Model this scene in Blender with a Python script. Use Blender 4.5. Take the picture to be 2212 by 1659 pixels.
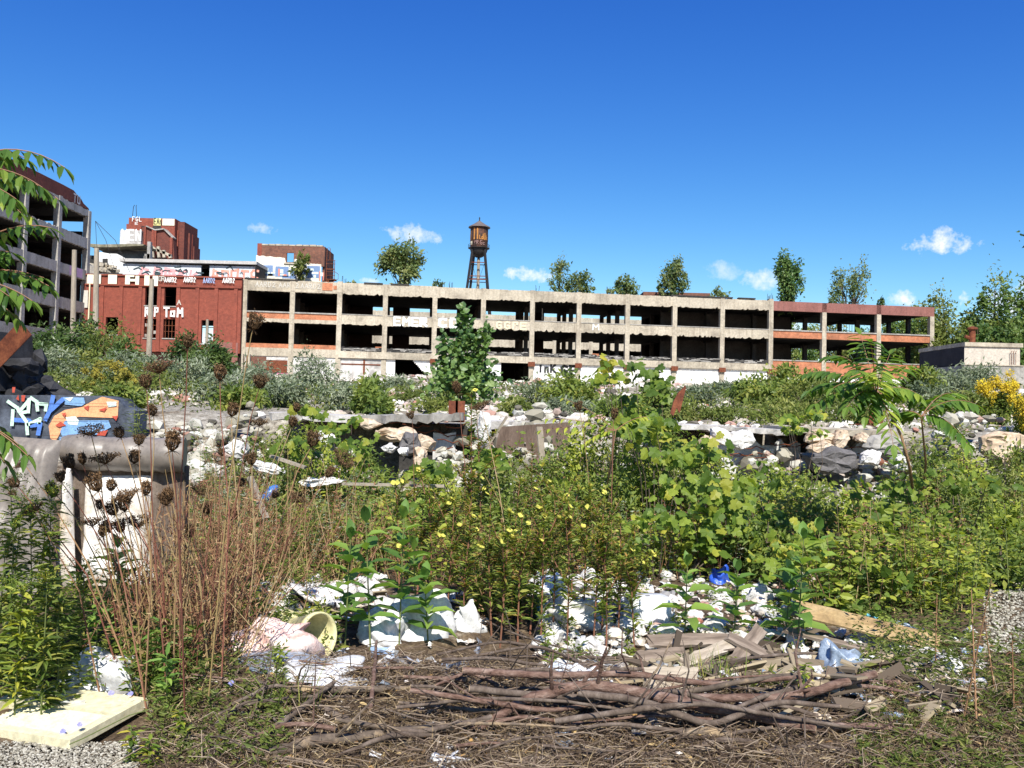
import bpy, math, random
import numpy as np
from mathutils import Vector, Matrix
for o in list(bpy.data.objects): bpy.data.objects.remove(o)
scene = bpy.context.scene
COL = scene.collection
rng = np.random.default_rng(7)
random.seed(7)
R = math.radians

# ------------------------------------------------------------------ camera
F = 1877.0; CX = 1106.0; CY = 829.5            # reading grid of the photograph: 2212 x 1659
CAM = np.array([0., 0., 1.6])
PITCH = math.atan(55.5 / F); ROLL = 0.0235
r0 = np.array([1., 0, 0]); f0 = np.array([0, math.cos(PITCH), math.sin(PITCH)]); u0 = np.array([0, -math.sin(PITCH), math.cos(PITCH)])
cr = math.cos(ROLL) * r0 + math.sin(ROLL) * u0
cu = -math.sin(ROLL) * r0 + math.cos(ROLL) * u0
cam = bpy.data.cameras.new('camera'); camo = bpy.data.objects.new('camera', cam); COL.objects.link(camo)
camo.matrix_world = Matrix(((cr[0], cu[0], -f0[0], 0), (cr[1], cu[1], -f0[1], 0), (cr[2], cu[2], -f0[2], 1.6), (0, 0, 0, 1)))
cam.sensor_width = 36; cam.lens = 36 * F / 2212.0; cam.clip_start = 0.05; cam.clip_end = 6000
scene.camera = camo

# ------------------------------------------------------------------ light
SUN_EL = R(47); SUN_AZ = R(5)                   # behind the camera, a little to its right
sd = Vector((math.sin(SUN_AZ) * math.cos(SUN_EL), -math.cos(SUN_AZ) * math.cos(SUN_EL), math.sin(SUN_EL)))
sl = bpy.data.lights.new('sun', 'SUN'); sl.energy = 5.0; sl.angle = R(0.53); sl.color = (1.0, 0.955, 0.87)
so = bpy.data.objects.new('sun', sl); COL.objects.link(so); so.rotation_euler = sd.to_track_quat('Z', 'Y').to_euler(); so.location = (20, -40, 60)
scene.view_settings.view_transform = 'Standard'; scene.view_settings.look = 'None'
scene.view_settings.exposure = 0.64; scene.view_settings.gamma = 1.0

# ------------------------------------------------------------------ helpers
def ray(px, py):
    return f0 + (px - CX) / F * cr + (CY - py) / F * cu
def at(px, py, Y):
    d = ray(px, py); return CAM + d * (Y / d[1])
def on_plane(px, py, p0, n):
    d = ray(px, py); n = np.asarray(n, float)
    return CAM + d * (np.dot(np.asarray(p0) - CAM, n) / np.dot(d, n))
def sstep(a, b, x):
    t = np.clip((x - a) / (b - a), 0, 1); return t * t * (3 - 2 * t)
_ph = rng.uniform(0, 6.28, (8, 2)); _fr = np.array([(.7, .3), (-.4, .9), (1.3, 1.1), (1.9, -1.4), (2.6, 2.2), (-3.1, 2.4), (4.3, -3.7), (5.1, 4.4)])
def wob(x, y):
    s = 0
    for k in range(8):
        s = s + np.sin(_fr[k, 0] * x + _ph[k, 0]) * np.sin(_fr[k, 1] * y + _ph[k, 1]) / (1 + .55 * k)
    return s
DOCK = 15.6
def h(x, y):
    x = np.asarray(x, float); y = np.asarray(y, float)
    w = wob(x, y)
    near = .03 * w + .12 * np.exp(-((y - 4.75) / .55) ** 2) * (x > -1.7) + .10 * np.exp(-((y - 7.0) / .9) ** 2) + .35 * sstep(10.5, 14.6, y)
    far = 1.36 + .0345 * np.clip(y - 15.7, 0, 95) + (.06 + .10 * sstep(20, 60, y)) * wob(x * .5, y * .35)
    far = far + .55 * sstep(2, 16, x) * sstep(22, 40, y) * (1 - sstep(60, 90, y))
    side = 1 - np.maximum(sstep(-4.6, -3.9, x) * (1 - sstep(-.6, .2, x)), sstep(1.7, 2.4, x) * (1 - sstep(6.7, 7.5, x)))             # beyond the ends of the dock slabs the bank just slopes up
    slope = .30 + 1.12 * sstep(12.6, 16.2, y)
    t = np.where(y > DOCK + .1, 1.0, 0.0)
    mid = near * (1 - t) + far * t
    soft = near * (1 - sstep(12.3, 13, y)) + sstep(12.3, 13, y) * (slope + .05 * w) * (1 - sstep(15.6, 16.6, y)) + far * sstep(15.6, 16.6, y)
    return mid * (1 - side) + soft * side
def hz(x, y): return float(h(x, y))
def ground(px, py):
    d = ray(px, py); t = 2.5
    for _ in range(6000):
        p = CAM + d * t
        if p[2] < hz(p[0], p[1]): break
        t += .02 if t < 30 else .1
    return p

class MB:
    def __init__(s): s.V = []; s.Fc = []; s.R = []; s.MI = []; s.n = 0
    def add(s, v, f, rnd=0.5, mi=0):
        v = np.asarray(v, float).reshape(-1, 3); f = np.asarray(f, np.int64)
        if f.shape[1] == 3: f = np.hstack([f, -np.ones((len(f), 1), np.int64)])
        g = np.where(f >= 0, f + s.n, -1)
        s.V.append(v); s.Fc.append(g); s.n += len(v)
        s.R.append(np.broadcast_to(np.asarray(rnd, float), (len(f),)).copy()); s.MI.append(np.full(len(f), mi, np.int32))
        return s
    def box(s, lo, hi, rnd=0.5, mi=0):
        x0, y0, z0 = lo; x1, y1, z1 = hi
        v = [(x0, y0, z0), (x1, y0, z0), (x1, y1, z0), (x0, y1, z0), (x0, y0, z1), (x1, y0, z1), (x1, y1, z1), (x0, y1, z1)]
        return s.add(v, BOXF, rnd, mi)
    def obox(s, c, size, rot, rnd=.5, mi=0):
        a = np.array(size) / 2.; M = np.array(rot)
        v = np.array([(-1, -1, -1), (1, -1, -1), (1, 1, -1), (-1, 1, -1), (-1, -1, 1), (1, -1, 1), (1, 1, 1), (-1, 1, 1)]) * a
        return s.add(v @ M.T + np.array(c), BOXF, rnd, mi)
    def beam(s, p, q, w, d, rnd=.5, mi=0, up=(0, 0, 1)):
        p = np.array(p, float); q = np.array(q, float); z = q - p; L = np.linalg.norm(z); z = z / L
        x = np.cross(np.array(up, float), z); 
        if np.linalg.norm(x) < 1e-4: x = np.cross(np.array([1., 0, 0]), z)
        x /= np.linalg.norm(x); y = np.cross(z, x)
        return s.obox((p + q) / 2, (w, d, L), np.stack([x, y, z], 1), rnd, mi)
    def poly(s, pts, rnd=.5, mi=0):                       # planar, star-shaped enough: ear-clipped by blender
        from mathutils.geometry import tessellate_polygon
        t = tessellate_polygon([[Vector(p) for p in pts]])
        return s.add(pts, [tuple(a) for a in t], rnd, mi)
    def prism(s, pts, vec, rnd=.5, mi=0):                  # closed outline swept along vec
        pts = np.array(pts, float); n = len(pts); vec = np.array(vec, float)
        s.poly(pts[::-1], rnd, mi); s.poly(pts + vec, rnd, mi)
        v = np.vstack([pts, pts + vec]); f = [(i, (i + 1) % n, n + (i + 1) % n, n + i) for i in range(n)]
        return s.add(v, f, rnd, mi)
    def tube(s, pts, rad, n=6, rnd=.5, mi=0, cap=True):
        pts = np.array(pts, float); k = len(pts); rad = np.broadcast_to(np.asarray(rad, float), (k,))
        T = np.gradient(pts, axis=0); T /= np.linalg.norm(T, axis=1)[:, None] + 1e-9
        ref = np.array([0, 0, 1.]) if abs(T[0][2]) < .9 else np.array([1., 0, 0])
        A = np.cross(T, ref); A /= np.linalg.norm(A, axis=1)[:, None] + 1e-9; B = np.cross(T, A)
        th = np.arange(n) / n * 2 * math.pi
        v = (pts[:, None] + rad[:, None, None] * (np.cos(th)[None, :, None] * A[:, None] + np.sin(th)[None, :, None] * B[:, None])).reshape(-1, 3)
        f = [(i * n + j, i * n + (j + 1) % n, (i + 1) * n + (j + 1) % n, (i + 1) * n + j) for i in range(k - 1) for j in range(n)]
        s.add(v, f, rnd, mi)
        if cap and n > 3:
            for base in (0, (k - 1) * n):
                c = pts[0] if base == 0 else pts[-1]
                s.add(np.vstack([v[base:base + n], c]), [(j, (j + 1) % n, n) for j in range(n)], rnd, mi)
        return s
    def lathe(s, prof, c=(0, 0, 0), n=24, rnd=.5, mi=0, axis=None):
        th = np.arange(n) / n * 2 * math.pi; k = len(prof)
        v = np.array([(r * math.cos(a), r * math.sin(a), z) for r, z in prof for a in th])
        if axis is not None: v = v @ np.array(axis).T
        f = [(i * n + j, i * n + (j + 1) % n, (i + 1) * n + (j + 1) % n, (i + 1) * n + j) for i in range(k - 1) for j in range(n)]
        return s.add(v + np.array(c), f, rnd, mi)
    def leaves(s, P, D, N, L, W, T, rnd=.5, mi=0):
        P = np.asarray(P, float); k = len(P)
        if k == 0: return s
        D = np.asarray(D, float); D = D / (np.linalg.norm(D, axis=1)[:, None] + 1e-9)
        S = np.cross(D, np.asarray(N, float)); S /= np.linalg.norm(S, axis=1)[:, None] + 1e-9
        Nn = np.cross(S, D)
        L = np.broadcast_to(np.asarray(L, float), (k,)); W = np.broadcast_to(np.asarray(W, float), (k,))
        tv, tf = T; tv = np.asarray(tv, float); tf = np.asarray(tf)
        v = P[:, None] + tv[None, :, 0:1] * (L[:, None, None] * D[:, None]) + tv[None, :, 1:2] * (W[:, None, None] * S[:, None]) + tv[None, :, 2:3] * (L[:, None, None] * Nn[:, None])
        f = (tf[None] + (np.arange(k) * len(tv))[:, None, None])
        f = np.where(tf[None] < 0, -1, f).reshape(-1, tf.shape[1])
        rr = np.repeat(np.broadcast_to(np.asarray(rnd, float), (k,)), len(tf))
        return s.add(v.reshape(-1, 3), f, rr, mi)
    def sticks(s, P0, P1, r0_, r1_, bend=None, rnd=.5, mi=0, n=3):
        P0 = np.asarray(P0, float); P1 = np.asarray(P1, float); k = len(P0)
        if k == 0: return s
        T = P1 - P0; T /= np.linalg.norm(T, axis=1)[:, None] + 1e-9
        A = np.cross(T, np.array([.31, .27, .9])); A /= np.linalg.norm(A, axis=1)[:, None] + 1e-9; B = np.cross(T, A)
        mid = (P0 + P1) / 2 + (0 if bend is None else bend)
        th = np.arange(n) / n * 2 * math.pi
        ringd = np.cos(th)[None, :, None] * A[:, None] + np.sin(th)[None, :, None] * B[:, None]
        r0_ = np.broadcast_to(np.asarray(r0_, float), (k,)); r1_ = np.broadcast_to(np.asarray(r1_, float), (k,))
        v = np.concatenate([P0[:, None] + r0_[:, None, None] * ringd, mid[:, None] + ((r0_ + r1_) / 2)[:, None, None] * ringd, P1[:, None] + r1_[:, None, None] * ringd], 1)
        f = np.array([(i * n + j, i * n + (j + 1) % n, (i + 1) * n + (j + 1) % n, (i + 1) * n + j) for i in range(2) for j in range(n)])
        ff = (f[None] + (np.arange(k) * 3 * n)[:, None, None]).reshape(-1, 4)
        return s.add(v.reshape(-1, 3), ff, np.repeat(np.broadcast_to(np.asarray(rnd, float), (k,)), len(f)), mi)
    def mesh(s, name, mats, smooth=False):
        me = bpy.data.meshes.new(name)
        V = np.vstack(s.V); Fc = np.vstack(s.Fc); Rn = np.concatenate(s.R); MI = np.concatenate(s.MI)
        tot = np.where(Fc[:, 3] < 0, 3, 4); start = np.concatenate([[0], np.cumsum(tot)[:-1]])
        me.vertices.add(len(V)); me.vertices.foreach_set('co', V.astype(np.float32).ravel())
        li = Fc.ravel(); li = li[li >= 0]
        me.loops.add(len(li)); me.loops.foreach_set('vertex_index', li.astype(np.int32))
        me.polygons.add(len(Fc)); me.polygons.foreach_set('loop_start', start.astype(np.int32)); me.polygons.foreach_set('loop_total', tot.astype(np.int32))
        me.polygons.foreach_set('material_index', MI)
        me.polygons.foreach_set('use_smooth', np.full(len(Fc), bool(smooth)))
        me.update(calc_edges=True)
        a = me.attributes.new('rnd', 'FLOAT', 'FACE'); a.data.foreach_set('value', Rn.astype(np.float32))
        for m in (mats if isinstance(mats, (list, tuple)) else [mats]): me.materials.append(m)
        return me
    def obj(s, name, mats, parent=None, loc=None, rz=0, smooth=False, **kw):
        return link(name, s.mesh(name, mats, smooth), parent, loc, rz, **kw)
def roughen(v, f, amt, n=2):
    v = [np.array(a, float) for a in v]; tris = []
    for q in np.asarray(f).tolist():
        q = [a for a in q if a >= 0]; tris += [(q[0], q[i], q[i + 1]) for i in range(1, len(q) - 1)]
    for lev in range(n):
        cache = {}; out = []
        def mid(a, b):
            k = (min(a, b), max(a, b))
            if k not in cache:
                L = np.linalg.norm(v[a] - v[b]); v.append((v[a] + v[b]) / 2 + rng.normal(0, amt, 3) * L); cache[k] = len(v) - 1
            return cache[k]
        for a, b, c in tris: x, y, z = mid(a, b), mid(b, c), mid(c, a); out += [(a, x, z), (x, b, y), (z, y, c), (x, y, z)]
        tris = out
    return np.array(v), np.array(tris)
BOXF = [(0, 3, 2, 1), (4, 5, 6, 7), (0, 1, 5, 4), (1, 2, 6, 5), (2, 3, 7, 6), (3, 0, 4, 7)]
def link(name, data, parent=None, loc=None, rz=0, label=None, cat=None, group=None, kind=None):
    o = bpy.data.objects.new(name, data); COL.objects.link(o)
    if parent is not None: o.parent = parent
    if loc is not None: o.location = [float(a) for a in loc]
    if isinstance(rz, (int, float)): o.rotation_euler = (0, 0, rz)
    else: o.rotation_euler = rz
    tag(o, label, cat, group, kind); return o
def tag(o, label=None, cat=None, group=None, kind=None):
    if label: o['label'] = label
    if cat: o['category'] = cat
    if group: o['group'] = group
    if kind: o['kind'] = kind
    return o
def thing(name, loc, label, cat, group=None, rz=0): return link(name, None, None, loc, rz, label, cat, group)
def copy_tree(o, parent=None):
    c = o.copy(); COL.objects.link(c); c.parent = parent
    for ch in list(o.children): copy_tree(ch, c)
    return c
def rotz(a): c, s = math.cos(a), math.sin(a); return np.array([(c, -s, 0), (s, c, 0), (0, 0, 1.)])
def rotx(a): c, s = math.cos(a), math.sin(a); return np.array([(1., 0, 0), (0, c, -s), (0, s, c)])
def roty(a): c, s = math.cos(a), math.sin(a); return np.array([(c, 0, s), (0, 1., 0), (-s, 0, c)])
def unit(k): v = rng.normal(size=(k, 3)); return v / np.linalg.norm(v, axis=1)[:, None]

# leaf outlines: along, across, lift
T_LANCE = ([(0, 0, 0), (.4, .5, .10), (1, 0, -.10), (.4, -.5, .10)], [(0, 2, 1), (0, 3, 2)])
T_OVAL = ([(0, 0, 0), (.22, .40, .05), (.55, .5, .07), (.85, .25, .0), (1, 0, -.08), (.85, -.25, .0), (.55, -.5, .07), (.22, -.40, .05), (.5, 0, -.0)],
          [(0, 8, 2, 1), (8, 4, 3, 2), (0, 7, 6, 8), (8, 6, 5, 4)])
T_LONG = ([(0, 0, 0), (.3, .5, .06), (.7, .38, .02), (1, 0, -.12), (.7, -.38, .02), (.3, -.5, .06), (.35, 0, .0), (.7, 0, -.03)],
          [(0, 6, 1, -1), (6, 7, 2, 1), (7, 3, 2, -1), (0, 5, 6, -1), (6, 5, 4, 7), (7, 4, 3, -1)])
T_BLADE = ([(0, .5, 0), (0, -.5, 0), (.5, .42, .08), (.5, -.42, .08), (1, 0, -.05)], [(0, 1, 3, 2), (2, 3, 4, -1)])
_lo = [(0, 0), (-.12, .22), (.05, .46), (.20, .38), (.38, .56), (.50, .34), (.72, .30), (1, 0), (.72, -.30), (.50, -.34), (.38, -.56), (.20, -.38), (.05, -.46), (-.12, -.22)]
T_GRAPE = ([(a, b, .05 * math.sin(7 * a + 5 * b) - .10 * abs(b) * 2 * abs(b)) for a, b in _lo] + [(.38, 0, .04)], [(14, (i + 1) % 14, i) for i in range(14)])

# ------------------------------------------------------------------ materials
def newmat(name):
    m = bpy.data.materials.new(name); m.use_nodes = True; nt = m.node_tree
    b = nt.nodes['Principled BSDF']; return m, nt, b
def ramp(nt, fac, stops):
    r = nt.nodes.new('ShaderNodeValToRGB'); e = r.color_ramp.elements
    while len(e) < len(stops): e.new(.5)
    for i, (p, c) in enumerate(stops): e[i].position = p; e[i].color = (*c, 1)
    nt.links.new(fac, r.inputs[0]); return r
def noise(nt, vec, scale, detail=4, rough=.6):
    n = nt.nodes.new('ShaderNodeTexNoise'); n.inputs['Scale'].default_value = scale; n.inputs['Detail'].default_value = detail; n.inputs['Roughness'].default_value = rough
    if vec is not None: nt.links.new(vec, n.inputs['Vector'])
    return n
def mixc(nt, fac, a, b, mode='MIX'):
    x = nt.nodes.new('ShaderNodeMix'); x.data_type = 'RGBA'; x.blend_type = mode
    for sock, val in ((x.inputs[0], fac), (x.inputs[6], a), (x.inputs[7], b)):
        if hasattr(val, 'is_output'): nt.links.new(val, sock)
        elif isinstance(val, (int, float)): sock.default_value = val
        else: sock.default_value = (*val, 1)
    return x.outputs[2]
def coords(nt, scale=(1, 1, 1), kind='Object'):
    t = nt.nodes.new('ShaderNodeTexCoord'); mp = nt.nodes.new('ShaderNodeMapping'); mp.inputs['Scale'].default_value = scale
    nt.links.new(t.outputs[kind], mp.inputs[0]); return mp.outputs[0]
def bump(nt, b, hgt, strength, dist):
    n = nt.nodes.new('ShaderNodeBump'); n.inputs['Strength'].default_value = strength; n.inputs['Distance'].default_value = dist
    nt.links.new(hgt, n.inputs['Height']); nt.links.new(n.outputs[0], b.inputs['Normal'])
def surf(name, cols, scale=3., rough=.85, streak=None, bmp=.3, dist=.02, fine=None, vary=0., spec=.2, stretch=(1, 1, 1)):
    """mottled surface: cols along a noise ramp, optional vertical streak stain (colour, amount), optional per-piece variation"""
    m, nt, b = newmat(name); v = coords(nt, stretch)
    n = noise(nt, v, scale, 6, .65)
    k = len(cols); r = ramp(nt, n.outputs[0], [(.30 + .40 * i / max(1, k - 1), c) for i, c in enumerate(cols)])
    c = r.outputs[0]
    if streak:
        sv = coords(nt, (2.2, 2.2, .16)); sn = noise(nt, sv, streak[2] if len(streak) > 2 else 1.2, 5, .7)
        sr = ramp(nt, sn.outputs[0], [(.50, (0, 0, 0)), (.72, (1, 1, 1))])
        ml = nt.nodes.new('ShaderNodeMath'); ml.operation = 'MULTIPLY'; ml.inputs[1].default_value = streak[1]; nt.links.new(sr.outputs[0], ml.inputs[0])
        c = mixc(nt, ml.outputs[0], c, streak[0])
    f = noise(nt, v, fine or scale * 9, 3, .7)
    fr = ramp(nt, f.outputs[0], [(.3, (.72, .72, .72)), (.7, (1.15, 1.15, 1.15))])
    c = mixc(nt, 1.0, c, fr.outputs[0], 'MULTIPLY')
    if vary:
        a = nt.nodes.new('ShaderNodeAttribute'); a.attribute_name = 'rnd'
        vr = ramp(nt, a.outputs['Fac'], [(0, (1 - vary,) * 3), (1, (1 + vary,) * 3)])
        c = mixc(nt, 1.0, c, vr.outputs[0], 'MULTIPLY')
    nt.links.new(c, b.inputs['Base Color']); b.inputs['Roughness'].default_value = rough; b.inputs['Specular IOR Level'].default_value = spec
    if bmp: bump(nt, b, f.outputs[0], bmp, dist)
    return m
def brickmat(name, c1, c2, mortar, dirt=(.09, .06, .05), dirtamt=.5, bw=.22, bh=.075):
    m, nt, b = newmat(name); t = nt.nodes.new('ShaderNodeTexCoord')
    sp = nt.nodes.new('ShaderNodeSeparateXYZ'); nt.links.new(t.outputs['Object'], sp.inputs[0])
    ad = nt.nodes.new('ShaderNodeMath'); nt.links.new(sp.outputs[0], ad.inputs[0]); nt.links.new(sp.outputs[1], ad.inputs[1])
    cb = nt.nodes.new('ShaderNodeCombineXYZ'); nt.links.new(ad.outputs[0], cb.inputs[0]); nt.links.new(sp.outputs[2], cb.inputs[1])
    br = nt.nodes.new('ShaderNodeTexBrick'); nt.links.new(cb.outputs[0], br.inputs[0])
    br.inputs['Color1'].default_value = (*c1, 1); br.inputs['Color2'].default_value = (*c2, 1); br.inputs['Mortar'].default_value = (*mortar, 1)
    br.inputs['Scale'].default_value = 1; br.inputs['Brick Width'].default_value = bw; br.inputs['Row Height'].default_value = bh; br.inputs['Mortar Size'].default_value = .009
    n = noise(nt, coords(nt), .35, 6, .7); r = ramp(nt, n.outputs[0], [(.42, (0, 0, 0)), (.75, (dirtamt,) * 3)])
    n2 = noise(nt, coords(nt), 2.5, 5, .7); r2 = ramp(nt, n2.outputs[0], [(.3, (.70, .70, .72)), (.7, (1.2, 1.15, 1.1))])
    c = mixc(nt, r.outputs[0], br.outputs[0], dirt); c = mixc(nt, 1.0, c, r2.outputs[0], 'MULTIPLY')
    nt.links.new(c, b.inputs['Base Color']); b.inputs['Roughness'].default_value = .9; b.inputs['Specular IOR Level'].default_value = .15
    bump(nt, b, br.outputs['Fac'], -.4, .01); return m
def leafmat(name, cols, trans=.35, rough=.5, spec=.3, tcol=None):
    m, nt, b = newmat(name)
    a = nt.nodes.new('ShaderNodeAttribute'); a.attribute_name = 'rnd'
    k = len(cols); r = ramp(nt, a.outputs['Fac'], [(i / (k - 1), c) for i, c in enumerate(cols)])
    oi = nt.nodes.new('ShaderNodeObjectInfo'); vr = ramp(nt, oi.outputs['Random'], [(0, (.82, .84, .8)), (1, (1.15, 1.12, 1.1))])
    c = mixc(nt, 1.0, r.outputs[0], vr.outputs[0], 'MULTIPLY')
    nt.links.new(c, b.inputs['Base Color']); b.inputs['Roughness'].default_value = rough; b.inputs['Specular IOR Level'].default_value = spec
    tr = nt.nodes.new('ShaderNodeBsdfTranslucent'); tc = mixc(nt, 1.0, c, tcol or (1.25, 1.35, .5), 'MULTIPLY'); nt.links.new(tc, tr.inputs[0])
    mx = nt.nodes.new('ShaderNodeMixShader'); mx.inputs[0].default_value = trans
    nt.links.new(b.outputs[0], mx.inputs[1]); nt.links.new(tr.outputs[0], mx.inputs[2]); nt.links.new(mx.outputs[0], nt.nodes['Material Output'].inputs[0])
    return m
def flat(name, c, rough=.8, spec=.2, vary=.12, scale=4.): return surf(name, [tuple(a * (1 - vary) for a in c), tuple(a * (1 + vary) for a in c)], scale, rough, bmp=.1, spec=spec)

M = {}
M['conc'] = surf('weathered concrete', [(.27, .235, .185), (.45, .395, .305), (.53, .475, .38)], .45, .9, streak=((.16, .12, .09), .55), bmp=.35, dist=.03, vary=.10)
M['concgrey'] = surf('grey weathered concrete', [(.24, .23, .21), (.36, .34, .31), (.42, .40, .37)], .6, .9, streak=((.10, .09, .08), .6), bmp=.35, dist=.03, vary=.08)
M['concdark'] = surf('interior concrete', [(.04, .038, .035), (.08, .075, .07)], .6, .95, vary=.1)  # colour darkened to carry the shade inside the buildings
M['soffit'] = surf('sooty soffit concrete', [(.02, .019, .018), (.05, .046, .043)], .6, .95)  # near black so floors and ceilings hold the indoor shade in their colour
M['tar'] = surf('torn black roofing', [(.02, .02, .02), (.06, .055, .05)], 2, .7)  # roofing black, also on flat panels that stand for dark openings
M['white'] = surf('white painted wall', [(.62, .60, .56), (.80, .79, .76), (.84, .83, .81)], .5, .85, streak=((.35, .31, .27), .45), bmp=.2, dist=.02)
M['whitedirty'] = surf('peeling white paint', [(.10, .09, .085), (.55, .53, .50), (.74, .72, .70)], .32, .85, streak=((.22, .19, .17), .6), bmp=.3, dist=.03)
M['redbrick'] = brickmat('red painted brick', (.30, .080, .052), (.245, .064, .044), (.20, .08, .06), (.14, .05, .04), .55)
M['orangebrick'] = brickmat('spalled orange brick', (.52, .17, .075), (.42, .12, .05), (.50, .33, .22), (.12, .06, .04), .75)
M['darkbrick'] = brickmat('dark red brick', (.20, .055, .04), (.14, .04, .032), (.13, .08, .065), (.06, .03, .03), .5)
M['brownbrick'] = brickmat('old brown brick', (.24, .09, .055), (.13, .06, .045), (.24, .16, .12), (.05, .03, .03), .65)
M['mauve'] = surf('faded maroon parapet', [(.20, .085, .07), (.29, .13, .11)], .6, .9, streak=((.10, .06, .055), .4))
M['rust'] = surf('rusty steel', [(.07, .022, .014), (.16, .05, .025), (.26, .09, .04)], 6, .8, bmp=.4, dist=.004)
M['darksteel'] = surf('black weathered steel', [(.012, .012, .013), (.035, .03, .028)], 2, .65, spec=.4)
M['polewood'] = surf('grey utility pole wood', [(.24, .20, .15), (.38, .33, .26)], 3, .9, stretch=(1, 1, .15))
# ------------------------------------------------------------------ sky
W = bpy.data.worlds.new('World'); scene.world = W; W.use_nodes = True
nt = W.node_tree; bg = nt.nodes['Background']
sky = nt.nodes.new('ShaderNodeTexSky'); sky.sky_type = 'NISHITA'; sky.sun_disc = False
sky.sun_elevation = SUN_EL; sky.sun_rotation = math.pi - SUN_AZ; sky.altitude = 200; sky.air_density = 1.0; sky.dust_density = .25; sky.ozone_density = 3.2
sc_ = nt.nodes.new('ShaderNodeSeparateColor'); cc_ = nt.nodes.new('ShaderNodeCombineColor'); nt.links.new(sky.outputs[0], sc_.inputs[0])
for k_, (gam_, amp_) in enumerate(((2.05, 1.85), (1.50, 1.36), (.82, 1.20))):          # deep saturated blue, as a phone camera records a clear sky
    e_ = []
    for op_, val_ in (('MULTIPLY', .1189), ('POWER', gam_), ('MULTIPLY', amp_ / .1189)):
        n_ = nt.nodes.new('ShaderNodeMath'); n_.operation = op_; n_.inputs[1].default_value = val_; nt.links.new(e_[-1] if e_ else sc_.outputs[k_], n_.inputs[0]); e_.append(n_.outputs[0])
    nt.links.new(e_[-1], cc_.inputs[k_])
tc = nt.nodes.new('ShaderNodeTexCoord'); dirv = tc.outputs['Generated']
def vdot(v):
    n = nt.nodes.new('ShaderNodeVectorMath'); n.operation = 'DOT_PRODUCT'; nt.links.new(dirv, n.inputs[0]); n.inputs[1].default_value = [float(a) for a in v]; return n.outputs['Value']
def mth(op, a, b=None, clamp=False):
    n = nt.nodes.new('ShaderNodeMath'); n.operation = op; n.use_clamp = clamp
    for i, x in enumerate((a, b)):
        if x is None: continue
        if hasattr(x, 'is_output'): nt.links.new(x, n.inputs[i])
        else: n.inputs[i].default_value = x
    return n.outputs[0]
cn = noise(nt, None, 42, 4, .68); nt.links.new(dirv, cn.inputs['Vector'])
nz = mth('SUBTRACT', mth('ADD', mth('MULTIPLY', mth('SUBTRACT', cn.outputs[0], .5), 4.4), .75), mth('LESS_THAN', vdot((0, 1, 0)), 0.0))
nz = mth('SUBTRACT', nz, mth('MULTIPLY', mth('LESS_THAN', vdot((0, 1, 0)), 0.0), 9.0))
mask = None
CLOUDS = [(566, 492, 30, 15, .75), (895, 508, 70, 24, .85), (1145, 592, 56, 20, .95), (800, 606, 26, 8, .9), (1553, 584, 62, 22, .6), (1648, 604, 48, 24, .8), (2045, 522, 78, 27, .95),
          (1948, 646, 30, 18, .95), (2155, 655, 66, 40, 1.0), (2212, 632, 40, 30, 1.), (447, 735, 60, 34, 1.), (1000, 720, 90, 30, .7), (1700, 720, 120, 30, .8)]
for px, py, a, b, s in CLOUDS:
    d = ray(px, py); d = d / np.linalg.norm(d); rt = np.cross(d, (0, 0, 1.)); rt /= np.linalg.norm(rt); up = np.cross(rt, d)
    u = mth('DIVIDE', vdot(rt), a / F); v = mth('DIVIDE', vdot(up), b / F)
    q = mth('ADD', mth('MULTIPLY', u, u), mth('MULTIPLY', v, v))
    mk = mth('MULTIPLY', mth('MULTIPLY', mth('SUBTRACT', nz, q), .9 * s, True), s)
    mask = mk if mask is None else mth('MAXIMUM', mask, mk)
mx = mixc(nt, mask, cc_.outputs[0], (9.2, 9.3, 9.8))
nt.links.new(mx, bg.inputs['Color']); bg.inputs['Strength'].default_value = 0.08

# ------------------------------------------------------------------ ground
def gridline(*segs):
    out = []
    for a, b, st in segs: out += list(np.arange(a, b, st))
    return np.array(out + [segs[-1][1]])
gx = gridline((-900, -120, 60), (-120, -30, 6), (-30, -9, .7), (-9, 9, .14), (9, 30, .7), (30, 120, 6), (120, 900, 60))
gy = gridline((-60, 0, 4), (0, 3, .5), (3, 11, .11), (11, 15.4, .3), (15.4, 15.9, .1), (15.9, 30, .6), (30, 110, 3), (110, 200, 15), (200, 1500, 130))
X, Y = np.meshgrid(gx, gy); Z = h(X, Y)
Z = Z + np.where((Y < 11) & (Y > 2.5) & (np.abs(X) < 9.5), .018 * wob(X * 5.3 + 3, Y * 6.1) , 0)
g = MB(); nx, ny = len(gx), len(gy)
ii = (np.arange(ny - 1)[:, None] * nx + np.arange(nx - 1)[None]).ravel()
g.add(np.stack([X, Y, Z], -1).reshape(-1, 3), np.stack([ii, ii + 1, ii + nx + 1, ii + nx], 1))
m, nt2, b = newmat('rubble and litter ground'); v = coords(nt2)
n1 = noise(nt2, v, 1.1, 8, .7); n2 = noise(nt2, v, 9, 6, .75); n3 = noise(nt2, v, 60, 3, .7)
soil = ramp(nt2, n2.outputs[0], [(.30, (.035, .024, .016)), (.48, (.10, .070, .045)), (.62, (.19, .14, .09)), (.75, (.30, .25, .19))])
rub = ramp(nt2, n2.outputs[0], [(.32, (.10, .085, .07)), (.5, (.30, .27, .22)), (.64, (.46, .43, .37)), (.75, (.60, .57, .52))])
sep = nt2.nodes.new('ShaderNodeSeparateXYZ'); tcw = nt2.nodes.new('ShaderNodeTexCoord'); nt2.links.new(tcw.outputs['Object'], sep.inputs[0])
mr = nt2.nodes.new('ShaderNodeMapRange'); nt2.links.new(sep.outputs[1], mr.inputs[0]); mr.inputs[1].default_value = 12; mr.inputs[2].default_value = 17; mr.inputs[3].default_value = -.08; mr.inputs[4].default_value = .30
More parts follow.
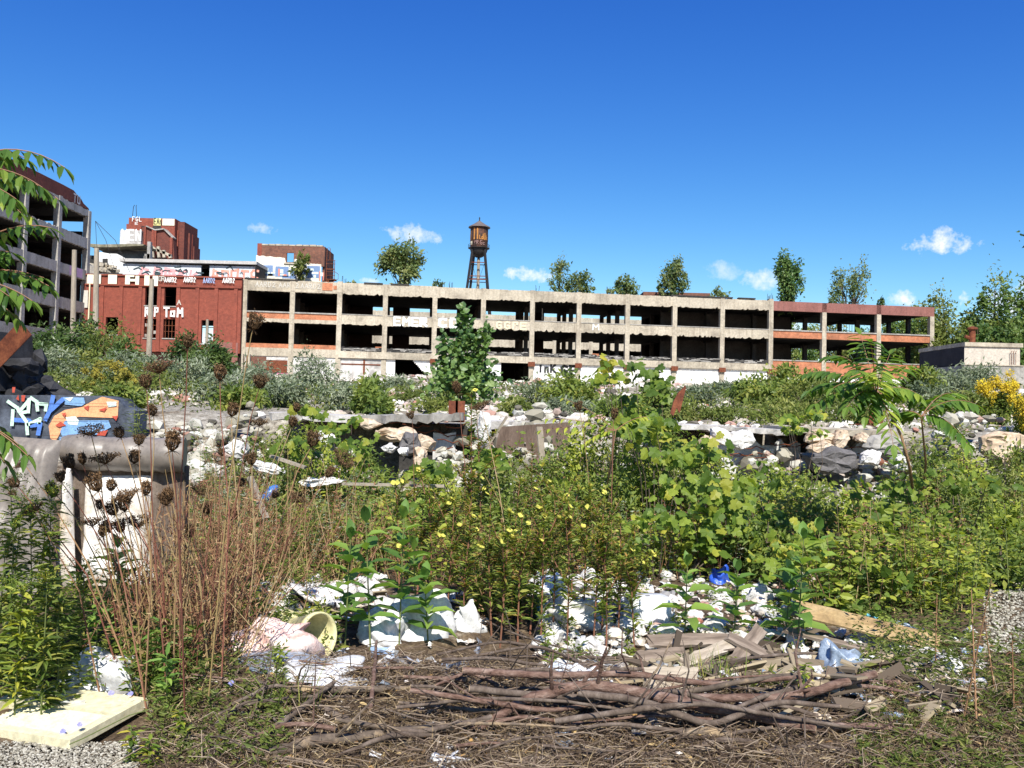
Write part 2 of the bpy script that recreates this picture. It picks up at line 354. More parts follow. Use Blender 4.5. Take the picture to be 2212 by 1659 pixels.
ad = nt2.nodes.new('ShaderNodeMath'); nt2.links.new(n1.outputs[0], ad.inputs[0]); nt2.links.new(mr.outputs[0], ad.inputs[1])
wr = ramp(nt2, ad.outputs[0], [(.52, (0, 0, 0)), (.66, (1, 1, 1))])
c = mixc(nt2, wr.outputs[0], soil.outputs[0], rub.outputs[0])
c = mixc(nt2, 1.0, c, ramp(nt2, n3.outputs[0], [(.3, (.6, .6, .6)), (.7, (1.3, 1.3, 1.3))]).outputs[0], 'MULTIPLY')
nt2.links.new(c, b.inputs['Base Color']); b.inputs['Roughness'].default_value = .95; b.inputs['Specular IOR Level'].default_value = .1
bump(nt2, b, n2.outputs[0], .8, .05)
g.obj('ground', m, kind='structure', smooth=True)

# ------------------------------------------------------------------ spray-paint lettering
ST = {'A': [[(0, 0), (.5, 1), (1, 0)], [(.22, .4), (.78, .4)]], 'R': [[(0, 0), (0, 1), (.8, .95), (.8, .55), (0, .5)], [(.3, .5), (.9, 0)]], 'D': [[(0, 0), (0, 1), (.6, .95), (.9, .5), (.6, .05), (0, 0)]],
      'I': [[(.5, 0), (.5, 1)]], 'P': [[(0, 0), (0, 1), (.85, .95), (.85, .5), (0, .45)]], 'T': [[(.5, 0), (.5, 1)], [(0, 1), (1, 1)]], 'O': [[(.1, 0), (.1, 1), (.9, 1), (.9, 0), (.1, 0)]],
      'M': [[(0, 0), (.05, 1), (.5, .45), (.95, 1), (1, 0)]], 'E': [[(.9, 1), (0, 1), (0, 0), (.9, 0)], [(0, .5), (.75, .5)]], 'S': [[(.9, .9), (.5, 1), (.05, .8), (.15, .55), (.85, .45), (.9, .15), (.5, 0), (.05, .1)]],
      'K': [[(0, 0), (0, 1)], [(.9, 1), (.05, .5), (.95, 0)]], 'C': [[(.9, .9), (.5, 1), (.1, .8), (.1, .2), (.5, 0), (.9, .1)]], 'N': [[(0, 0), (0, 1), (.9, 0), (.9, 1)]],
      'G': [[(.9, .9), (.5, 1), (.1, .8), (.1, .2), (.5, 0), (.9, .1), (.9, .45), (.55, .45)]], 'U': [[(.05, 1), (.05, .1), (.5, 0), (.9, .1), (.9, 1)]], 'F': [[(0, 0), (0, 1), (.85, 1)], [(0, .5), (.7, .5)]],
      'L': [[(.05, 1), (.05, 0), (.85, 0)]], 'H': [[(0, 0), (0, 1)], [(.9, 0), (.9, 1)], [(0, .5), (.9, .5)]], '2': [[(0, .8), (.4, 1), (.85, .75), (.1, 0), (.95, 0)]], 'B': [[(0, 0), (0, 1), (.75, .9), (.6, .55), (0, .5)], [(.6, .55), (.9, .25), (.6, 0), (0, 0)]],
      'd': [[(.75, 1), (.75, 0), (.1, .05), (.1, .45), (.75, .5)]], 'k': [[(.1, 0), (.1, 1)], [(.75, .6), (.1, .3), (.85, 0)]], 'u': [[(.1, .55), (.1, .05), (.75, 0), (.75, .6)]], '0': [[(.1, 0), (.1, 1), (.9, 1), (.9, 0), (.1, 0)]],
      'i': [[(.5, 0), (.5, .6)], [(.45, .85), (.55, .85)]], 'n': [[(.1, 0), (.1, .6), (.7, .6), (.75, 0)]], 'o': [[(.1, .05), (.1, .6), (.8, .6), (.8, .05), (.1, .05)]], 'r': [[(.1, 0), (.15, .95), (.85, 1), (.8, .7)]], ' ': [], '!': [[(.5, .3), (.5, 1)], [(.45, .05), (.55, .05)]]}
def ribbon(m, pts, w, fn, k0, rnd=.5, mi=0):
    for i in range(len(pts) - 1):
        p = np.array(pts[i], float); q = np.array(pts[i + 1], float); d = q - p; L = np.linalg.norm(d) + 1e-6; d /= L; nn = np.array([-d[1], d[0]]) * w / 2; e = d * w * .45
        m.add([fn(*(p - e - nn), k0 + i % 4), fn(*(q + e - nn), k0 + i % 4), fn(*(q + e + nn), k0 + i % 4), fn(*(p - e + nn), k0 + i % 4)], [(0, 1, 2, 3)], rnd, mi)
def spray(m, text, x, z, hgt, wid, w, fn, adv=None, slant=0., jit=.0, mi=0):
    """letters as ribbons in wall coordinates (x along, z up); fn(x, z, layer) gives the point on the wall"""
    k = 0
    for ch in text:
        for stv in ST.get(ch, []):
            pts = [(x + a * wid + slant * b * hgt + random.uniform(-jit, jit), z + b * hgt + random.uniform(-jit, jit)) for a, b in stv]
            ribbon(m, pts, w, fn, k % 3 * 2, .5, mi); k += 1
        x += adv or wid * 1.35
    return x
def yplane(y): return lambda x, z, k: (x, y - .02 - .006 * k, z)

def jag(x0, x1, step, amp):
    xs = np.linspace(x0, x1, max(3, int(abs(x1 - x0) / step))); dz = np.abs(rng.normal(0, amp, len(xs))); dz[rng.random(len(xs)) < .45] *= .2; return xs, dz
def ragged_panel(m, x0, x1, z0, z1, y0, y1, lo=.0, hi=.0, step=.22, rnd=.5, mi=0):
    """wall strip between x0..x1 whose lower and upper edges are broken"""
    xs, dl = jag(x0, x1, step, lo); _, dh = jag(x0, x1, step, hi)
    k = len(xs); v = []
    for i in range(k):
        zl = z0 + dl[i]; zh = z1 - dh[i]
        v += [(xs[i], y0, zl), (xs[i], y0, zh), (xs[i], y1, zl), (xs[i], y1, zh)]
    f = []
    for i in range(k - 1):
        a = 4 * i; c = a + 4
        f += [(a, c, c + 1, a + 1), (a + 2, a + 3, c + 3, c + 2), (a + 1, c + 1, c + 3, a + 3), (a, a + 2, c + 2, c)]
    f += [(0, 1, 3, 2), (4 * k - 4, 4 * k - 2, 4 * k - 1, 4 * k - 3)]
    m.add(v, f, rnd, mi)

# ------------------------------------------------------------------ long concrete factory
F0 = np.array([-34.3, 110.0]); FA = math.atan(.1205); FU = np.array([math.cos(FA), math.sin(FA)]); FN = np.array([math.sin(FA), -math.cos(FA)])
def fac(px, py):
    p = on_plane(px, py, (F0[0], F0[1], 0), (FN[0], FN[1], 0)); return float(np.dot(p[:2] - F0, FU)), float(p[2])
LEV = dict(roof=17.45, par=16.0, sill3=13.4, sp3=12.15, sill2=9.3, led=8.0, base=3.0)
COLPX = [525, 630, 732, 831, 938, 1043, 1149, 1250, 1355, 1457, 1560, 1665, 1780, 1898, 2013]
CS = [fac(p, 700 + .03 * (p - 525))[0] for p in COLPX]
DEPTH = 16.0
fw = thing('factory_building', (F0[0], F0[1], 0), 'long three storey abandoned concrete factory with open bays and a broken roofline', 'building', rz=FA)
nb = len(CS) - 1
for i, s in enumerate(CS):
    m = MB(); w = .62 if i else .8
    m.box((s - w / 2, -.06, LEV['base']), (s + w / 2, .6, LEV['par'] if i > 11 else LEV['roof'] + (.12 if i in (1, 2, 11) else -.02)), random.random())
    if i in (1, 2): m.box((s - w / 2 - .06, -.1, 16.1), (s + w / 2 + .06, -.06, 17.3), .6)
    m.obj('column', M['conc'], fw)
    if i > 3 and i not in (12, 13):
        m = MB(); m.box((s - .45, -.35, 7.35), (s + .45, .1, 7.95)); m.obj('bracket', M['rust'], fw)
BRICKS3 = {0, 1, 11, 12, 13}
for i in range(nb):
    a, b_ = CS[i] + .31, CS[i + 1] - .31
    if i == 0: a += .1
    r_ = random.random()
    m = MB()
    if i in (11, 12, 13): m.box((a - .62, -.02, 16.0), (b_ + .62, .42, 17.3), r_); m.obj('parapet', M['mauve'], fw)
    else:
        ragged_panel(m, a, b_, 15.92, 17.38 + (.07 if i < 4 else 0), .0, .45, .10, .03, rnd=r_); m.obj('parapet', M['conc'], fw)
        if i in (0, 1): m = MB(); m.box((a, -.08, 15.98), (b_, .0, 16.2), .6); m.obj('beam_lip', M['conc'], fw)
    m = MB()
    if i in BRICKS3:
        m.box((a, .06, 12.5 if i < 2 else 12.3), (b_, .4, 13.25)); m.obj('brick_infill', M['orangebrick'], fw)
        m = MB(); m.box((a, -.06, 13.25), (b_, .45, 13.42), .4); m.obj('window_sill', M['concgrey'], fw)
        if i < 2: m = MB(); ragged_panel(m, a, b_, 12.0, 12.5, .0, .45, .06, 0, rnd=r_); m.obj('spandrel', M['conc'], fw)
    else:
        ragged_panel(m, a, b_, 12.0, 13.35, .02, .42, .16, .02, rnd=r_); m.obj('spandrel', M['conc'], fw)
        m = MB(); m.box((a, -.04, 13.32), (b_, .44, 13.42), .35); m.obj('window_sill', M['concgrey'], fw)
    m = MB()
    if i < 2:
        m.box((a, .05, 8.75), (b_, .4, 9.3)); m.obj('brick_infill', M['orangebrick'], fw); m = MB(); m.box((a, -.02, 7.7), (b_, .45, 8.75), r_); m.obj('spandrel', M['conc'], fw)
    elif i in (11, 12, 13):
        m.box((a, .05, 7.1), (b_, .4, 9.15)); m.obj('brick_infill', M['orangebrick'], fw); m = MB(); m.box((a, -.04, 9.15), (b_, .45, 9.3), .4); m.obj('window_sill', M['concgrey'], fw)
    else:
        m.box((a - .31, -.22, 7.75), (b_ + .31, .45, 8.62), r_); m.obj('ledge_beam', M['conc'], fw)
        m = MB(); ragged_panel(m, a, b_, 8.62, 9.22, -.10, .4, .02, .14, rnd=.2, step=.3); m.obj('torn_roofing', M['tar'], fw)
        m = MB()
        for q in range(26):
            x = random.uniform(a, b_ - .8); z = random.uniform(8.64, 9.1); m.box((x, -.16 - .002 * q, z), (x + random.uniform(.2, 1.2), -.02, z + random.uniform(.03, .12)), random.random())
        m.obj('peeling_flashing', M['concgrey'], fw)
    # ground storey
    m = MB()
    if i == 3:                                             # wall broken open, steps of missing block
        m.box((a, .1, 3), (a + 1.15, .4, 7.75)); 
        pts = [(b_, .1, 3.), (b_, .1, 7.75)]
        x = a + 3.45; z = 7.75
        while z > 5.1: pts.append((x, .1, z)); z -= .2; pts.append((x, .1, z)); x += random.choice([0.02, .17, .17, .22]) * (1 if z > 5.9 else .35)
        pts.append((x, .1, 3.)); m.prism(pts, (0, .3, 0)); m.obj('ground_wall', M['white'], fw)
    elif i == 5:
        m.box((a, .1, 3), (a + 2.2, .4, 7.75)); m.obj('ground_wall', M['white'], fw)
    else:
        m.box((a, .1, 3), (b_, .4, 7.75 if i < 11 else 7.1)); m.obj('ground_wall', M['whitedirty'] if i in (0, 1, 2) else M['white'], fw)
    if i == 0:
        m = MB(); m.box((a + 2.6, .02, 5.6), (b_ - .1, .1, 7.2)); m.obj('shutter', M['rust'], fw)
        m = MB(); m.box((a + .1, .04, 5.4), (a + 2.6, .1, 7.6)); m.obj('brick_patch', M['brownbrick'], fw)
    if i == 2:
        m = MB(); m.box((a + .1, .03, 6.9), (b_ - .1, .1, 7.05)); m.box((a + 2.9, .03, 4), (a + 3.15, .1, 7.6)); m.obj('rust_stain_rail', M['rust'], fw)
# decks, ceilings and interior
L0, L1 = CS[0] - .3, CS[-1] + .3
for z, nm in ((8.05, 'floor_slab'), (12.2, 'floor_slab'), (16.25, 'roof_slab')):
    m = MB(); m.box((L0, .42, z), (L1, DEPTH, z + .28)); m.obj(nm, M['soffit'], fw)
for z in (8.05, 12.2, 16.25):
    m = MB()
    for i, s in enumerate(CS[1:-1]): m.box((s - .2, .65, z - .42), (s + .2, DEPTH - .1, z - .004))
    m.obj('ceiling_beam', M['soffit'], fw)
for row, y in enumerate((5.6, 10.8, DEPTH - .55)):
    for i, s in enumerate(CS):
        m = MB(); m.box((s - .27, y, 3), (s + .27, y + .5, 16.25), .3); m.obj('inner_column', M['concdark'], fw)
def back(i0, i1, z0, z1, name='rear_wall', mat='sootbrick', x0=None, x1=None):
    m = MB(); m.box((x0 if x0 is not None else CS[i0], DEPTH - .04, z0), (x1 if x1 is not None else CS[i1], DEPTH + .3, z1)); m.obj(name, M[mat], fw)
M['sootbrick'] = brickmat('sooty interior brick', (.05, .03, .025), (.035, .024, .02), (.04, .03, .028), (.02, .015, .015), .5)  # brick colour lowered to paint in the gloom of the interior
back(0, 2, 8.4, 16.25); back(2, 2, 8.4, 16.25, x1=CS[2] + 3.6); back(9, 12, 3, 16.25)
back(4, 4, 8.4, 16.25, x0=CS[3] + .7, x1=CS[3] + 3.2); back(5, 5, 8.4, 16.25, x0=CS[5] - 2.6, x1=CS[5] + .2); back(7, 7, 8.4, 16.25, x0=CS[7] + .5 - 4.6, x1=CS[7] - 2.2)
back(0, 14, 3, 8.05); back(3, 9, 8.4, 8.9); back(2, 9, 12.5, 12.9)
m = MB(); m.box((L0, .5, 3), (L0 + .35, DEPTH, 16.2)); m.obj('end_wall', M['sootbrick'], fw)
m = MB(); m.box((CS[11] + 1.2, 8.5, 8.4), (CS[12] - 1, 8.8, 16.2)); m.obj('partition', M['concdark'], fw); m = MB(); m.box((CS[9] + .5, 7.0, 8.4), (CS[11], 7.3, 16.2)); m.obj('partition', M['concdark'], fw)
m = MB()                                                   # steel sash bars left in the far right bays
for k in range(12):
    x = CS[13] + .9 + k * .45; m.box((x - .025, DEPTH - .3, 13.3), (x + .025, DEPTH - .25, 16.2))
for z in (14.2, 15.2): m.box((CS[13] + .7, DEPTH - .24, z), (CS[14], DEPTH - .2, z + .05))
m.obj('window_sash', M['darksteel'], fw)
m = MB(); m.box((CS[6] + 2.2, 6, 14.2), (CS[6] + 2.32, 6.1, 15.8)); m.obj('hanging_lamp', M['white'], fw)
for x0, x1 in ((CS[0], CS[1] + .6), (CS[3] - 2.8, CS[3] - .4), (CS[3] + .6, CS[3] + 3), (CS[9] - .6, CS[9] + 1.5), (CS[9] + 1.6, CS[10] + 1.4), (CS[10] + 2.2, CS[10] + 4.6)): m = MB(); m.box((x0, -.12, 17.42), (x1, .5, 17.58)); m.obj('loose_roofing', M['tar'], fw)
for s in (CS[2] + .5, CS[4] + 1.0, CS[6] + .6, CS[8] - 2.6, CS[11] - .2, CS[11] + .2, CS[4] + 2.0):
    m = MB()
    for k in range(4): x = s + random.uniform(-.35, .35); m.tube([(x, .3, 17.3), (x + random.uniform(-.1, .1), .3, 17.4 + random.uniform(.3, 1.0))], .025, 4)
    m.obj('rebar_stub', M['darksteel'], fw)
M['spraywhite'] = flat('white spray paint', (.80, .80, .77), vary=.05); M['spraycream'] = flat('cream spray paint', (.68, .60, .42), vary=.08)
for tx_, px_, hh_, ww_, th_, ad_ in (('EMER', 852, .98, .80, .26, 1.15), ('K', 908, .98, .8, .26, 1), ('CON', 948, 1.05, 1.0, .38, 1.5)): m = MB(); spray(m, tx_, fac(px_, 690)[0], 12.22, hh_, ww_, th_, yplane(.0), ad_); m.obj('graffiti_lettering', M['spraywhite'], fw)
m = MB(); spray(m, 'GGrE', fac(1072, 695)[0], 12.25, .85, .75, .24, yplane(.0), 1.08); m.obj('graffiti_lettering', M['spraycream'], fw)
M['sprayblack'] = flat('black spray paint', (.03, .03, .032)); m = MB(); spray(m, 'inK', fac(1163, 795)[0], 6.7, .95, .6, .26, yplane(.1), .85); m.obj('graffiti_lettering', M['sprayblack'], fw); m = MB(); spray(m, 'GE', fac(1212, 797)[0], 6.35, 1.2, .9, .34, yplane(.1), 1.25); m.obj('graffiti_lettering', M['sprayblack'], fw)
M['spraypink'] = flat('pink spray paint', (.75, .22, .38)); m = MB(); spray(m, 'SORES', CS[0] + 2.9, 4.6, 1.0, .5, .1, yplane(.1), .62, jit=.06); m.obj('graffiti_lettering', M['spraypink'], fw)
M['sprayfaint'] = flat('faded grey spray paint', (.55, .52, .46)); 
for x_ in (CS[0] + 1.4, CS[0] + 4.3, CS[1] + 1.0): m = MB(); spray(m, 'AARD2', x_, 16.52, .58, .38, .09, yplane(.0), .52); m.obj('graffiti_lettering', M['sprayfaint'], fw)
m = MB(); spray(m, 'M', CS[7] + 1.9, 12.5, .7, .8, .14, yplane(.0)); m.obj('graffiti_lettering', M['spraywhite'], fw)
m = MB(); m.box((CS[1] + 3.7, -.06, 16.35), (CS[1] + 5.0, -.002, 17.3)); m.box((CS[1] + 5.1, -.04, 16.5), (CS[2] - .4, -.002, 17.0)); m.obj('brick_patch', M['orangebrick'], fw)

# parallel wing across the courtyard, seen through the open bays
rw = thing('rear_factory_wing', (-31, 144.5, 0), 'far concrete wing glimpsed through the open bays of the long factory', 'building', rz=FA)
for z0, z1, nm in ((16.35, 17.75, 'parapet'), (12.2, 13.5, 'spandrel'), (8.0, 9.4, 'spandrel')):
    for k in range(11):
        m = MB(); ragged_panel(m, k * 6.4 + .3, k * 6.4 + 6.1, z0, z1, 0, .4, .08, .04, rnd=random.random()); m.obj(nm, M['conc'], rw)
for k in range(12): m = MB(); m.box((k * 6.4 - .3, -.05, 3), (k * 6.4 + .3, .5, 17.7), random.random()); m.obj('column', M['conc'], rw)
for z in (8.0, 12.2, 16.4): m = MB(); m.box((0, .45, z), (70.4, 14, z + .25)); m.obj('floor_slab', M['soffit'], rw)
m = MB(); m.box((0, 13.5, 3), (70.4, 13.9, 16.4)); m.obj('rear_wall', M['sootbrick'], rw)
for a_, b_ in ((8, 9.6), (45, 47)): m = MB(); m.box((a_, -.4, 8.6), (b_, -.1, 11.6)); m.obj('brick_pier', M['orangebrick'], rw)

# ------------------------------------------------------------------ red brick block
RY = 109.2
def redw(px, py): p = at(px, py, RY); return p[0], p[2]
rb = thing('brick_building', (-44, RY, 0), 'red painted brick block with tall window holes and big white letters along its parapet', 'building')
x0r = redw(180, 680)[0] + 44; x1r = redw(521, 680)[0] + 44 - .05
PITCHX = (x1r - x0r) / 8.33
WIN = [(redw(a, 650)[0] + 44, redw(b, 650)[0] + 44, z0, z1) for a, b, z0, z1 in ((463 / 1.4755, 503 / 1.4755, 0, 0),)] if False else []
def zx(zx_, zy_): # from the enlarged crop (260,820)-(800,1225), 4.096x
    px = (260 + zx_ / 4.096) / 1.47559; py = (820 + zy_ / 4.096) / 1.47559; a, b2 = redw(px, py); return a + 44, b2
wins = []
for a in ((835, 385, 1000, 630), (1085, 388, 1250, 638), (318, 780, 488, 1010), (818, 800, 985, 1055), (1070, 805, 1232, 1058), (1566, 820, 1735, 1130)):
    p = zx(a[0], a[1]); q = zx(a[2], a[3]); wins.append((p[0], q[0], q[1], p[1]))
ztop = 17.3; zb = 7.85
xs = sorted(set([x0r, x1r] + [w[0] for w in wins] + [w[1] for w in wins])); xs = [xs[0]] + [x for i, x in enumerate(xs[1:], 1) if x - xs[i - 1] > .02]
m = MB()
for a, b2 in zip(xs[:-1], xs[1:]):
    c_ = (a + b2) / 2; holes = sorted([(w[2], w[3]) for w in wins if w[0] - .03 < c_ < w[1] + .03]); z = zb
    for hz0, hz1 in holes: m.box((a, 0, z), (b2, .45, hz0)); z = hz1
    m.box((a, 0, z), (b2, .45, ztop))
m.obj('wall', M['redbrick'], rb)
for k in range(9):
    px_ = zx(40 + k * 248.5 - 0, 700)[0]
    if k == 8: px_ = x1r - .45
    m = MB(); m.box((max(x0r, px_ - .45), -.16, zb + .02), (px_ + .0 if k else px_ + .1, -.003, 16.05)); m.obj('pilaster', M['redbrick'], rb)
m = MB(); m.box((x0r, -.22, 16.05), (x1r, -.004, 16.2)); m.box((x0r - .05, -.2, 17.3), (x1r + .02, .5, 17.48)); m.obj('cornice', M['redbrick'], rb)
for w in wins:
    m = MB(); m.box((w[0] - .1, -.1, w[2] - .14), (w[1] + .1, .05, w[2] - .003)); m.obj('window_sill', M['concgrey'], rb)
for w in wins[3:5]:
    m = MB()
    for k in range(4): x = w[0] + (k + .5) * (w[1] - w[0]) / 4; m.box((x - .03, .2, w[2]), (x + .03, .26, w[3]))
    for z in (.35, .66): zz = w[2] + z * (w[3] - w[2]); m.box((w[0], .27, zz), (w[1], .31, zz + .05))
    m.obj('window_frame', M['rust'], rb)
m = MB(); w = wins[3]
for k in range(7): x = w[0] + .05 + (k % 4) * .36; z = w[2] + .1 + (k * 7 % 5) * .45; m.box((x, .215, z), (x + .3, .235, z + .4))
m.obj('window_pane', M['concgrey'], rb)
m = MB(); m.box((wins[5][0], .2, wins[5][3] - .95), (wins[5][1], .28, wins[5][3] - .85)); m.obj('window_frame', M['darksteel'], rb)
# interior: floors and back wall with an open window, so daylight shows through the lower right opening
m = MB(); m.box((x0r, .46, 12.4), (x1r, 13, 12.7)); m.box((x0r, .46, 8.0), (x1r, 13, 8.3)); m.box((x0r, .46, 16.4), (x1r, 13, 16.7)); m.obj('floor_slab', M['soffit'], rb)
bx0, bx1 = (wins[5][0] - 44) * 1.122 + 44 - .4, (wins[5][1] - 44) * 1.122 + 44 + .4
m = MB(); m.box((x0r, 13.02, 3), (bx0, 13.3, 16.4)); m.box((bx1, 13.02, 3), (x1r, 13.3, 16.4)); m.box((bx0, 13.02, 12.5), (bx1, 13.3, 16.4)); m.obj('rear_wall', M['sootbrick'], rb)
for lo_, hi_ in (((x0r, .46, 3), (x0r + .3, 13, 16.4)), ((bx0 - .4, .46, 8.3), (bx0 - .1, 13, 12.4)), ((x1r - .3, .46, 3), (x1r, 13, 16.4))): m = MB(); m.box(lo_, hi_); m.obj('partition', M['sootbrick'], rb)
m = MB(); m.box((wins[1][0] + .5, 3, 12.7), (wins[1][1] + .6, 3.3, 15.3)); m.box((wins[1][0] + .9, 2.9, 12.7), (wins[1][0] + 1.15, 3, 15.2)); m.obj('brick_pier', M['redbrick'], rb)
m = MB(); m.box((x0r, .9, 3), (x1r, 1.2, 7.8)); m.obj('ground_wall', M['mauve'], rb)
for k in range(12): m = MB(); x = x0r + 11.5 + k * .85; m.box((x, .2, 3), (x + .22, .6, 7.84)); m.obj('ground_pier', M['conc'], rb)
m = MB(); m.box((x1r - 3.6, -.14, 3), (x1r - .2, -.008, 9.2)); m.obj('brick_patch', M['mauve'], rb)
M['cream'] = flat('cream block paint', (.80, .80, .62), vary=.05)
def bl(xa, xb, za, zb_, k=0): 
    m = MB(); p = zx(xa, za); q = zx(xb, zb_); m.add([(p[0], -.24 - .01 * k, q[1]), (q[0], -.24 - .01 * k, q[1]), (q[0], -.24 - .01 * k, p[1]), (p[0], -.24 - .01 * k, p[1])], [(0, 1, 2, 3)]); m.obj('painted_letter', M['cream'], rb)
bl(88, 165, 228, 348); bl(212, 262, 228, 350); bl(360, 470, 230, 352); bl(582, 640, 238, 358); bl(715, 760, 245, 362); bl(640, 715, 285, 320, 1); bl(585, 700, 238, 262, 2); bl(832, 895, 240, 372); bl(940, 1005, 245, 378)
def redplane(x, z, k): return (x, -.24 - .006 * k, z)
for i, (xa, za) in enumerate(((1092, 325), (1342, 325), (1595, 335), (1850, 335))):
    m = MB(); p = zx(xa, za); spray(m, 'AARD2', p[0], p[1], .58, .22, .085, redplane, .315, jit=.02, slant=.05); m.obj('graffiti_lettering', flat('pale blue spray paint', (.30, .40, .62)) if i == 2 else M['spraywhite'], rb)
def redplane2(x, z, k): return (x, -.18 - .006 * k, z)
m = MB(); p = zx(842, 765); spray(m, 'RiP', p[0], p[1], 1.05, .42, .2, redplane2, .58, jit=.03); m.obj('graffiti_lettering', M['spraywhite'], rb); m = MB(); p = zx(1082, 770); spray(m, 'ToM', p[0], p[1], 1.0, .6, .22, redplane2, .85, jit=.04); m.obj('graffiti_lettering', M['spraywhite'], rb)
m = MB(); p = zx(1255, 620); spray(m, 'A', p[0], p[1], .55, .45, .1, redplane2); m.obj('graffiti_lettering', M['sprayfaint'], rb); m = MB(); p = zx(1015, 310); spray(m, 'OR', p[0], p[1], .55, .35, .08, redplane, .42); m.obj('graffiti_lettering', M['sprayfaint'], rb); m = MB(); p = zx(25, 660); m.box((p[0], -.2, p[1]), (p[0] + .6, -.17, p[1] + 2.2)); m.obj('graffiti_lettering', M['sprayfaint'], rb)
m = MB(); p = zx(100, 850); m.box((p[0] - .08, -.24, 3), (p[0] + .08, -.17, zx(100, 350)[1])); m.obj('drain_pipe', M['spraycream'], rb)

# long shed on the red block's roof, graffiti along its wall
SHY = RY + 5
def shp(px, py): p = at(px, py, SHY); return p[0], p[2]
sx0, sz0 = shp(266, 561); sx1, sz1 = shp(552, 566)
sh = thing('rooftop_shed', (sx0, SHY, 16.7), 'low flat roofed shed covered in pink graffiti on top of the red brick block', 'shed')
Ls = sx1 - sx0; Hs = sz0 - 16.7; M['salmon'] = surf('salmon pink spray paint', [(.75, .28, .30), (.78, .45, .45)], 2); M['bluewash'] = surf('pale blue white wash', [(.42, .47, .52), (.66, .70, .74), (.75, .76, .76)], .5)
for a_, b_ in ((0, Ls * .59), (Ls * .655, Ls)): m = MB(); m.box((a_, 0, 0), (b_, .3, Hs - .5)); m.obj('wall', M['bluewash'], sh)
if 0: m.obj('wall', surf('pale blue white wash', [(.42, .47, .52), (.66, .70, .74), (.75, .76, .76)], .5), sh)
m = MB(); m.box((0, .8, Hs - .75), (Ls, 1.1, Hs - .3)); m.obj('clerestory', M['soffit'], sh); m = MB(); m.box((0, 3.5, 0), (Ls, 3.8, Hs - .4)); m.obj('rear_wall', M['soffit'], sh)  # first box is a dark band painting the shade under the roof overhang
m = MB(); m.box((-.3, -.5, Hs - .3), (Ls + .3, 5, Hs + .12)); m.obj('roof', surf('grey roof edge', [(.38, .37, .35), (.52, .50, .48)], 1), sh)
m = MB(); m.prism([(Ls + .05, -.1, 0), (Ls + .05, 4, 0), (Ls + .05, 4, Hs - .32), (Ls + .05, -.4, Hs - .32)], (.15, 0, 0)); m.obj('end_wall', M['tar'], sh)
m = MB(); spray(m, 'SORK', 2.2, .9, 1.4, 1.2, .34, yplane(.0), 1.75, jit=.2); m.obj('graffiti_lettering', M['salmon'], sh); m = MB(); spray(m, 'ESKY', Ls * .36, .9, 1.2, .95, .3, yplane(.0), 1.35, jit=.18); m.obj('graffiti_lettering', M['salmon'], sh)
m = MB(); spray(m, 'BOOTS', Ls * .68, .9, 1.5, .95, .3, yplane(.0), 1.25, jit=.15); m.obj('graffiti_lettering', surf('coral spray paint', [(.70, .22, .16), (.78, .42, .34)], 2), sh)
m = MB()
for k in range(34): x = random.uniform(.4, Ls * .57) if k < 22 else random.uniform(Ls * .67, Ls * .98); z = random.uniform(.6, Hs - .7); ribbon(m, [(x, z), (x + random.uniform(.2, .8), z + random.uniform(-.25, .3)), (x + random.uniform(.4, 1.1), z + random.uniform(-.3, .2))], random.uniform(.06, .16), lambda x, z, k: (x, -.08 - .004 * k, z), k % 3)
m.obj('graffiti_outline', flat('dark green spray paint', (.05, .08, .09)), sh)
# ------------------------------------------------------------------ half-whitewashed brick penthouse
PY = 119.0
def pp(px, py): p = at(px, py, PY); return p[0], p[2]
def cz(a, b): return pp((800 + a / 7.9) / 1.47559, (760 + b / 7.9) / 1.47559)       # from the crop (800,760)-(1080,920)
xl, zt = cz(165, 160); xr, zt2 = cz(1860, 290); zl = cz(165, 450)[1]
pb = thing('rooftop_penthouse', (xl, PY, 16.6), 'square brick penthouse on the roof, lower half whitewashed with blue block graffiti', 'building')
PW = xr - xl; PH = (zt + zt2) / 2 - 16.6 + .2
wx0, wz1 = cz(900, 358); wx1, wz0 = cz(1072, 598); wx0 -= xl; wx1 -= xl; wz0 -= 16.6; wz1 -= 16.6
m = MB(); zw = zl - 16.6
for a, b_ in ((0, wx0), (wx1, PW)): m.box((a, 0, zw - 1.2), (b_, .35, PH))
m.box((wx0, 0, wz1), (wx1, .35, PH)); m.box((wx0, 0, zw - 1.2), (wx1, .35, wz0)); m.obj('upper_wall', M['brownbrick'], pb)
m = MB(); m.box((PW - .35, .36, 0), (PW, 6, PH)); m.box((0, 6, 0), (PW, 6.3, 2.2)); m.box((0, .36, 0), (.35, 6, PH)); m.obj('side_wall', M['brownbrick'], pb)
m = MB()
xs_ = np.linspace(-.12, PW * .955, 60); top = []
for x in xs_:
    t = x / PW; z = zw + .1 - .55 * t - (.35 if .42 < t < .5 else 0) - (.5 if t > .62 else 0) + random.uniform(-.05, .05)
    if wx0 - .15 < x < wx1 + .15: z = min(z, wz0 - .1)
    top.append((x, -.06, z))
m.prism([(-.12, -.06, 0), (PW * .955, -.06, 0)] + top[::-1], (0, .05, 0)); m.obj('whitewash', surf('yellowed whitewash', [(.66, .62, .50), (.80, .78, .68)], .6), pb)
m = MB(); m.box((wx0 - .3, -.22, wz0 - .3), (wx1 + .2, 0, wz0 - .1)); m.obj('window_sill', M['conc'], pb)
m = MB()
for k in range(9): a = .6 + k * (PW - .8) / 9; m.box((a, -.04, PH + .003), (a + (PW - .8) / 9 - .08, .5, PH + .2 + random.uniform(-.05, .05)), random.random())
m.obj('coping', M['conc'], pb)
m = MB(); m.box((0, -.05, zw + .05), (.6, .5, PH + .25)); m.obj('corner_pier', M['redbrick'], pb)
m = MB()
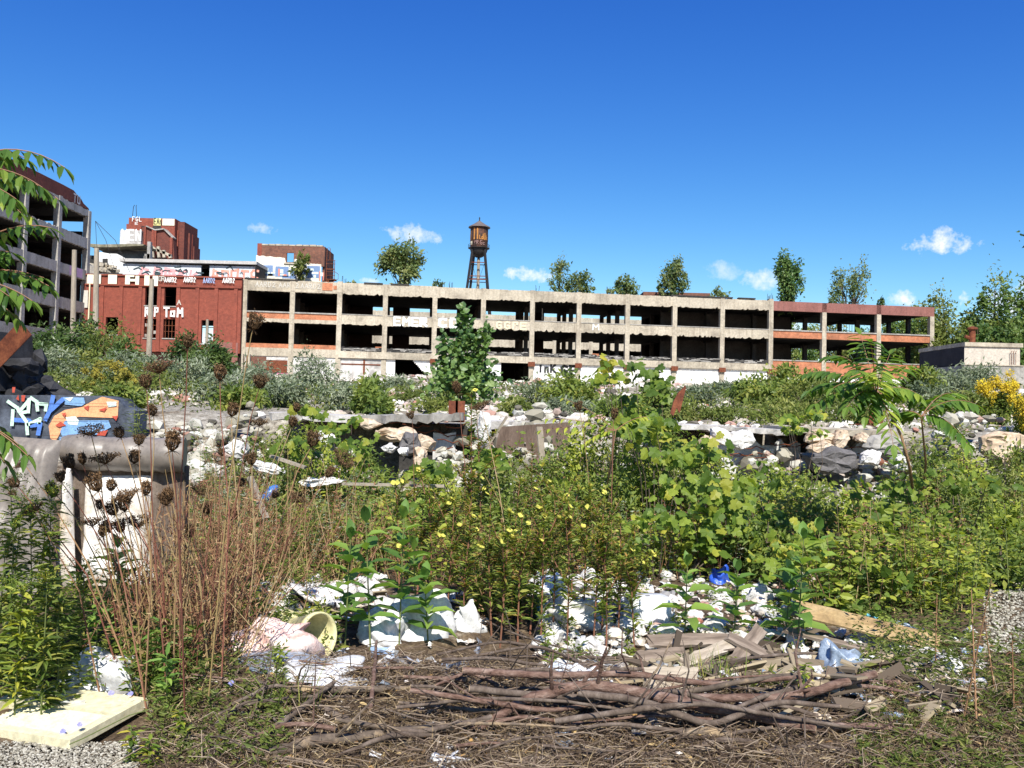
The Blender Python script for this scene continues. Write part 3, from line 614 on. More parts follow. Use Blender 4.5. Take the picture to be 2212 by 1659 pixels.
def cb(a, b_, c_, d_, k=0): p = cz(a, b_); q = cz(c_, d_); y = -.08 - .01 * k; m.add([(p[0] - xl, y, q[1] - 16.6), (q[0] - xl, y, q[1] - 16.6), (q[0] - xl, y, p[1] - 16.6), (p[0] - xl, y, p[1] - 16.6)], [(0, 1, 2, 3)])
for r_ in ((275, 672, 550, 945), (620, 705, 945, 970), (1000, 770, 1130, 1020), (1240, 760, 1390, 900), (1420, 690, 1735, 1000), (430, 890, 600, 945), (790, 940, 1000, 1010)): cb(*r_)
m.obj('graffiti_block', flat('slate blue paint', (.18, .27, .45)), pb)
m = MB()
for r_ in ((345, 750, 440, 810), (345, 845, 480, 890), (740, 780, 815, 880), (505, 850, 610, 890), (740, 895, 850, 935), (1500, 760, 1580, 820), (1540, 845, 1700, 900), (1580, 920, 1640, 990), (560, 760, 612, 830), (1310, 900, 1380, 990), (1750, 860, 1815, 950)): cb(*r_, 1)
m.obj('graffiti_block', flat('pale mint paint', (.66, .78, .72)), pb)
m = MB()
for r_ in ((690, 765, 730, 945), (1720, 830, 1745, 1060), (1815, 860, 1835, 1060), (820, 905, 900, 945)): cb(*r_, 2)
m.obj('graffiti_block', flat('brick pink paint', (.65, .25, .20)), pb)
m = MB(); bx = PW + .15                                     # rusted balcony, hoop ladder and brace on the right flank
m.box((bx, .2, 2.3), (bx + 1.3, 1.6, 2.42)); m.box((bx, .2, 3.7), (bx + 1.2, .28, 3.85))
for x in (bx + .1, bx + 1.2): m.tube([(x, .25, 2.4), (x, .25, 5.0)], .05, 5)
for z in (2.9, 3.4, 4.5, 5.0): m.tube([(bx, .24, z), (bx + 1.3, .24, z)], .035, 5)
m.tube([(bx + .1, .2, 5), (bx + .15, .2, 6.6), (bx + .35, .2, 6.8), (bx + .55, .2, 6.6), (bx + .55, .2, 5)], .05, 5)
m.tube([(bx + 1.3, .24, 3.4), (bx + 1.75, .24, 3.1), (bx + 1.75, .24, 2.4), (bx + 1.3, .24, 2.3)], .04, 5)
m.tube([(bx + 1.4, .3, 2.3), (bx + .1, .3, 1.2)], .06, 5); m.box((bx, .3, 0), (bx + .5, .9, 2.3))
m.obj('fire_escape', M['rust'], pb)

# ------------------------------------------------------------------ gutted plastered ruin behind the red block
UY = 128.0
def uz(a, b): p = at((260 + a / 6.144) / 1.47559, (660 + b / 6.144) / 1.47559, UY); return p[0], p[2]   # crop (260,660)-(620,900)
ux0 = uz(90, 800)[0]; ru = thing('gutted_ruin', (ux0, UY, 12), 'roofless plastered ruin with peeling white walls behind the red brick block', 'building')
def ul(a, b): q = uz(a, b); return q[0] - ux0, q[1] - 12
def wallpoly(pts, y, d, mat, name, par):
    m = MB(); m.prism([(x, y, z) for x, z in pts], (0, d, 0)); return m.obj(name, mat, par)
wp = [ul(*q) for q in ((320, 1300), (860, 1300), (850, 1050), (860, 1010), (780, 960), (690, 915), (530, 910), (320, 870))]
wallpoly(wp, 0, .3, M['white'], 'plaster_wall', ru)
wallpoly([ul(*q) for q in ((410, 1165), (515, 1165), (515, 1010), (410, 1010))], -.03, .025, M['tar'], 'window_hole', ru)  # flat black panel, its colour stands for the unlit opening
wallpoly([ul(*q) for q in ((250, 1300), (1250, 1300), (1235, 800), (250, 790))], 2.5, .3, surf('sooty grey plaster', [(.08, .085, .09), (.18, .19, .20), (.30, .31, .32)], .35), 'inner_wall', ru)  # mottled dark grey wall
rf = [ul(*q) for q in ((150, 770), (250, 800), (700, 795), (1240, 770), (1260, 745), (1050, 735), (700, 742), (420, 745), (155, 728))]
wallpoly(rf, -.6, 4.5, surf('mossy broken roof slab', [(.10, .09, .06), (.22, .20, .13), (.36, .32, .26)], 1.2), 'broken_roof', ru)
for q0, q1 in (((1245, 920), (1340, 1050)), ((1300, 680), (1350, 1050)), ((1230, 960), (1260, 1060))):
    a = ul(*q0); b = ul(*q1); m = MB(); m.box((a[0], -.2, b[1]), (b[0], .4, a[1])); m.obj('broken_pier', M['concgrey'], ru)
m = MB()
for k in range(40):
    a = ul(random.uniform(180, 740), random.uniform(1150, 1320)); s_ = random.uniform(.2, .7); m.obox((a[0], -1 + random.uniform(-1, .5), a[1]), (s_ * 1.6, s_, s_ * .8), rotz(random.uniform(0, 3)) @ rotx(random.uniform(-.5, .5)), random.random())
m.obj('rubble_heap', M['conc'], ru)
m = MB(); m.prism([(a[0], 1.0, a[1]) for a in (ul(20, 1300), ul(250, 1300), ul(240, 930), ul(100, 920))], (0, .4, 0)); m.obj('dark_bay', M['tar'], ru)  # black sheet whose colour stands for the darkness of the bay

# ------------------------------------------------------------------ stepped brick tower
TY = 150.0
def tz(a, b, Y=TY): p = at((260 + a / 6.144) / 1.47559, (660 + b / 6.144) / 1.47559, Y); return p[0], p[2]
tx0 = tz(880, 300)[0]; tw = thing('brick_tower', (tx0, TY, 8), 'tall dark red brick stair tower with ribbed corners and graffiti at the top', 'tower')
def tl(a, b): q = tz(a, b); return q[0] - tx0, q[1] - 8
A = tl(890, 330); B = tl(1830, 220); zt_ = tl(930, 205)[1]; xr_ = tl(1830, 300)[0]
m = MB(); m.box((0, 0, 0), (xr_, 6, A[1])); m.box((tl(930, 0)[0], .1, A[1] + .003), (xr_, 6, zt_)); m.obj('shaft', M['redbrick'], tw)
xe = [tl(q, 400)[0] for q in (1830, 1965, 2000, 2030)]
for i, (top_b, yoff) in enumerate(((260, 1.2), (440, 3.0), (670, 4.6))):
    m = MB(); m.box((xe[i] + .003, yoff, 0), (xe[i + 1], 7.5, tl(1900, top_b)[1])); m.obj('corner_step', M['darkbrick'], tw)
for q in (1840, 1870, 1900, 1935, 1960, 1985): x = tl(q, 700)[0]; m = MB(); m.box((x - .10, .9 + (q - 1840) * .022, 0), (x + .10, 1.4 + (q - 1840) * .022, tl(1900, 440)[1])); m.obj('brick_rib', M['redbrick'], tw)
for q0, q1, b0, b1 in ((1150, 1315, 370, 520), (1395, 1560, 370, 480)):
    a = tl(q0, b0); b = tl(q1, b1); m = MB(); m.box((a[0], -.06, b[1]), (b[0], -.01, a[1])); m.obj('window_hole', M['tar'], tw)  # black plates on the shaft paint the dark of the window openings
m = MB(); p = tl(1410, 360); q = tl(1560, 222); m.box((p[0], -.1, p[1]), (q[0], -.01, q[1])); m.obj('painted_panel', flat('yellow panel paint', (.72, .66, .28)), tw)
m = MB(); p = tl(1585, 360); q = tl(1825, 235); m.box((p[0], -.1, p[1]), (q[0], -.01, q[1])); m.obj('painted_panel', flat('ivory panel paint', (.74, .70, .55)), tw)
m = MB(); p = tl(1425, 335); spray(m, 'EAn', p[0], p[1], 1.0, .34, .13, yplane(-.11), .5); m.obj('graffiti_lettering', M['sprayblack'], tw)
m = MB(); p = tl(995, 275); spray(m, 'FGL', p[0], p[1], .75, .42, .1, yplane(-.01), .6); spray(m, 'E', p[0] + .5, p[1] - .6, .4, .5, .07, yplane(-.01)); m.obj('graffiti_lettering', M['spraywhite'], tw)
m = MB(); p = tl(950, 205)
for dx in (0, .75): m.tube([(p[0] + .2 + dx, .4, p[1]), (p[0] + .35 + dx * .6, .4, p[1] + 2.0), (p[0] + .55 + dx * .4, .4, p[1] + 2.3)], .05, 5)
m.obj('hoop_ladder', M['darksteel'], tw)
p = tl(800, 530); m = MB()
for k in range(4): m.tube([(p[0] + .1 * k, -.2, p[1] - 2), (p[0] + .25 + .05 * k, -.2, p[1])], .04, 4)
for z in range(4): m.tube([(p[0], -.2, p[1] - z * .55), (p[0] + 1.2, -.2, p[1] - z * .55)], .05, 4)
m.obj('ladder_cage', M['darksteel'], tw)
# lower annexe in front of the tower: white band with letters, sloping ribbed wing
m = MB(); a = tl(870, 500); b = tl(1265, 740); m.box((a[0], -2.2, 0), (b[0], -.05, a[1])); m.obj('annexe', M['whitedirty'], tw)
m = MB(); p = tl(900, 690); spray(m, 'MEN', p[0], p[1], 1.75, .85, .26, yplane(-2.2), 1.2); m.obj('graffiti_lettering', M['spraywhite'], tw)
m = MB(); pts = [tl(*q) for q in ((1220, 1100), (1220, 420), (1345, 425), (1520, 500), (1690, 480), (1860, 650), (1880, 1100))]; m.prism([(x, -1.4, z) for x, z in pts], (0, 1.3, 0)); m.obj('sloping_wing', M['darkbrick'], tw)
for q, t in ((1470, 500), (1500, 500), (1530, 505), (1820, 640), (1845, 650), (1240, 430), (1330, 430)):
    a = tl(q, t); m = MB(); m.box((a[0] - .1, -1.75, 0), (a[0] + .12, -1.42, a[1] + .1)); m.obj('brick_rib', M['redbrick'], tw)
for q0, q1 in (((1520, 500), (1690, 480)), ((1690, 480), (1860, 650)), ((1345, 425), (1520, 500))):
    a = tl(*q0); b = tl(*q1); m = MB(); m.beam((a[0], -1.0, a[1] + .12), (b[0], -1.0, b[1] + .12), 1.6, .2); m.obj('coping', M['concgrey'], tw)
for q0, q1 in (((1480, 820), (1580, 900)), ((1580, 890), (1760, 960)), ((1740, 950), (1870, 1010)), ((1625, 830), (1640, 1040)), ((1500, 820), (1520, 1040)), ((1730, 900), (1740, 1040)), ((1850, 980), (1855, 1050))):
    a = tl(*q0); b = tl(*q1); m = MB(); m.beam((a[0], -2.6, a[1]), (b[0] + .01, -2.6, b[1]), .5, .45); m.obj('broken_frame', M['conc'], tw)

# ------------------------------------------------------------------ water tower
WY = 200.0
def wz_(a, b): p = at((1470 + a / 6.92) / 1.47559, (690 + b / 6.92) / 1.47559, WY); return p[0], p[2]    # crop (1470,690)-(1590,930)
wc = wz_(393, 600)[0]
wt = thing('water_tower', (wc, WY, 4), 'rust streaked water tower on thin steel legs with a conical roof and orange letters', 'water tower')
def wl(a, b): q = wz_(a, b); return q[0] - wc, q[1] - 4
rT = (wl(590, 600)[0] - wl(200, 600)[0]) / 2
zR, zA, zB, zBot = wl(400, 245)[1], wl(400, 95)[1], wl(400, 705)[1], wl(400, 915)[1]
m = MB(); m.lathe([(rT, zB), (rT, zB + (zR - zB) * .33), (rT + .03, zB + (zR - zB) * .34), (rT + .03, zB + (zR - zB) * .66), (rT, zB + (zR - zB) * .67), (rT, zR)], n=40); m.obj('tank', surf('rusted tank steel', [(.02, .016, .014), (.05, .03, .025), (.12, .05, .03)], .7, .7, streak=((.16, .06, .03), .7)), wt, smooth=True)
m = MB(); m.lathe([(rT * 1.24, zR - .1), (rT * 1.22, zR + .1), (rT * .6, zR + (zA - zR) * .52), (.12, zA), (0.01, zA)], n=32); m.lathe([(0.01, zR - .11), (rT * 1.24, zR - .1)], n=32)
m.obj('conical_roof', surf('faded roof plate', [(.10, .085, .085), (.17, .14, .13)], 1.2, .7), wt)
m = MB(); m.lathe([(.16, zA - .1), (.1, zA + .5), (.18, zA + .6), (.02, zA + .9)], n=8); m.obj('finial', M['darksteel'], wt)
m = MB(); m.lathe([(rT * math.cos(t), zB - (zB - zBot) * math.sin(t)) for t in np.linspace(0, 1.45, 9)] + [(.35, zBot - .2), (.3, zBot - .8)], n=32); m.obj('bowl', M['darksteel'], wt, smooth=True)
m = MB(); m.lathe([(rT, zB - .05), (rT * 1.22, zB - .05), (rT * 1.22, zB + .05), (rT, zB + .05)], n=32)
for k in range(16): t = k / 16 * 6.283; m.tube([(rT * 1.2 * math.cos(t), rT * 1.2 * math.sin(t), zB), (rT * 1.2 * math.cos(t), rT * 1.2 * math.sin(t), zB + .8)], .03, 4)
m.tube([(rT * 1.2 * math.cos(t), rT * 1.2 * math.sin(t), zB + .8) for t in np.linspace(0, 6.283, 33)], .03, 4); m.obj('catwalk', M['darksteel'], wt)
zl0 = wl(0, 1570)[1]; hb = (wl(595, 1570)[0] - wl(145, 1570)[0]) / 2; ht = (wl(520, 760)[0] - wl(262, 760)[0]) / 2
for sx, sy in ((-1, -1), (1, -1), (1, 1), (-1, 1)):
    def lp(z): t = (z - zl0) / (zB - zl0); r_ = hb + (ht - hb) * t; return (sx * r_ * (1 if sy < 0 else .86) + (0 if sy < 0 else .12), sy * r_, z)
    m = MB(); m.beam(lp(-4), lp(zB - .2), .42, .42); m.obj('leg', M['darksteel'], wt)
for zz in (wl(0, 1030)[1], wl(0, 1335)[1], wl(0, 1410)[1], zl0 - 8):
    m = MB(); t = (zz - zl0) / (zB - zl0); r_ = hb + (ht - hb) * t
    for sy in (-1, 1): m.beam((-r_, sy * r_, zz), (r_, sy * r_, zz), .22, .16)
    for sx in (-1, 1): m.beam((sx * r_, -r_, zz), (sx * r_, r_, zz), .2, .16)
    m.obj('strut', M['darksteel'] if zz > zl0 + 8 else M['rust'], wt)
m = MB(); za, zc = zl0 - 8, wl(0, 1030)[1]
for sx in (-1, 1): m.tube([(sx * hb * 1.15, -hb * 1.15, za), (-sx * ht * 1.1, -ht * 1.1, zc)], .035, 4)
m.obj('tie_rod', M['darksteel'], wt)
m = MB(); m.tube([(0, 0, -1), (0, 0, zBot - .3)], .36, 10); m.obj('riser_pipe', M['polewood'], wt)
m = MB()
def cylf(x, z, k): t = x / rT; return ((rT + .04 + .01 * k) * math.sin(t), -(rT + .04 + .01 * k) * math.cos(t), z)
def wtext(s, a, b, hh, ww, th, adv=None): p = wl(a, b); spray(m, s, math.asin(max(-.98, min(.98, p[0] / rT))) * rT, p[1], hh, ww, th, cylf, adv)
wtext('I', 215, 535, 2.2, .3, .25); wtext('O', 290, 520, 2.4, .95, .30); wtext('L', 412, 530, .85, .35, .15); wtext('d', 455, 530, 1.1, .45, .18); wtext('U', 505, 535, 1.4, .5, .2); wtext('k', 548, 535, .9, .4, .15)
m.obj('lettering', surf('orange faded letters', [(.34, .14, .04), (.55, .26, .07)], 1.5), wt)
m = MB(); wtext('r', 300, 640, .75, .3, .09); wtext('R', 345, 640, .85, .45, .1); wtext('G', 420, 650, 1.0, .55, .1); wtext('E', 490, 650, .5, .4, .08); m.obj('lettering', flat('faded pink letters', (.36, .22, .20)), wt)
m = MB(); p = wl(215, 640); q = wl(265, 565)
m.add([cylf(a, b, 1) for a, b in ((-rT * 1.15, p[1]), (-rT * .78, p[1]), (-rT * .78, q[1]), (-rT * 1.15, q[1]))], [(0, 1, 2, 3)]); m.obj('painted_panel', M['spraycream'], wt)

# ------------------------------------------------------------------ left factory, receding straight away from the viewer
LX = -54.0
lb = thing('left_factory', (LX, 85, 0), 'grey open framed concrete factory receding on the far side, with a torn brick parapet', 'building')
ys = [109.5 - 85 - 7.1 * k for k in range(6)]
for i, y in enumerate(ys):
    m = MB(); m.box((-.65, y - .32, 2), (.06, y + .32, 25.7 if i else 25.5), random.random()); m.obj('column', M['concgrey'], lb)
def lpanel(y0, y1, z0, z1, lo=.05, hi=.05, x0=-.42, x1=.0, rnd=.5):
    m = MB(); ragged_panel(m, y0, y1, z0, z1, 0, 1, lo, hi, rnd=rnd)
    v = m.V[-1].copy(); m.V[-1] = np.stack([x0 + (x1 - x0) * v[:, 1], v[:, 0], v[:, 2]], 1); m.Fc[-1] = m.Fc[-1][:, ::-1].copy() if False else m.Fc[-1]; return m
for i in range(5):
    y1, y0 = ys[i] - .33, ys[i + 1] + .33
    for (z0, z1, lo, hi) in ((20.6, 22.0, .08, .05 if i == 0 else .22), (16.6, 17.9, .05, .04), (12.4, 13.8, .10, .04), (8.4, 9.7, .05, .05), (24.6, 25.6, .12, .12)):
        lpanel(y0, y1, z0, z1, lo, hi, rnd=random.random()).obj('spandrel', M['concgrey'], lb)
    m = MB(); m.box((-.5, y0, 3), (-.1, y1, 7.2)); m.obj('ground_wall', M['darkbrick'], lb)
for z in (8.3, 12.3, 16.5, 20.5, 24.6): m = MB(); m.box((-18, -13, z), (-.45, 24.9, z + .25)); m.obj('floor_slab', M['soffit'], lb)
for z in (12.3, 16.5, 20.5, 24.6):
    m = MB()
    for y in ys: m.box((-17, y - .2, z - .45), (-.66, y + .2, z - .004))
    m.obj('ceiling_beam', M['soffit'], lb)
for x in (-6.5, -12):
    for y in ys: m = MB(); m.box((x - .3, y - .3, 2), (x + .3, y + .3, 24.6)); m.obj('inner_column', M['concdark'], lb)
m = MB(); m.box((-18.3, -13, 2), (-18, 24.9, 24.6)); m.box((-18, -13.3, 2), (-.5, -13, 25.6)); m.obj('rear_wall', M['sootbrick'], lb)  # second box is an unseen end wall, added to keep sunlight out
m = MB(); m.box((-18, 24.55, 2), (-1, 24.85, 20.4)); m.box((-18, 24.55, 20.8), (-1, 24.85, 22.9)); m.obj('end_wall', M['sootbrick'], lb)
m = MB(); pts = [(0, -13, 25.62), (0, 24.4, 25.62), (0, 24.2, 25.8), (0, 22.9, 26.1), (0, 22.3, 26.5), (0, 21.2, 26.8), (0, 20.4, 27.1), (0, 18.0, 27.15), (0, -13, 27.15)]
m.prism([(-.05, y, z) for _, y, z in pts], (-.4, 0, 0)); m.obj('parapet', M['darkbrick'], lb)
m = MB(); 
def xplane(y, z, k): return (.0 - .02 + .006 * k, y, z)
spray(m, 'TU', 20.4, 25.75, .95, .6, .18, xplane, .9); m.obj('graffiti_lettering', flat('greyed white spray', (.55, .53, .52)), lb)
m = MB(); m.add([(.01, 20.0, 16.75), (.01, 23.2, 16.75), (.01, 23.2, 17.85), (.01, 20.0, 17.85)], [(0, 1, 2, 3)]); m.obj('painted_panel', flat('lilac wash', (.46, .30, .46)), lb)
m = MB(); m.prism([(-.5, 24.9, 15.8), (1.0, 24.9, 16.6), (.7, 24.9, 18.4), (-.5, 24.9, 19.0)], (0, 1., 0)); m.obj('torn_slab', M['concgrey'], lb)
m = MB()
for x, z in ((1.0, 18.8), (3.0, 18.4), (5.0, 18.0)): m.tube([(.4, 25.2, 24.4), (x * .6, 25.2, 22), (x, 25.2, z)], .03, 4)
m.obj('hanging_cable', M['darksteel'], lb)

# ------------------------------------------------------------------ small concrete block house on the right
CYd = 60.0
cx0 = at(2083, 780, CYd)[0]
ch = thing('concrete_blockhouse', (cx0, CYd, 3), 'small flat roofed concrete block house with a rusty vent pipe on its roof', 'building')
zt_c = at(2083, 748, CYd)[2] - 3; zld = at(2083, 787, CYd)[2] - 3
m = MB(); m.box((0, 0, zld), (3.85, .3, zt_c)); m.box((3.55, .31, zld), (3.85, 6.6, zt_c)); m.obj('front_wall', surf('beige render', [(.46, .41, .34), (.56, .50, .42)], .7, streak=((.25, .21, .17), .35)), ch)
m = MB(); m.box((-.004, .004, zld), (.3, 6.6, zt_c - .02)); m.box((.3, 6.3, zld), (3.5, 6.6, zt_c)); m.obj('tarred_side_wall', surf('tarred wall', [(.022, .022, .026), (.045, .044, .05)], .8), ch)  # side and back walls coloured near black
m = MB(); m.box((-.02, -.12, zt_c + .003), (4.0, 6.75, zt_c + .28)); m.obj('roof_slab', M['conc'], ch)
m = MB(); m.box((-.08, -.14, -1), (4.2, 6.7, zld - .06)); m.box((4.2, -.02, -1), (12, 5, zld - .5)); m.obj('plinth', surf('stained plinth concrete', [(.20, .19, .17), (.42, .40, .36)], .5, streak=((.10, .10, .09), .8)), ch)
m = MB(); m.box((-.14, -.2, zld - .06), (4.0, .1, zld + .0)); m.obj('ledge', M['conc'], ch)
vx = at(2100, 740, CYd + 2)[0] - cx0
m = MB(); m.lathe([(.22, zt_c + .28), (.22, zt_c + 1.35), (.36, zt_c + 1.4), (.36, zt_c + 1.5), (.05, zt_c + 1.62)], c=(vx, 2, 0), n=16); m.tube([(vx - .15, 2, zt_c + .75), (vx - .5, 2, zt_c + .9)], .12, 8); m.obj('vent_pipe', M['rust'], ch)
m = MB()
for k in range(3): x = 3.15 + .16 * k; m.tube([(x, -.16, zld + .05), (x, -.16, zld + .95), (x + .1, -.12, zld + 1.0)], .02, 4)
m.obj('bent_rod', M['rust'], ch)

# ------------------------------------------------------------------ utility poles
def pole(px_top, py_top, px_bot, py_bot, D, r_, label):
    a = at(px_top, py_top, D); b = at(px_bot, py_bot, D); g0 = hz(b[0], D)
    t = (g0 - .3 - a[2]) / (b[2] - a[2]); b = a + (b - a) * t
    m = MB(); m.tube([b, (a + b) / 2, a], [r_ * 1.15, r_ * 1.05, r_ * .9], 10); return m.obj('utility_pole', M['polewood'], loc=(0, 0, 0), smooth=False, label=label, cat='pole')
pole(161, 540, 158, 690, 70, .20, 'greenish wooden pole standing before the grey open framed factory')
pole(209, 536, 206, 720, 70, .21, 'tall bare wooden pole at the corner where red brick meets grey factory')
pole(328, 603, 322, 755, 72, .20, 'bare wooden pole rising past the white painted letters on red brick')
pole(448, 690, 446, 770, 75, .13, 'short thin wooden pole in front of the red brick wall by the lone bright window')
# ------------------------------------------------------------------ foliage materials
M['lf_tree'] = leafmat('tree foliage', [(0.036, 0.072, 0.018), (0.078, 0.143, 0.033), (0.156, 0.221, 0.052), (0.247, 0.247, 0.065)], .3)
M['lf_roof'] = leafmat('poplar foliage', [(0.055, 0.094, 0.033), (0.110, 0.165, 0.055), (0.187, 0.231, 0.088), (0.264, 0.264, 0.099)], .35)
M['lf_grey'] = leafmat('grey green weed foliage', [(.06, .09, .05), (.14, .18, .11), (.25, .29, .20), (.40, .43, .34)], .25, .7)
M['lf_dark'] = leafmat('dark shrub foliage', [(0.031, 0.063, 0.017), (0.070, 0.119, 0.031), (0.140, 0.196, 0.049)], .3)
M['lf_olive'] = leafmat('olive shrub foliage', [(0.068, 0.101, 0.024), (0.149, 0.189, 0.041), (0.270, 0.270, 0.081)], .3)
M['lf_sap'] = leafmat('broad sapling leaves', [(0.026, 0.065, 0.018), (0.058, 0.124, 0.033), (0.117, 0.195, 0.052), (0.208, 0.286, 0.091)], .3, .42, .45)
M['lf_ail'] = leafmat('tree of heaven leaflets', [(0.042, 0.102, 0.018), (0.096, 0.186, 0.030), (0.204, 0.300, 0.042), (0.408, 0.432, 0.060)], .42, .42, .4)
M['lf_grape'] = leafmat('grape vine leaves', [(0.061, 0.112, 0.018), (0.135, 0.213, 0.030), (0.243, 0.314, 0.045), (0.486, 0.414, 0.060)], .45, .5, .3)
M['lf_mid'] = leafmat('weed foliage', [(0.047, 0.081, 0.018), (0.109, 0.162, 0.032), (0.202, 0.257, 0.054), (0.373, 0.351, 0.081)], .35)
M['lf_lime'] = leafmat('lime weed foliage', [(0.094, 0.145, 0.025), (0.204, 0.263, 0.044), (0.344, 0.394, 0.062), (0.500, 0.473, 0.075)], .4)
M['lf_milk'] = leafmat('milkweed leaves', [(0.081, 0.165, 0.037), (0.146, 0.261, 0.056), (0.260, 0.372, 0.075)], .4, .5)
M['lf_dry'] = leafmat('dry brown stems and leaves', [(0.112, 0.050, 0.025), (0.213, 0.106, 0.056), (0.350, 0.213, 0.112), (0.475, 0.338, 0.188)], .1, .8, tcol=(1, .9, .7))
M['lf_red'] = leafmat('reddish stalks', [(.13, .045, .03), (.22, .09, .06), (.31, .18, .10), (.28, .20, .08), (.38, .28, .15)], .05, .7, tcol=(1, .9, .7))
M['seedhead'] = leafmat('dried brown seed head', [(.05, .028, .014), (.11, .065, .03), (.20, .12, .06)], .05, .9, tcol=(1, .9, .7))
M['yellow'] = leafmat('yellow petals', [(.58, .55, .10), (.70, .66, .16)], .3, .6, tcol=(1.1, 1.1, .6))
M['golden'] = leafmat('goldenrod plumes', [(.42, .30, .02), (.62, .47, .03), (.74, .60, .05)], .2, .7, tcol=(1, 1, .6))
M['goldenold'] = leafmat('fading goldenrod plumes', [(.16, .16, .03), (.30, .26, .04), (.46, .36, .05)], .2, .7, tcol=(1, 1, .6))
M['blue'] = leafmat('blue chicory petals', [(.28, .27, .72), (.42, .42, .82)], .3, .6, tcol=(1, 1, 1))
M['stemgreen'] = leafmat('green stems', [(.10, .14, .04), (.18, .20, .07)], .05, .7)
M['bark'] = surf('grey brown bark', [(.055, .04, .03), (.12, .09, .07), (.20, .16, .13)], 14, .9, bmp=.6, dist=.006, stretch=(1, 1, .4))

def crown(m, c, rad, n, size, T, clumps=40, asp=.6, spread=.22, env=None, flat_=0.0, lo=0., hi=1., outer=.5):
    """leaves gathered in clumps through an ellipsoid"""
    c = np.array(c); rad = np.array(rad)
    d = unit(clumps); q = d * (rng.random((clumps, 1)) ** outer)
    if env is not None: q[:, :2] *= env(q[:, 2])[:, None]
    idx = rng.integers(0, clumps, n)
    p = c + (q[idx] + rng.normal(0, spread, (n, 3)) * rng.uniform(.6, 1.25, clumps)[idx][:, None]) * rad
    out = p - c; out /= np.linalg.norm(out, axis=1)[:, None] + 1e-6
    D = unit(n) * .8 + out * .5 + np.array([0, 0, -.25]); N = unit(n) * .7 + np.array([0, -.5, .75])
    s = size * np.clip(rng.lognormal(-.05, .32, n), .4, 2.0)
    base = rng.uniform(lo, hi, clumps)[idx]; r_ = np.clip(base * .6 + .4 * rng.uniform(lo, hi, n), 0, 1)
    m.leaves(p, D, N, s, s * asp, T, r_); return c + q * rad
def limbs(m, base, tips, r_, n=5):
    base = np.array(base, float)
    for t in tips:
        mid = base + (t - base) * .5 + rng.normal(0, .06, 3) * np.linalg.norm(t - base); mid[2] += .1 * np.linalg.norm(t - base)
        m.tube([base + (0, 0, random.uniform(0, .3) * (t[2] - base[2])), mid, t], [r_, r_ * .55, r_ * .2], n, random.random(), cap=False)
def tree(name, x, y, z, H, rx, label, cat='tree', group=None, nleaf=3000, size=.35, mat='lf_tree', trunks=1, lo=.25, asp=.6, clumps=45, spread=.15, ry=None, env=None, T=T_LANCE, bark='bark', tr=None, rlo=0., rhi=1.):
    t = thing(name, (x, y, z), label, cat, group)
    mt = MB(); mc = MB()
    for k in range(trunks):
        ox = 0 if trunks == 1 else (k - (trunks - 1) / 2) * rx * 1.0
        Hk = H * (1 if k == trunks - 1 else random.uniform(.82, .95)); rk = rx / (trunks ** .6)
        c = (ox, 0, Hk * (lo + 1) / 2); rad = (rk, ry or rk, Hk * (1 - lo) / 2)
        tips = crown(mc, c, rad, nleaf // trunks, size, T, clumps, asp, spread, env, lo=rlo, hi=rhi)
        r_ = tr or max(.04, H * .018)
        pts = [(ox * .25, 0, -.15), (ox * .6 + rng.normal(0, .03) * H, rng.normal(0, .02) * H, Hk * .35), (ox + rng.normal(0, .03) * H * .5, 0, Hk * .65), (ox, 0, Hk * .95)]
        mt.tube(pts, [r_, r_ * .8, r_ * .5, r_ * .1], 7)
        limbs(mt, (ox * .6, 0, Hk * lo * .8), tips[:: max(1, clumps // 14)], r_ * .4)
    mt.obj('trunk', M[bark], t); mc.obj('crown', M[mat], t); return t

# rooftop trees
envc = lambda z: np.clip(1.15 - .75 * np.clip(z, -.2, 1), .3, 1.1)
def rooftree(px, top, wpx, D, label, **k):
    wpx *= .9; D = 110 + .1205 * (at(px, top, 118)[0] + 34.3) + 2.0 + wpx / 2 / F * 118 * .8
    q = at(px, top, D); return tree('rooftop_tree', q[0], D, 16.5, q[2] - 16.5, wpx / 2 / F * D, label, group=None, mat=k.pop('mat', 'lf_roof'), **k)
rooftree(866, 520, 104, 114.5, 'full bushy rooftop tree growing left of the water tower', nleaf=4200, size=.42, lo=.12)
q = at(650, 548, 117); tree('rooftop_tree', q[0], 117, 16.5, q[2] - 16.5, 1.3, 'small rooftop tree with bare stem before the whitewashed penthouse', nleaf=900, size=.36, lo=.38, clumps=16, mat='lf_olive')
rooftree(1212, 560, 56, 116, 'sparse ragged rooftop tree whose bare shoots stick up', nleaf=1200, size=.3, lo=.1, env=envc, clumps=30, spread=.16)
rooftree(1252, 588, 62, 116, 'low rounded rooftop bush beside the sparse ragged tree', nleaf=1900, size=.34, lo=.02)
rooftree(1356, 586, 50, 117, 'small rooftop tree between the ragged bush and the tall oval tree', nleaf=1700, size=.33, lo=.05)
rooftree(1456, 552, 62, 118, 'oval rooftop tree rising beside the low red roof hut', nleaf=2900, size=.36, lo=.06, env=envc)
rooftree(1557, 620, 38, 118, 'tiny round rooftop shrub standing alone on the parapet', nleaf=700, size=.3, lo=.0)
rooftree(1704, 542, 66, 119, 'tall dense columnar rooftop tree at the start of the maroon parapet', nleaf=4200, size=.4, lo=.03, clumps=60, mat='lf_sap')
rooftree(1836, 564, 84, 119, 'twin stemmed thin rooftop tree above the maroon parapet', nleaf=2300, size=.32, lo=.05, trunks=2, clumps=36, spread=.16)
rooftree(1905, 640, 16, 122, 'tiny dark conifer tip showing over the maroon parapet', nleaf=320, size=.3, lo=.0, env=envc, mat='lf_dark')
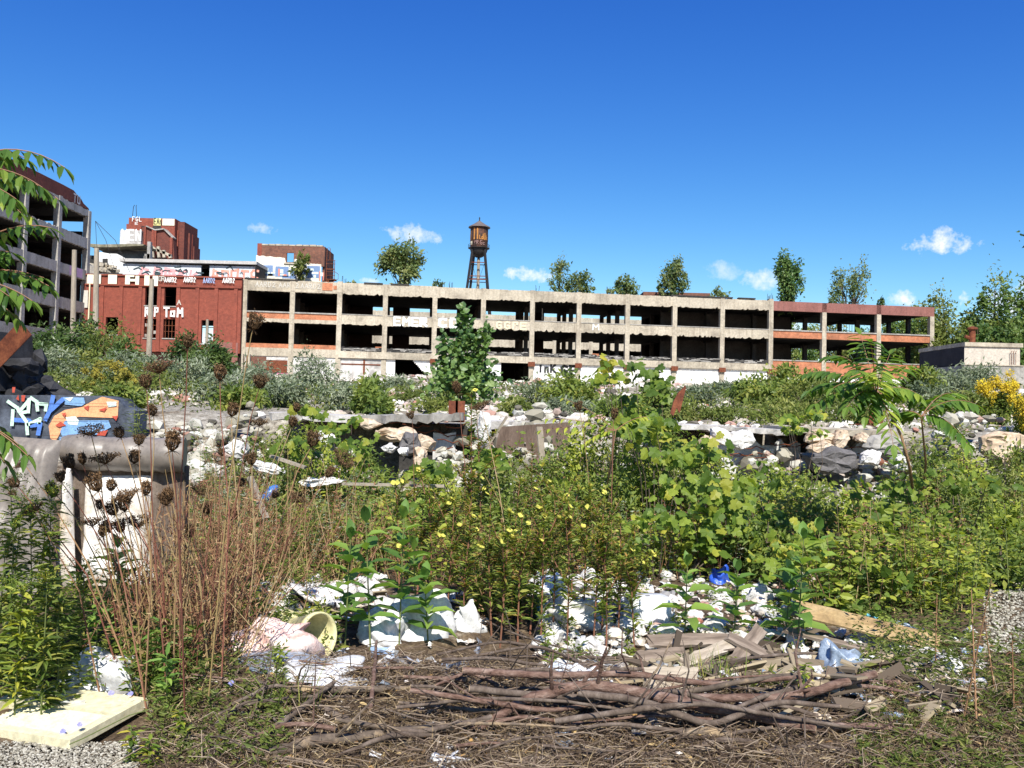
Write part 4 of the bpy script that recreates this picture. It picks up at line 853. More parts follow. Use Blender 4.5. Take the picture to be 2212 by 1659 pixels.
for px, top in ((945, 606), (1200, 620), (1318, 618), (1535, 640), (1800, 640), (1985, 655), (760, 608)):
    qd = 111.4 + .1205 * (at(px, top, 116)[0] + 34.3)
    q = at(px, top, qd); tree('roof_sprig', q[0], qd, 16.6, max(1.2, q[2] - 16.6), .8, 'thin green sprig sprouting from the broken concrete roof edge', 'shrub', 'sprigs on the roof edge', nleaf=160, size=.3, lo=.2, clumps=8, mat='lf_roof')
q = at(1390, 622, 124); m = MB(); m.box((0, 0, 0), (9.6, 4, at(1390, 630, 124)[2] - 16.5)); m.obj('roof_hut', M['brownbrick'], loc=(q[0], 124, 16.5), label='low red brick hut on the factory roof beside the oval tree', cat='hut')
# trees beyond the right end
for i, (px, top, w, D, mt_) in enumerate(((1932, 668, 60, 152, 'lf_tree'), (1985, 655, 80, 150, 'lf_olive'), (2035, 636, 96, 138, 'lf_olive'), (2092, 668, 60, 132, 'lf_olive'), (2150, 606, 84, 126, 'lf_tree'), (2208, 628, 84, 120, 'lf_tree'),
                                         (2112, 700, 90, 112, 'lf_tree'), (2180, 705, 80, 106, 'lf_tree'), (2045, 705, 96, 122, 'lf_olive'), (2250, 660, 100, 112, 'lf_tree'), (1960, 700, 70, 146, 'lf_tree'), (1890, 705, 90, 158, 'lf_tree'), (1800, 700, 110, 165, 'lf_olive'), (1720, 700, 110, 165, 'lf_tree'))):
    q = at(px, top, D); z = hz(q[0], D)
    tree('background_tree', q[0], D, z, q[2] - z, w / 2 / F * D, ['dark green full tree beyond the right end of the factory', 'olive tinged tree beyond the right end of the factory'][mt_ == 'lf_olive'], group='trees beyond the factory, ' + ('olive' if mt_ == 'lf_olive' else 'dark green'), nleaf=6500, size=.5, lo=.04, mat=mt_, clumps=60, spread=.17)
# weeds and shrubs on the rubble bank

def where(px):
    for lim, s in ((320, 'between the graffiti wall and the red brick block'), (520, 'in front of the red brick block'), (720, 'in front of the orange brick bays of the long factory'), (950, 'in front of the broken open white wall'), (1100, 'around the foot of the poplar sapling'), (1300, 'in front of the black letters on the white wall'), (1480, 'behind the grape vine and rusty plate'), (1780, 'behind the right hand dock slab'), (1960, 'behind the tree of heaven')):
        if px < lim: return s
    return 'below the concrete block house'
def bank_shrub(px, top, wpx, D, mat, label, name='bank_shrub', n=1600, size=.10, asp=.4, group=None, lo=.0, T=T_LANCE, clumps=30, ry=None, rlo=0., rhi=1., spread=.2, cat='shrub'):
    if name != 'tangled_bush' and D < 41: top += (14 if 720 < px < 1950 else 0) + (14 if 1150 < px < 1720 else 0)
    q = at(px, top, D); z = hz(q[0], D) - .05
    return tree(name, q[0], D, z, max(.5, q[2] - z), wpx / 2 / F * D, label, cat, group, nleaf=n, size=size, mat=mat, lo=lo, asp=asp, clumps=clumps, T=T, tr=.025, ry=ry, rlo=rlo, rhi=rhi, spread=spread)
LBG = 'grey green feathery weed bush growing on the rubble bank'; GBG = 'feathery weed bushes on the bank'
for px, top, w, D in ((690, 752, 125, 24), (560, 778, 100, 24), (410, 772, 100, 27), (480, 800, 100, 21), (1160, 788, 105, 27), (330, 765, 110, 36), (120, 762, 110, 36), (255, 765, 120, 34), (1500, 808, 90, 30), (1560, 800, 90, 36), (1250, 830, 120, 22), (2060, 800, 110, 34), (2120, 790, 90, 38), (860, 800, 80, 36), (2000, 830, 90, 24), (740, 815, 80, 20), (610, 815, 90, 19)):
    bank_shrub(px, top, w, D, 'lf_grey', 'grey green feathery weed bush ' + where(px), 'weed_bush', 2000, .0038 * D + .035, .32, GBG, ry=.9)
LBD = 'dark green leafy shrub growing on the rubble bank'; GBD = 'dark leafy shrubs on the bank'
for px, top, w, D in ((140, 700, 150, 48), (200, 692, 110, 52), (270, 735, 90, 46), (100, 735, 90, 42), (425, 718, 110, 50), (455, 750, 90, 46), (1228, 778, 110, 25), (1240, 800, 90, 31), (1620, 790, 90, 30), (1690, 765, 120, 28), (1665, 800, 110, 24), (1740, 790, 90, 22), (800, 800, 60, 17.5), (815, 820, 70, 17), (1420, 800, 100, 24), (1335, 830, 110, 20), (1985, 800, 60, 30), (520, 850, 100, 17.5), (270, 840, 60, 16.2)):
    bank_shrub(px, top, w, D, 'lf_dark' if D > 40 else 'lf_mid', ('tall dark green shrub ' if D > 40 else 'mid green leafy shrub ') + where(px), 'leafy_shrub', 2200, .004 * D + .04, .5, GBD, ry=1.0)
LBO = 'straggly olive brown shrub growing on the rubble bank'; GBO = 'straggly olive shrubs on the bank'
for px, top, w, D in ((160, 745, 130, 40), (230, 700, 120, 50), (330, 785, 120, 26), (1760, 800, 110, 20), (1690, 840, 140, 19), (1560, 845, 110, 19), (1850, 850, 120, 18), (900, 835, 120, 26), (760, 850, 110, 22), (1480, 855, 100, 19), (100, 800, 110, 25), (200, 810, 100, 24), (1120, 845, 90, 20), (950, 850, 110, 19), (620, 850, 100, 20), (1700, 870, 150, 17), (2100, 850, 110, 19), (2190, 830, 90, 22)):
    bank_shrub(px, top, w, D, 'lf_olive', 'straggly olive brown shrub ' + where(px), 'straggly_shrub', 1500, .0036 * D + .03, .35, GBO, ry=.9)
# poplar sapling in the middle of the bank
q0 = at(1005, 664, 24); z0 = hz(q0[0], 24); H0 = q0[2] - z0
t = thing('poplar_sapling', (q0[0], 24, z0), 'young broad leaved poplar with a tall leader shoot on the rubble bank', 'tree'); mc = MB(); mt = MB()
crown(mc, (0, 0, H0 * .26), (.95, .9, H0 * .27), 1900, .135, T_OVAL, 40, .8); crown(mc, (.02, 0, H0 * .55), (.55, .5, H0 * .2), 700, .13, T_OVAL, 18, .8); crown(mc, (-.05, 0, H0 * .83), (.17, .17, H0 * .20), 260, .13, T_OVAL, 10, .8); crown(mc, (.55, 0, H0 * .66), (.17, .2, H0 * .18), 220, .13, T_OVAL, 8, .8); crown(mc, (-.6, .1, H0 * .52), (.2, .2, H0 * .2), 200, .13, T_OVAL, 8, .8)
for a in ((-.05, 0, H0 * .98), (.55, 0, H0 * .8), (-.6, .1, H0 * .65), (.2, .3, H0 * .6), (-.3, -.3, H0 * .5)): mt.tube([(0, 0, 0), (a[0] * .6, a[1] * .6, a[2] * .5), a], [.035, .022, .006], 6)
mc.obj('crown', M['lf_sap'], t); mt.obj('trunk', M['bark'], t)
# goldenrod clumps on the bank
for px, top, w, D, lb in ((240, 778, 74, 24, 'mustard yellow goldenrod clump left of the wooden pole foot'), (275, 795, 50, 22, 'low yellow goldenrod patch beside the larger clump'), (195, 800, 40, 22, 'small yellow goldenrod tuft on the bank near the graffiti wall'), (2168, 818, 46, 18, 'bright yellow goldenrod stand in front of the block house'), (2204, 868, 44, 14.2, 'tall bright goldenrod leaning in from the edge past the tree of heaven'), (2130, 835, 30, 18, 'short golden flower head below the block house plinth')):
    t = bank_shrub(px, top + 22, w, D, 'lf_mid', lb, 'goldenrod', 1000, .09, .3, cat='plant')
    q = at(px, top, D); z = hz(q[0], D); m = MB()
    crown(m, (0, 0, q[2] - z - .12), (w / 2 / F * D * 1.0, .35, .22 if D > 20 else .3), 2600 if D < 20 else 900, .03 if D < 20 else .05, T_LANCE, 14 if D < 20 else 9, .7, spread=.16); m.obj('flower_plume', M['golden'] if D < 20 else M['goldenold'], t)
# leaf tip poking in at the right border
q = at(2215, 506, 30); tree('overhanging_branch', q[0] + .5, 30, q[2] - 1.2, 1.6, .55, 'dark leafy branch tip poking into the sky past the right end', 'branch', nleaf=500, size=.12, mat='lf_dark', lo=.2)

# ------------------------------------------------------------------ rubble over the bank
ICO_V = []; _g = (1 + 5 ** .5) / 2
for a_, b_ in ((1, _g), (-1, _g), (1, -_g), (-1, -_g)): ICO_V += [(0, a_, b_), (a_, b_, 0), (b_, 0, a_)]
ICO_V = np.array(ICO_V) / math.sqrt(1 + _g * _g)
def _hull(v):
    f = []; n = len(v)
    for i in range(n):
        for j in range(i + 1, n):
            for k in range(j + 1, n):
                nn = np.cross(v[j] - v[i], v[k] - v[i]); d = (v - v[i]) @ nn
                if np.all(d < 1e-7): f.append((i, j, k))
                elif np.all(d > -1e-7): f.append((i, k, j))
    return np.array(f)
RT = []
for _k in range(10):
    _v = ICO_V * rng.uniform(.72, 1.0, (12, 1)); _v = np.sign(_v) * np.abs(_v) ** rng.uniform(.55, 1.0); _v = _v @ rotz(rng.uniform(0, 3)).T
    RT.append((_v * .55, _hull(_v)))
def rocks(m, P, S, flatn=.6, rnd=None):
    k = len(P); which = rng.integers(0, len(RT), k); rnd = rng.random(k) if rnd is None else rnd
    a = rng.uniform(0, 6.28, k); tlt = rng.normal(0, .4, k)
    for w in range(len(RT)):
        i = np.where(which == w)[0]
        if len(i) == 0: continue
        tv, tf = RT[w]
        v = tv[None] * (S[i, None, None] * np.stack([rng.uniform(.9, 1.5, len(i)), rng.uniform(.6, 1.1, len(i)), rng.uniform(.35, 1, len(i)) * flatn * 1.5], 1)[:, None])
        c, s = np.cos(a[i])[:, None], np.sin(a[i])[:, None]; ct, st = np.cos(tlt[i])[:, None], np.sin(tlt[i])[:, None]
        y = v[..., 1] * ct - v[..., 2] * st; z = v[..., 1] * st + v[..., 2] * ct; x = v[..., 0]
        v = np.stack([x * c - y * s, x * s + y * c, z], -1) + P[i][:, None]
        f = (tf[None] + (np.arange(len(i)) * 12)[:, None, None]).reshape(-1, 3)
        m.add(v.reshape(-1, 3), f, np.repeat(rnd[i], len(tf)))
M['rub'] = leafmat('mixed rubble', [(.09, .08, .07), (.30, .27, .22), (.46, .42, .36), (.55, .52, .47), (.62, .60, .57), (.30, .12, .08)], 0.0, .9, .1)
m = MB(); n = 9000
yy = 15.75 * np.exp(rng.random(n) * math.log(108 / 15.75)); xx = (rng.random(n) * 2 - 1) * (.62 * yy + 1)
keep = wob(xx * .6 + 5, yy * .4) > -.9; xx, yy = xx[keep], yy[keep]; ss = yy * .0065 * rng.uniform(.5, 2.0, len(xx)) ** 1.4
rocks(m, np.stack([xx, yy, h(xx, yy) + ss * .15], 1), ss)
n = 1500; yy = rng.uniform(85, 107, n); xx = -9 + rng.normal(0, 6, n); ss = rng.uniform(.25, .8, n); rocks(m, np.stack([xx, yy, h(xx, yy) + .2 + .6 * np.exp(-((xx + 9) / 6) ** 2) * rng.random(n)], 1), ss)
m.obj('bank_rubble', M['rub'], kind='stuff', label='pale broken concrete rubble strewn over the bank')
# fine ground cover between the shrubs
m = MB(); n = 26000; yy = 15.75 * np.exp(rng.random(n) * math.log(70 / 15.75)); xx = (rng.random(n) * 2 - 1) * (.62 * yy + 1); ok = wob(xx * .55 + 1, yy * .35 + 2) > .05; xx, yy = xx[ok], yy[ok]; n = len(xx)
hh = rng.random(n) ** 1.5 * .55; s = .0042 * yy + .02
m.leaves(np.stack([xx, yy, h(xx, yy) + hh], 1), unit(n) + (0, 0, .3), unit(n) + (0, -.3, 1), s * rng.uniform(.7, 1.5, n), s * .5, T_LANCE, rng.random(n)); m.obj('bank_weeds', M['lf_olive'], kind='stuff', label='low straggling weeds covering the rubble bank')

# shrubby growth in front of the dock
FS = [(680, 915, 110, 13.2, 'lf_lime'), (620, 925, 100, 12.6, 'lf_mid'), (760, 950, 110, 12.2, 'lf_mid'), (555, 945, 90, 12.8, 'lf_olive'), (720, 985, 120, 11.2, 'lf_lime'), (800, 1015, 110, 10.6, 'lf_mid'), (1100, 985, 110, 11.8, 'lf_olive'), (1190, 960, 110, 12.2, 'lf_mid'), (1265, 905, 110, 12.6, 'lf_lime'), (1335, 880, 110, 12.2, 'lf_mid'), (1440, 905, 120, 12.2, 'lf_mid'), (1505, 945, 100, 12.6, 'lf_lime'), (1470, 985, 130, 11, 'lf_olive'), (1400, 960, 120, 11.2, 'lf_lime'), (1660, 1005, 120, 11.4, 'lf_lime'), (1755, 1015, 110, 11.6, 'lf_mid'), (1560, 1000, 120, 11, 'lf_mid'), (2000, 950, 110, 12, 'lf_mid'), (2080, 965, 120, 11.2, 'lf_lime'), (2170, 975, 110, 11.2, 'lf_olive'), (2205, 930, 80, 12.8, 'lf_mid'), (940, 1005, 110, 11, 'lf_lime'), (870, 1030, 110, 10.4, 'lf_mid'), (1020, 1035, 110, 10, 'lf_olive'), (1110, 1045, 120, 9.8, 'lf_mid'), (1850, 1045, 110, 10.4, 'lf_lime'), (1950, 1050, 130, 9.6, 'lf_mid'), (2060, 1060, 130, 9.2, 'lf_olive'), (2170, 1080, 130, 8.8, 'lf_lime'), (640, 1010, 100, 11, 'lf_olive'), (1320, 1000, 120, 10.6, 'lf_mid'), (1220, 1040, 110, 10, 'lf_lime'), (1740, 1075, 130, 9.2, 'lf_olive'), (2120, 1010, 110, 10.4, 'lf_mid'), (590, 1070, 100, 9.4, 'lf_mid'), (690, 1090, 120, 9, 'lf_olive'), (780, 1110, 120, 8.6, 'lf_mid'), (1660, 1120, 130, 8.6, 'lf_mid'), (2020, 1150, 130, 8, 'lf_lime'), (2160, 1150, 130, 8, 'lf_mid')]
def dwhere(px):
    for lim, s in ((620, 'beside the pale pinkish slab'), (840, 'around the long white flat slab'), (1060, 'below the tan concrete fragments'), (1290, 'in front of the dark brown board'), (1540, 'below the rusty steel plate'), (1800, 'in front of the white block wall'), (1975, 'between plywood and the tree of heaven')):
        if px < lim: return s
    return 'past the tree of heaven stem'
for px, top, w, D, mt_ in FS:
    bank_shrub(px, top, w, D, mt_, {'lf_lime': 'bright lime green bush ', 'lf_mid': 'mid green tangled bush ', 'lf_olive': 'brownish olive bush '}[mt_] + dwhere(px), 'tangled_bush', 1500, .062, .45, 'bushes in front of the dock', T=T_OVAL if mt_ == 'lf_lime' else T_LANCE, ry=.55, clumps=34, spread=.2)
# ------------------------------------------------------------------ broken loading dock
dk = thing('loading_dock', (0, 14.8, 0), 'broken concrete loading dock edge with jutting slab and bent reinforcing bars', 'dock')
def dx(px, Y=14.6): return (px - 1106) / F * Y
M['slab'] = surf('pale broken slab', [(.38, .35, .31), (.52, .49, .45), (.62, .60, .57)], 1.5, .9, streak=((.22, .19, .16), .4), bmp=.5, dist=.01)
M['panelwhite'] = surf('grey white block wall', [(.40, .40, .39), (.62, .61, .59), (.70, .69, .67)], 1.2, .9, streak=((.25, .23, .21), .5))
for x0, x1, z, yf in ((dx(590), dx(790), 1.47, 14.35), (dx(790), dx(1000), 1.44, 14.45), (dx(1010), dx(1240), 1.40, 14.55), (dx(1400), dx(1700), 1.44, 14.4), (dx(1700), dx(1975), 1.43, 14.45)):
    m = MB(); n = max(10, int((x1 - x0) / .09)); xs = np.linspace(x0, x1, n) + rng.normal(0, .02, n); w = np.cumsum(rng.normal(0, .05, n)); w -= np.linspace(w[0], w[-1], n); yj = np.clip(yf - 14.8 + w, -.55, .25); tl_ = rng.normal(0, .035); th = random.uniform(.09, .14)
    out = [(xs[i], yj[i], z + tl_ * (xs[i] - x0) + rng.normal(0, .008)) for i in range(n)]; v = []; f = []
    for i in range(n): x, y, zz = out[i]; v += [(x, y, zz), (x + rng.normal(0, .01), y + abs(rng.normal(.02, .02)), zz - th * rng.uniform(.75, 1.15)), (x, 1.15, zz + .005), (x, 1.15, zz - th)]
    for i in range(n - 1): a = 4 * i; c = a + 4; f += [(a, c, c + 2, a + 2), (a + 1, c + 1, c, a), (a + 3, c + 3, c + 1, a + 1)]
    f += [(0, 2, 3, 1), (4 * n - 4, 4 * n - 3, 4 * n - 1, 4 * n - 2)]; m.add(v, f); m.obj('slab', random.choice([M['slab'], M['conc'], M['concgrey']]), dk)
for x0, x1, z0, z1, mt in ((dx(620), dx(760), .2, 1.1, 'concgrey'), (dx(1475), dx(1560), .2, 1.32, 'panelwhite'), (dx(1560), dx(1745), .2, 1.33, 'panelwhite'), (dx(1800), dx(1960), .2, 1.3, 'panelwhite'), (dx(935), dx(985), .3, 1.33, 'panelwhite')):
    m = MB(); ragged_panel(m, x0, x1, z0, z1 - .12, .12, .25, 0, .14, .10); m.obj('wall_panel', M[mt], dk)
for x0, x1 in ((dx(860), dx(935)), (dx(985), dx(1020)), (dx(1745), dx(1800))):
    m = MB(); m.box((x0, .2, .3), (x1, .27, 1.3)); m.obj('dark_recess', M['tar'], dk)  # black panel paints the shade in the recess below the slab
for k in range(30):
    px = random.choice([random.uniform(900, 1040), random.uniform(1530, 1760), random.uniform(1780, 1960)]); x = dx(px); z = random.uniform(.9, 1.35); m = MB()
    p = np.array([x, 0., z]); pts = [p.copy()]
    d = np.array([random.uniform(-.2, .2), -.1, -.15 if k % 2 else 0])
    if k % 2: d = np.array([random.choice([-1, 1]) * .2, -.02, random.uniform(-.06, .02)])
    for _ in range(4): p = p + d + rng.normal(0, .04, 3); p[1] = min(p[1], .0) ; pts.append(p.copy())
    m.tube(pts, .009, 4); m.obj('reinforcing_bar', M['rust'], dk)
# graffiti-covered end of the dock on the left
GY = 14.1
def gp(a, b): q = at(a / 3.456 / 1.47559, (1020 + b / 3.456) / 1.47559, GY); return q[0], q[2]       # crop (0,1020)-(640,1420)
gx0 = gp(-600, 1000)[0]; gw = thing('graffiti_wall', (gx0, GY, 0), 'low dock wall covered in black, blue and orange graffiti', 'wall'); tag(gw, kind='thing')
def gl(a, b): q = gp(a, b); return q[0] - gx0, q[1]
m = MB(); pts = [gl(*q) for q in ((-600, 820), (470, 828), (1130, 835), (1300, 870), (1370, 960), (1480, 1000))]
m.prism([(pts[0][0], 0, .1)] + [(x, 0, z) for x, z in pts][0:0] + [(pts[-1][0], 0, .1)] + [(x, 0, z) for x, z in pts[::-1]], (0, .5, 0)); m.obj('wall', surf('blue black base paint', [(.02, .022, .03), (.06, .07, .09), (.13, .15, .19)], 2.2), gw)
def gpaint(name, polys, col, k):
    mt_ = flat(name + ' %d' % k, col)
    for i, pl in enumerate(polys): m = MB(); m.poly([(gl(*q)[0], -.006 - .006 * k - .0012 * i, gl(*q)[1]) for q in pl]); m.obj(name, mt_, gw)
gpaint('paint_patch', [[(540, 1170), (600, 1060), (720, 990), (900, 960), (1010, 900), (1130, 845), (1310, 890), (1300, 1080), (880, 1065), (750, 1090), (700, 1170), (660, 1260), (620, 1330), (560, 1310)]], (.72, .36, .18), 1)
gpaint('paint_patch', [[(700, 850), (930, 855), (945, 920), (900, 950), (720, 930)], [(720, 1110), (1200, 1105), (1230, 1180), (1080, 1260), (700, 1300), (670, 1230)], [(660, 1290), (820, 1280), (760, 1400), (670, 1400)]], (.20, .36, .60), 2)
gpaint('paint_patch', [[(730, 1070), (840, 1060), (880, 1110), (860, 1160), (760, 1150)], [(720, 860), (820, 850), (780, 900)], [(1180, 900), (1290, 900), (1290, 950), (1200, 960)]], (.62, .70, .66), 3)
gpaint('paint_patch', [[(930, 960), (990, 940), (980, 1000)], [(1090, 990), (1190, 960), (1160, 1010)], [(1240, 1060), (1310, 1055), (1290, 1110)], [(620, 1160), (680, 1120), (740, 1160), (660, 1180)], [(1090, 1230), (1200, 1210), (1170, 1275), (1080, 1270)], [(190, 870), (215, 820), (225, 890)], [(250, 830), (295, 830), (280, 900), (250, 895)], [(150, 740), (185, 740), (175, 800), (150, 800)], [(690, 1030), (740, 1020), (730, 1070)]], (.45, .08, .05), 4)
m = MB(); gf = lambda x, z, k: (x, -.045 - .002 * k, z)
for i, ln in enumerate(([(110, 900), (210, 970), (230, 1010), (340, 880), (330, 1010), (240, 1020)], [(230, 1010), (310, 1120), (320, 1250)], [(330, 1150), (460, 1090), (450, 1130)], [(360, 860), (420, 900), (430, 990)], [(160, 1000), (150, 1150)], [(430, 920), (530, 930), (520, 990)])): ribbon(m, [gl(*q) for q in ln], .055, gf, i % 3)
m.obj('paint_line', flat('mint spray', (.52, .72, .58)), gw)
m = MB()
for i, ln in enumerate(([(580, 990), (700, 880)], [(600, 850), (570, 990), (520, 1090)], [(370, 1160), (460, 1150), (440, 1250)], [(180, 1100), (330, 1110), (400, 1150)])): ribbon(m, [gl(*q) for q in ln], .07, gf, i % 3)
m.obj('paint_line', flat('blue spray', (.09, .20, .55)), gw)
for zc in (915, 1085, 1270):
    m = MB(); a = gl(450, zc); b = gl(1320, zc + 8); m.beam((a[0], -.06, a[1]), (b[0], -.06, b[1]), .004, .004); m.obj('strand_wire', M['darksteel'], gw)
# heap with shade put into its dark colour, rusty girder at the far left
m = MB(); _k = 60; _a = rng.uniform(-250, 380, _k); _P = np.array([(gp(a_, 700)[0], GY + .9 + rng.uniform(-.3, .5), 1.35 + .9 * max(0, 1 - max(0, a_ + 20) / 420) * rng.random()) for a_ in _a]); rocks(m, _P, rng.uniform(.15, .55, _k), .8)
for k, (a, b, w_, h_) in enumerate(((-200, 700, 90, 160),) if 1 else ((60, 700, 150, 260), (250, 700, 110, 180), (-120, 620, 200, 300), (340, 740, 60, 120))):
    x, z = gp(a, b); m.obox((x, GY + .8 + .1 * k, 1.6 + .2 * (3 - k)), (w_ / 5.1 / F * GY * 1.6, .8, 1.0 - .12 * k), rotz(.2 * k - .2) @ roty(.1 * k - .1), .3)
m.obj('dark_concrete_heap', surf('sooty black concrete', [(.014, .014, .016), (.05, .05, .055)], 3), label='heap of soot black concrete blocks above the graffiti wall', cat='rubble')
def girder(name, p, q, w, hgt, label, mat='rust'):
    m = MB(); p = np.array(p); q = np.array(q); d = (q - p) / np.linalg.norm(q - p); sidev = np.cross(d, (0, 1., 0)); sidev /= np.linalg.norm(sidev); o = np.cross(d, sidev)
    m.beam(p, q, hgt, .018, up=(0, 1, 0)); m.beam(p + sidev * hgt / 2, q + sidev * hgt / 2, .02, w, up=sidev); m.beam(p - sidev * hgt / 2, q - sidev * hgt / 2, .02, w, up=sidev)
    return m.obj(name, M[mat], label=label, cat='girder')
girder('steel_girder', at(-80, 850, 14.6), at(56, 708, 14.0), .10, .20, 'thick rusty girder propped against the black heap')
a = at(1458, 900, 15.4); b = at(1473, 838, 15.2); m = MB()
m.prism([tuple(at(px, py, 15.3)) for px, py in ((1448, 893), (1455, 868), (1464, 850), (1478, 836), (1480, 832), (1482, 838), (1476, 862), (1468, 893), (1462, 880), (1455, 898))], (0, .05, 0)); m.obj('rusty_plate', M['rust'], label='torn pointed sheet of rusty steel standing up from the dock edge', cat='metal sheet')
girder('steel_stub', at(986, 912, 14.9), at(987, 866, 14.9), .16, .12, 'short red rusty steel post stub at the dock edge')
girder('steel_stub', at(1892, 915, 14.9), at(1893, 886, 14.9), .12, .12, 'squat brown steel stub on the slab under the tree of heaven')
M['tan'] = surf('tan broken concrete', [(.36, .26, .17), (.52, .40, .28), (.60, .52, .42)], 3, .9, bmp=.5, dist=.01)
M['greychunk'] = surf('dark grey slab', [(.09, .085, .085), (.16, .15, .15)], 3, .9, bmp=.5, dist=.01)
M['palechunk'] = surf('pale concrete lump', [(.45, .43, .40), (.64, .62, .59), (.70, .69, .67)], 4, .9, bmp=.5, dist=.01)
def chunk(px, py, wpx, hpx, Y, mat, label, depth=.25, tilt=0., group=None):
    c = at(px, py, Y); w = wpx / F * Y; hh = hpx / F * Y; n = 8; pts = []
    for k in range(n):
        a = k / n * 6.283 + random.uniform(-.2, .2); r_ = random.uniform(.62, 1.15); pts.append((math.cos(a) * w / 2 * r_, 0, math.sin(a) * hh / 2 * r_))
    pts = [(x * math.cos(tilt) - z * math.sin(tilt), y, x * math.sin(tilt) + z * math.cos(tilt)) for x, y, z in pts]
    top = [(x * random.uniform(.6, .95), -depth * random.uniform(.3, .6), z * random.uniform(.6, .95)) for x, _, z in pts]; bk = [(x * .9, depth * .6, z * .9) for x, _, z in pts]
    m = MB(); v = np.array(top + pts + bk); f = [(i, (i + 1) % n, n + (i + 1) % n, n + i) for i in range(n)] + [(n + i, n + (i + 1) % n, 2 * n + (i + 1) % n, 2 * n + i) for i in range(n)]
    v = np.vstack([v, v[:n].mean(0) + (0, -.02, 0), v[2 * n:].mean(0)]); f = f + [(3 * n, (i + 1) % n, i, -1) for i in range(n)] + [(3 * n + 1, 2 * n + i, 2 * n + (i + 1) % n, -1) for i in range(n)]
    v, f = roughen(v, f, .07, 2); m.add(v, f)
    return m.obj('concrete_chunk', M[mat], loc=c, label=label, cat='rubble', group=group)
for a in ((862, 938, 120, 36, 14.1, 'tan', 'wide tan concrete fragment lying under the jutting slab'), (912, 955, 62, 46, 13.9, 'tan', 'rounded tan concrete piece beside the black slab fragment'), (884, 962, 60, 54, 13.7, 'greychunk', 'black shadowy slab fragment leaning on tan concrete'), (906, 985, 36, 50, 13.4, 'tan', 'orange tinted broken lump below the tan pieces'),
          (840, 968, 34, 24, 13.5, 'palechunk', 'small white block face below the wide tan fragment'), (872, 975, 26, 22, 13.3, 'palechunk', 'small pale lump next to the black fragment'), (1046, 930, 40, 90, 14.1, 'palechunk', 'narrow pale slab leaning steeply against the dock'), (1556, 944, 60, 36, 14.0, 'palechunk', 'cream lump heaped at the left end of the right hand wall panel'), (1600, 952, 62, 64, 14.0, 'palechunk', 'large pale boulder of concrete beside the white block wall'),
          (1528, 962, 50, 56, 13.8, 'tan', 'brown edged slab piece behind the vine leaves'), (1768, 946, 72, 34, 14.1, 'tan', 'flat tan slab piece just right of the white block wall'), (1775, 966, 56, 34, 13.9, 'tan', 'second tan slab piece lying below the flat one'), (1815, 948, 50, 46, 14.0, 'tan', 'angular tan piece propped near the dock recess'), (1800, 1000, 130, 66, 13.6, 'greychunk', 'big dark grey slab leaning at the foot of the dock'),
          (1866, 948, 40, 24, 13.9, 'tan', 'small tan wedge under the slab near the tree of heaven'), (1912, 965, 100, 60, 13.8, 'concgrey', 'grey brown slab leaning under the tree of heaven stem'), (1945, 1000, 46, 40, 13.4, 'palechunk', 'bright white lump under the tree of heaven'), (1880, 990, 50, 44, 13.5, 'palechunk', 'pale lump between grey slab and white lump'), (2165, 965, 130, 86, 13.0, 'tan', 'large flat tan slab tilted at the right hand bank'),
          (510, 970, 70, 44, 12.6, 'palechunk', 'pale pinkish slab leaning right of the brown sofa'), (575, 1010, 90, 18, 11.5, 'palechunk', 'thin pale slab lying flat in the weeds'), (700, 1040, 110, 18, 10.8, 'palechunk', 'long white slab lying flat in the weeds'), (745, 1012, 60, 44, 12.0, 'palechunk', 'white wedge of concrete above the long flat slab'), (700, 945, 60, 34, 14.1, 'palechunk', 'white boulder lying at the left end of the dock slab'), (800, 915, 50, 28, 14.2, 'tan', 'pinkish lump by the dock edge next to the jutting slab')):
    chunk(*a, tilt=random.uniform(-.25, .25))
m = MB(); a = [tuple(at(px, py, 14.2)) for px, py in ((1080, 922), (1232, 912), (1228, 1010), (1060, 1020))]; m.prism(a, (0, .04, 0)); m.obj('brown_board', surf('weathered brown board', [(.09, .06, .045), (.19, .14, .11)], 4, stretch=(1, 1, .3)), label='dark brown weathered board standing against the dock', cat='board')
for (p, q, w, lb) in (((1165, 922), (1172, 1000), .10, 'grey timber post standing in front of the brown board'), ((740, 1045), (960, 1050), .06, 'old plank half buried in weeds below the white slab'), ((585, 985), (660, 1010), .07, 'pale thin plank lying beside dry weeds'), ((540, 1030), (575, 1120), .05, 'bare pale stick leaning out of the dry stalks'), ((1095, 900), (1040, 985), .05, 'thin brown lath leaning on the pale steep slab')):
    Y = 13.2 if p[1] < 960 else 10.2
    if lb.startswith('bare'): Y = 7.5
    m = MB(); m.beam(at(*p, Y), at(*q, Y - .1), w, .03); m.obj('timber', M['polewood'], label=lb, cat='timber')
m = MB(); m.tube([at(572, 1078, 9.2), at(588, 1060, 9.2), at(596, 1052, 9.3)], [.045, .06, .03], 8); m.obj('blue_bottle', flat('blue plastic', (.04, .16, .45), .35, .5), label='crumpled blue plastic bottle among the dry weeds', cat='bottle', smooth=True)

# rubble spilled down the dock face
m = MB(); n = 2300; xx = rng.uniform(dx(330), dx(2300), n); t_ = rng.random(n) ** .7; yy = 12.9 + 2.0 * t_; zz = h(xx, yy) + (t_ ** 1.5) * .72 * (.25 + .75 * (wob(xx * 1.1 + 2, xx * .3) > -.3)) * rng.random(n); ss = rng.uniform(.05, .17, n) * rng.choice([1, 1, 1.6, 2.2], n)
rocks(m, np.stack([xx, yy, zz], 1), ss, .7); m.obj('dock_rubble', M['rub'], kind='stuff', label='broken concrete spilled down the face of the dock')
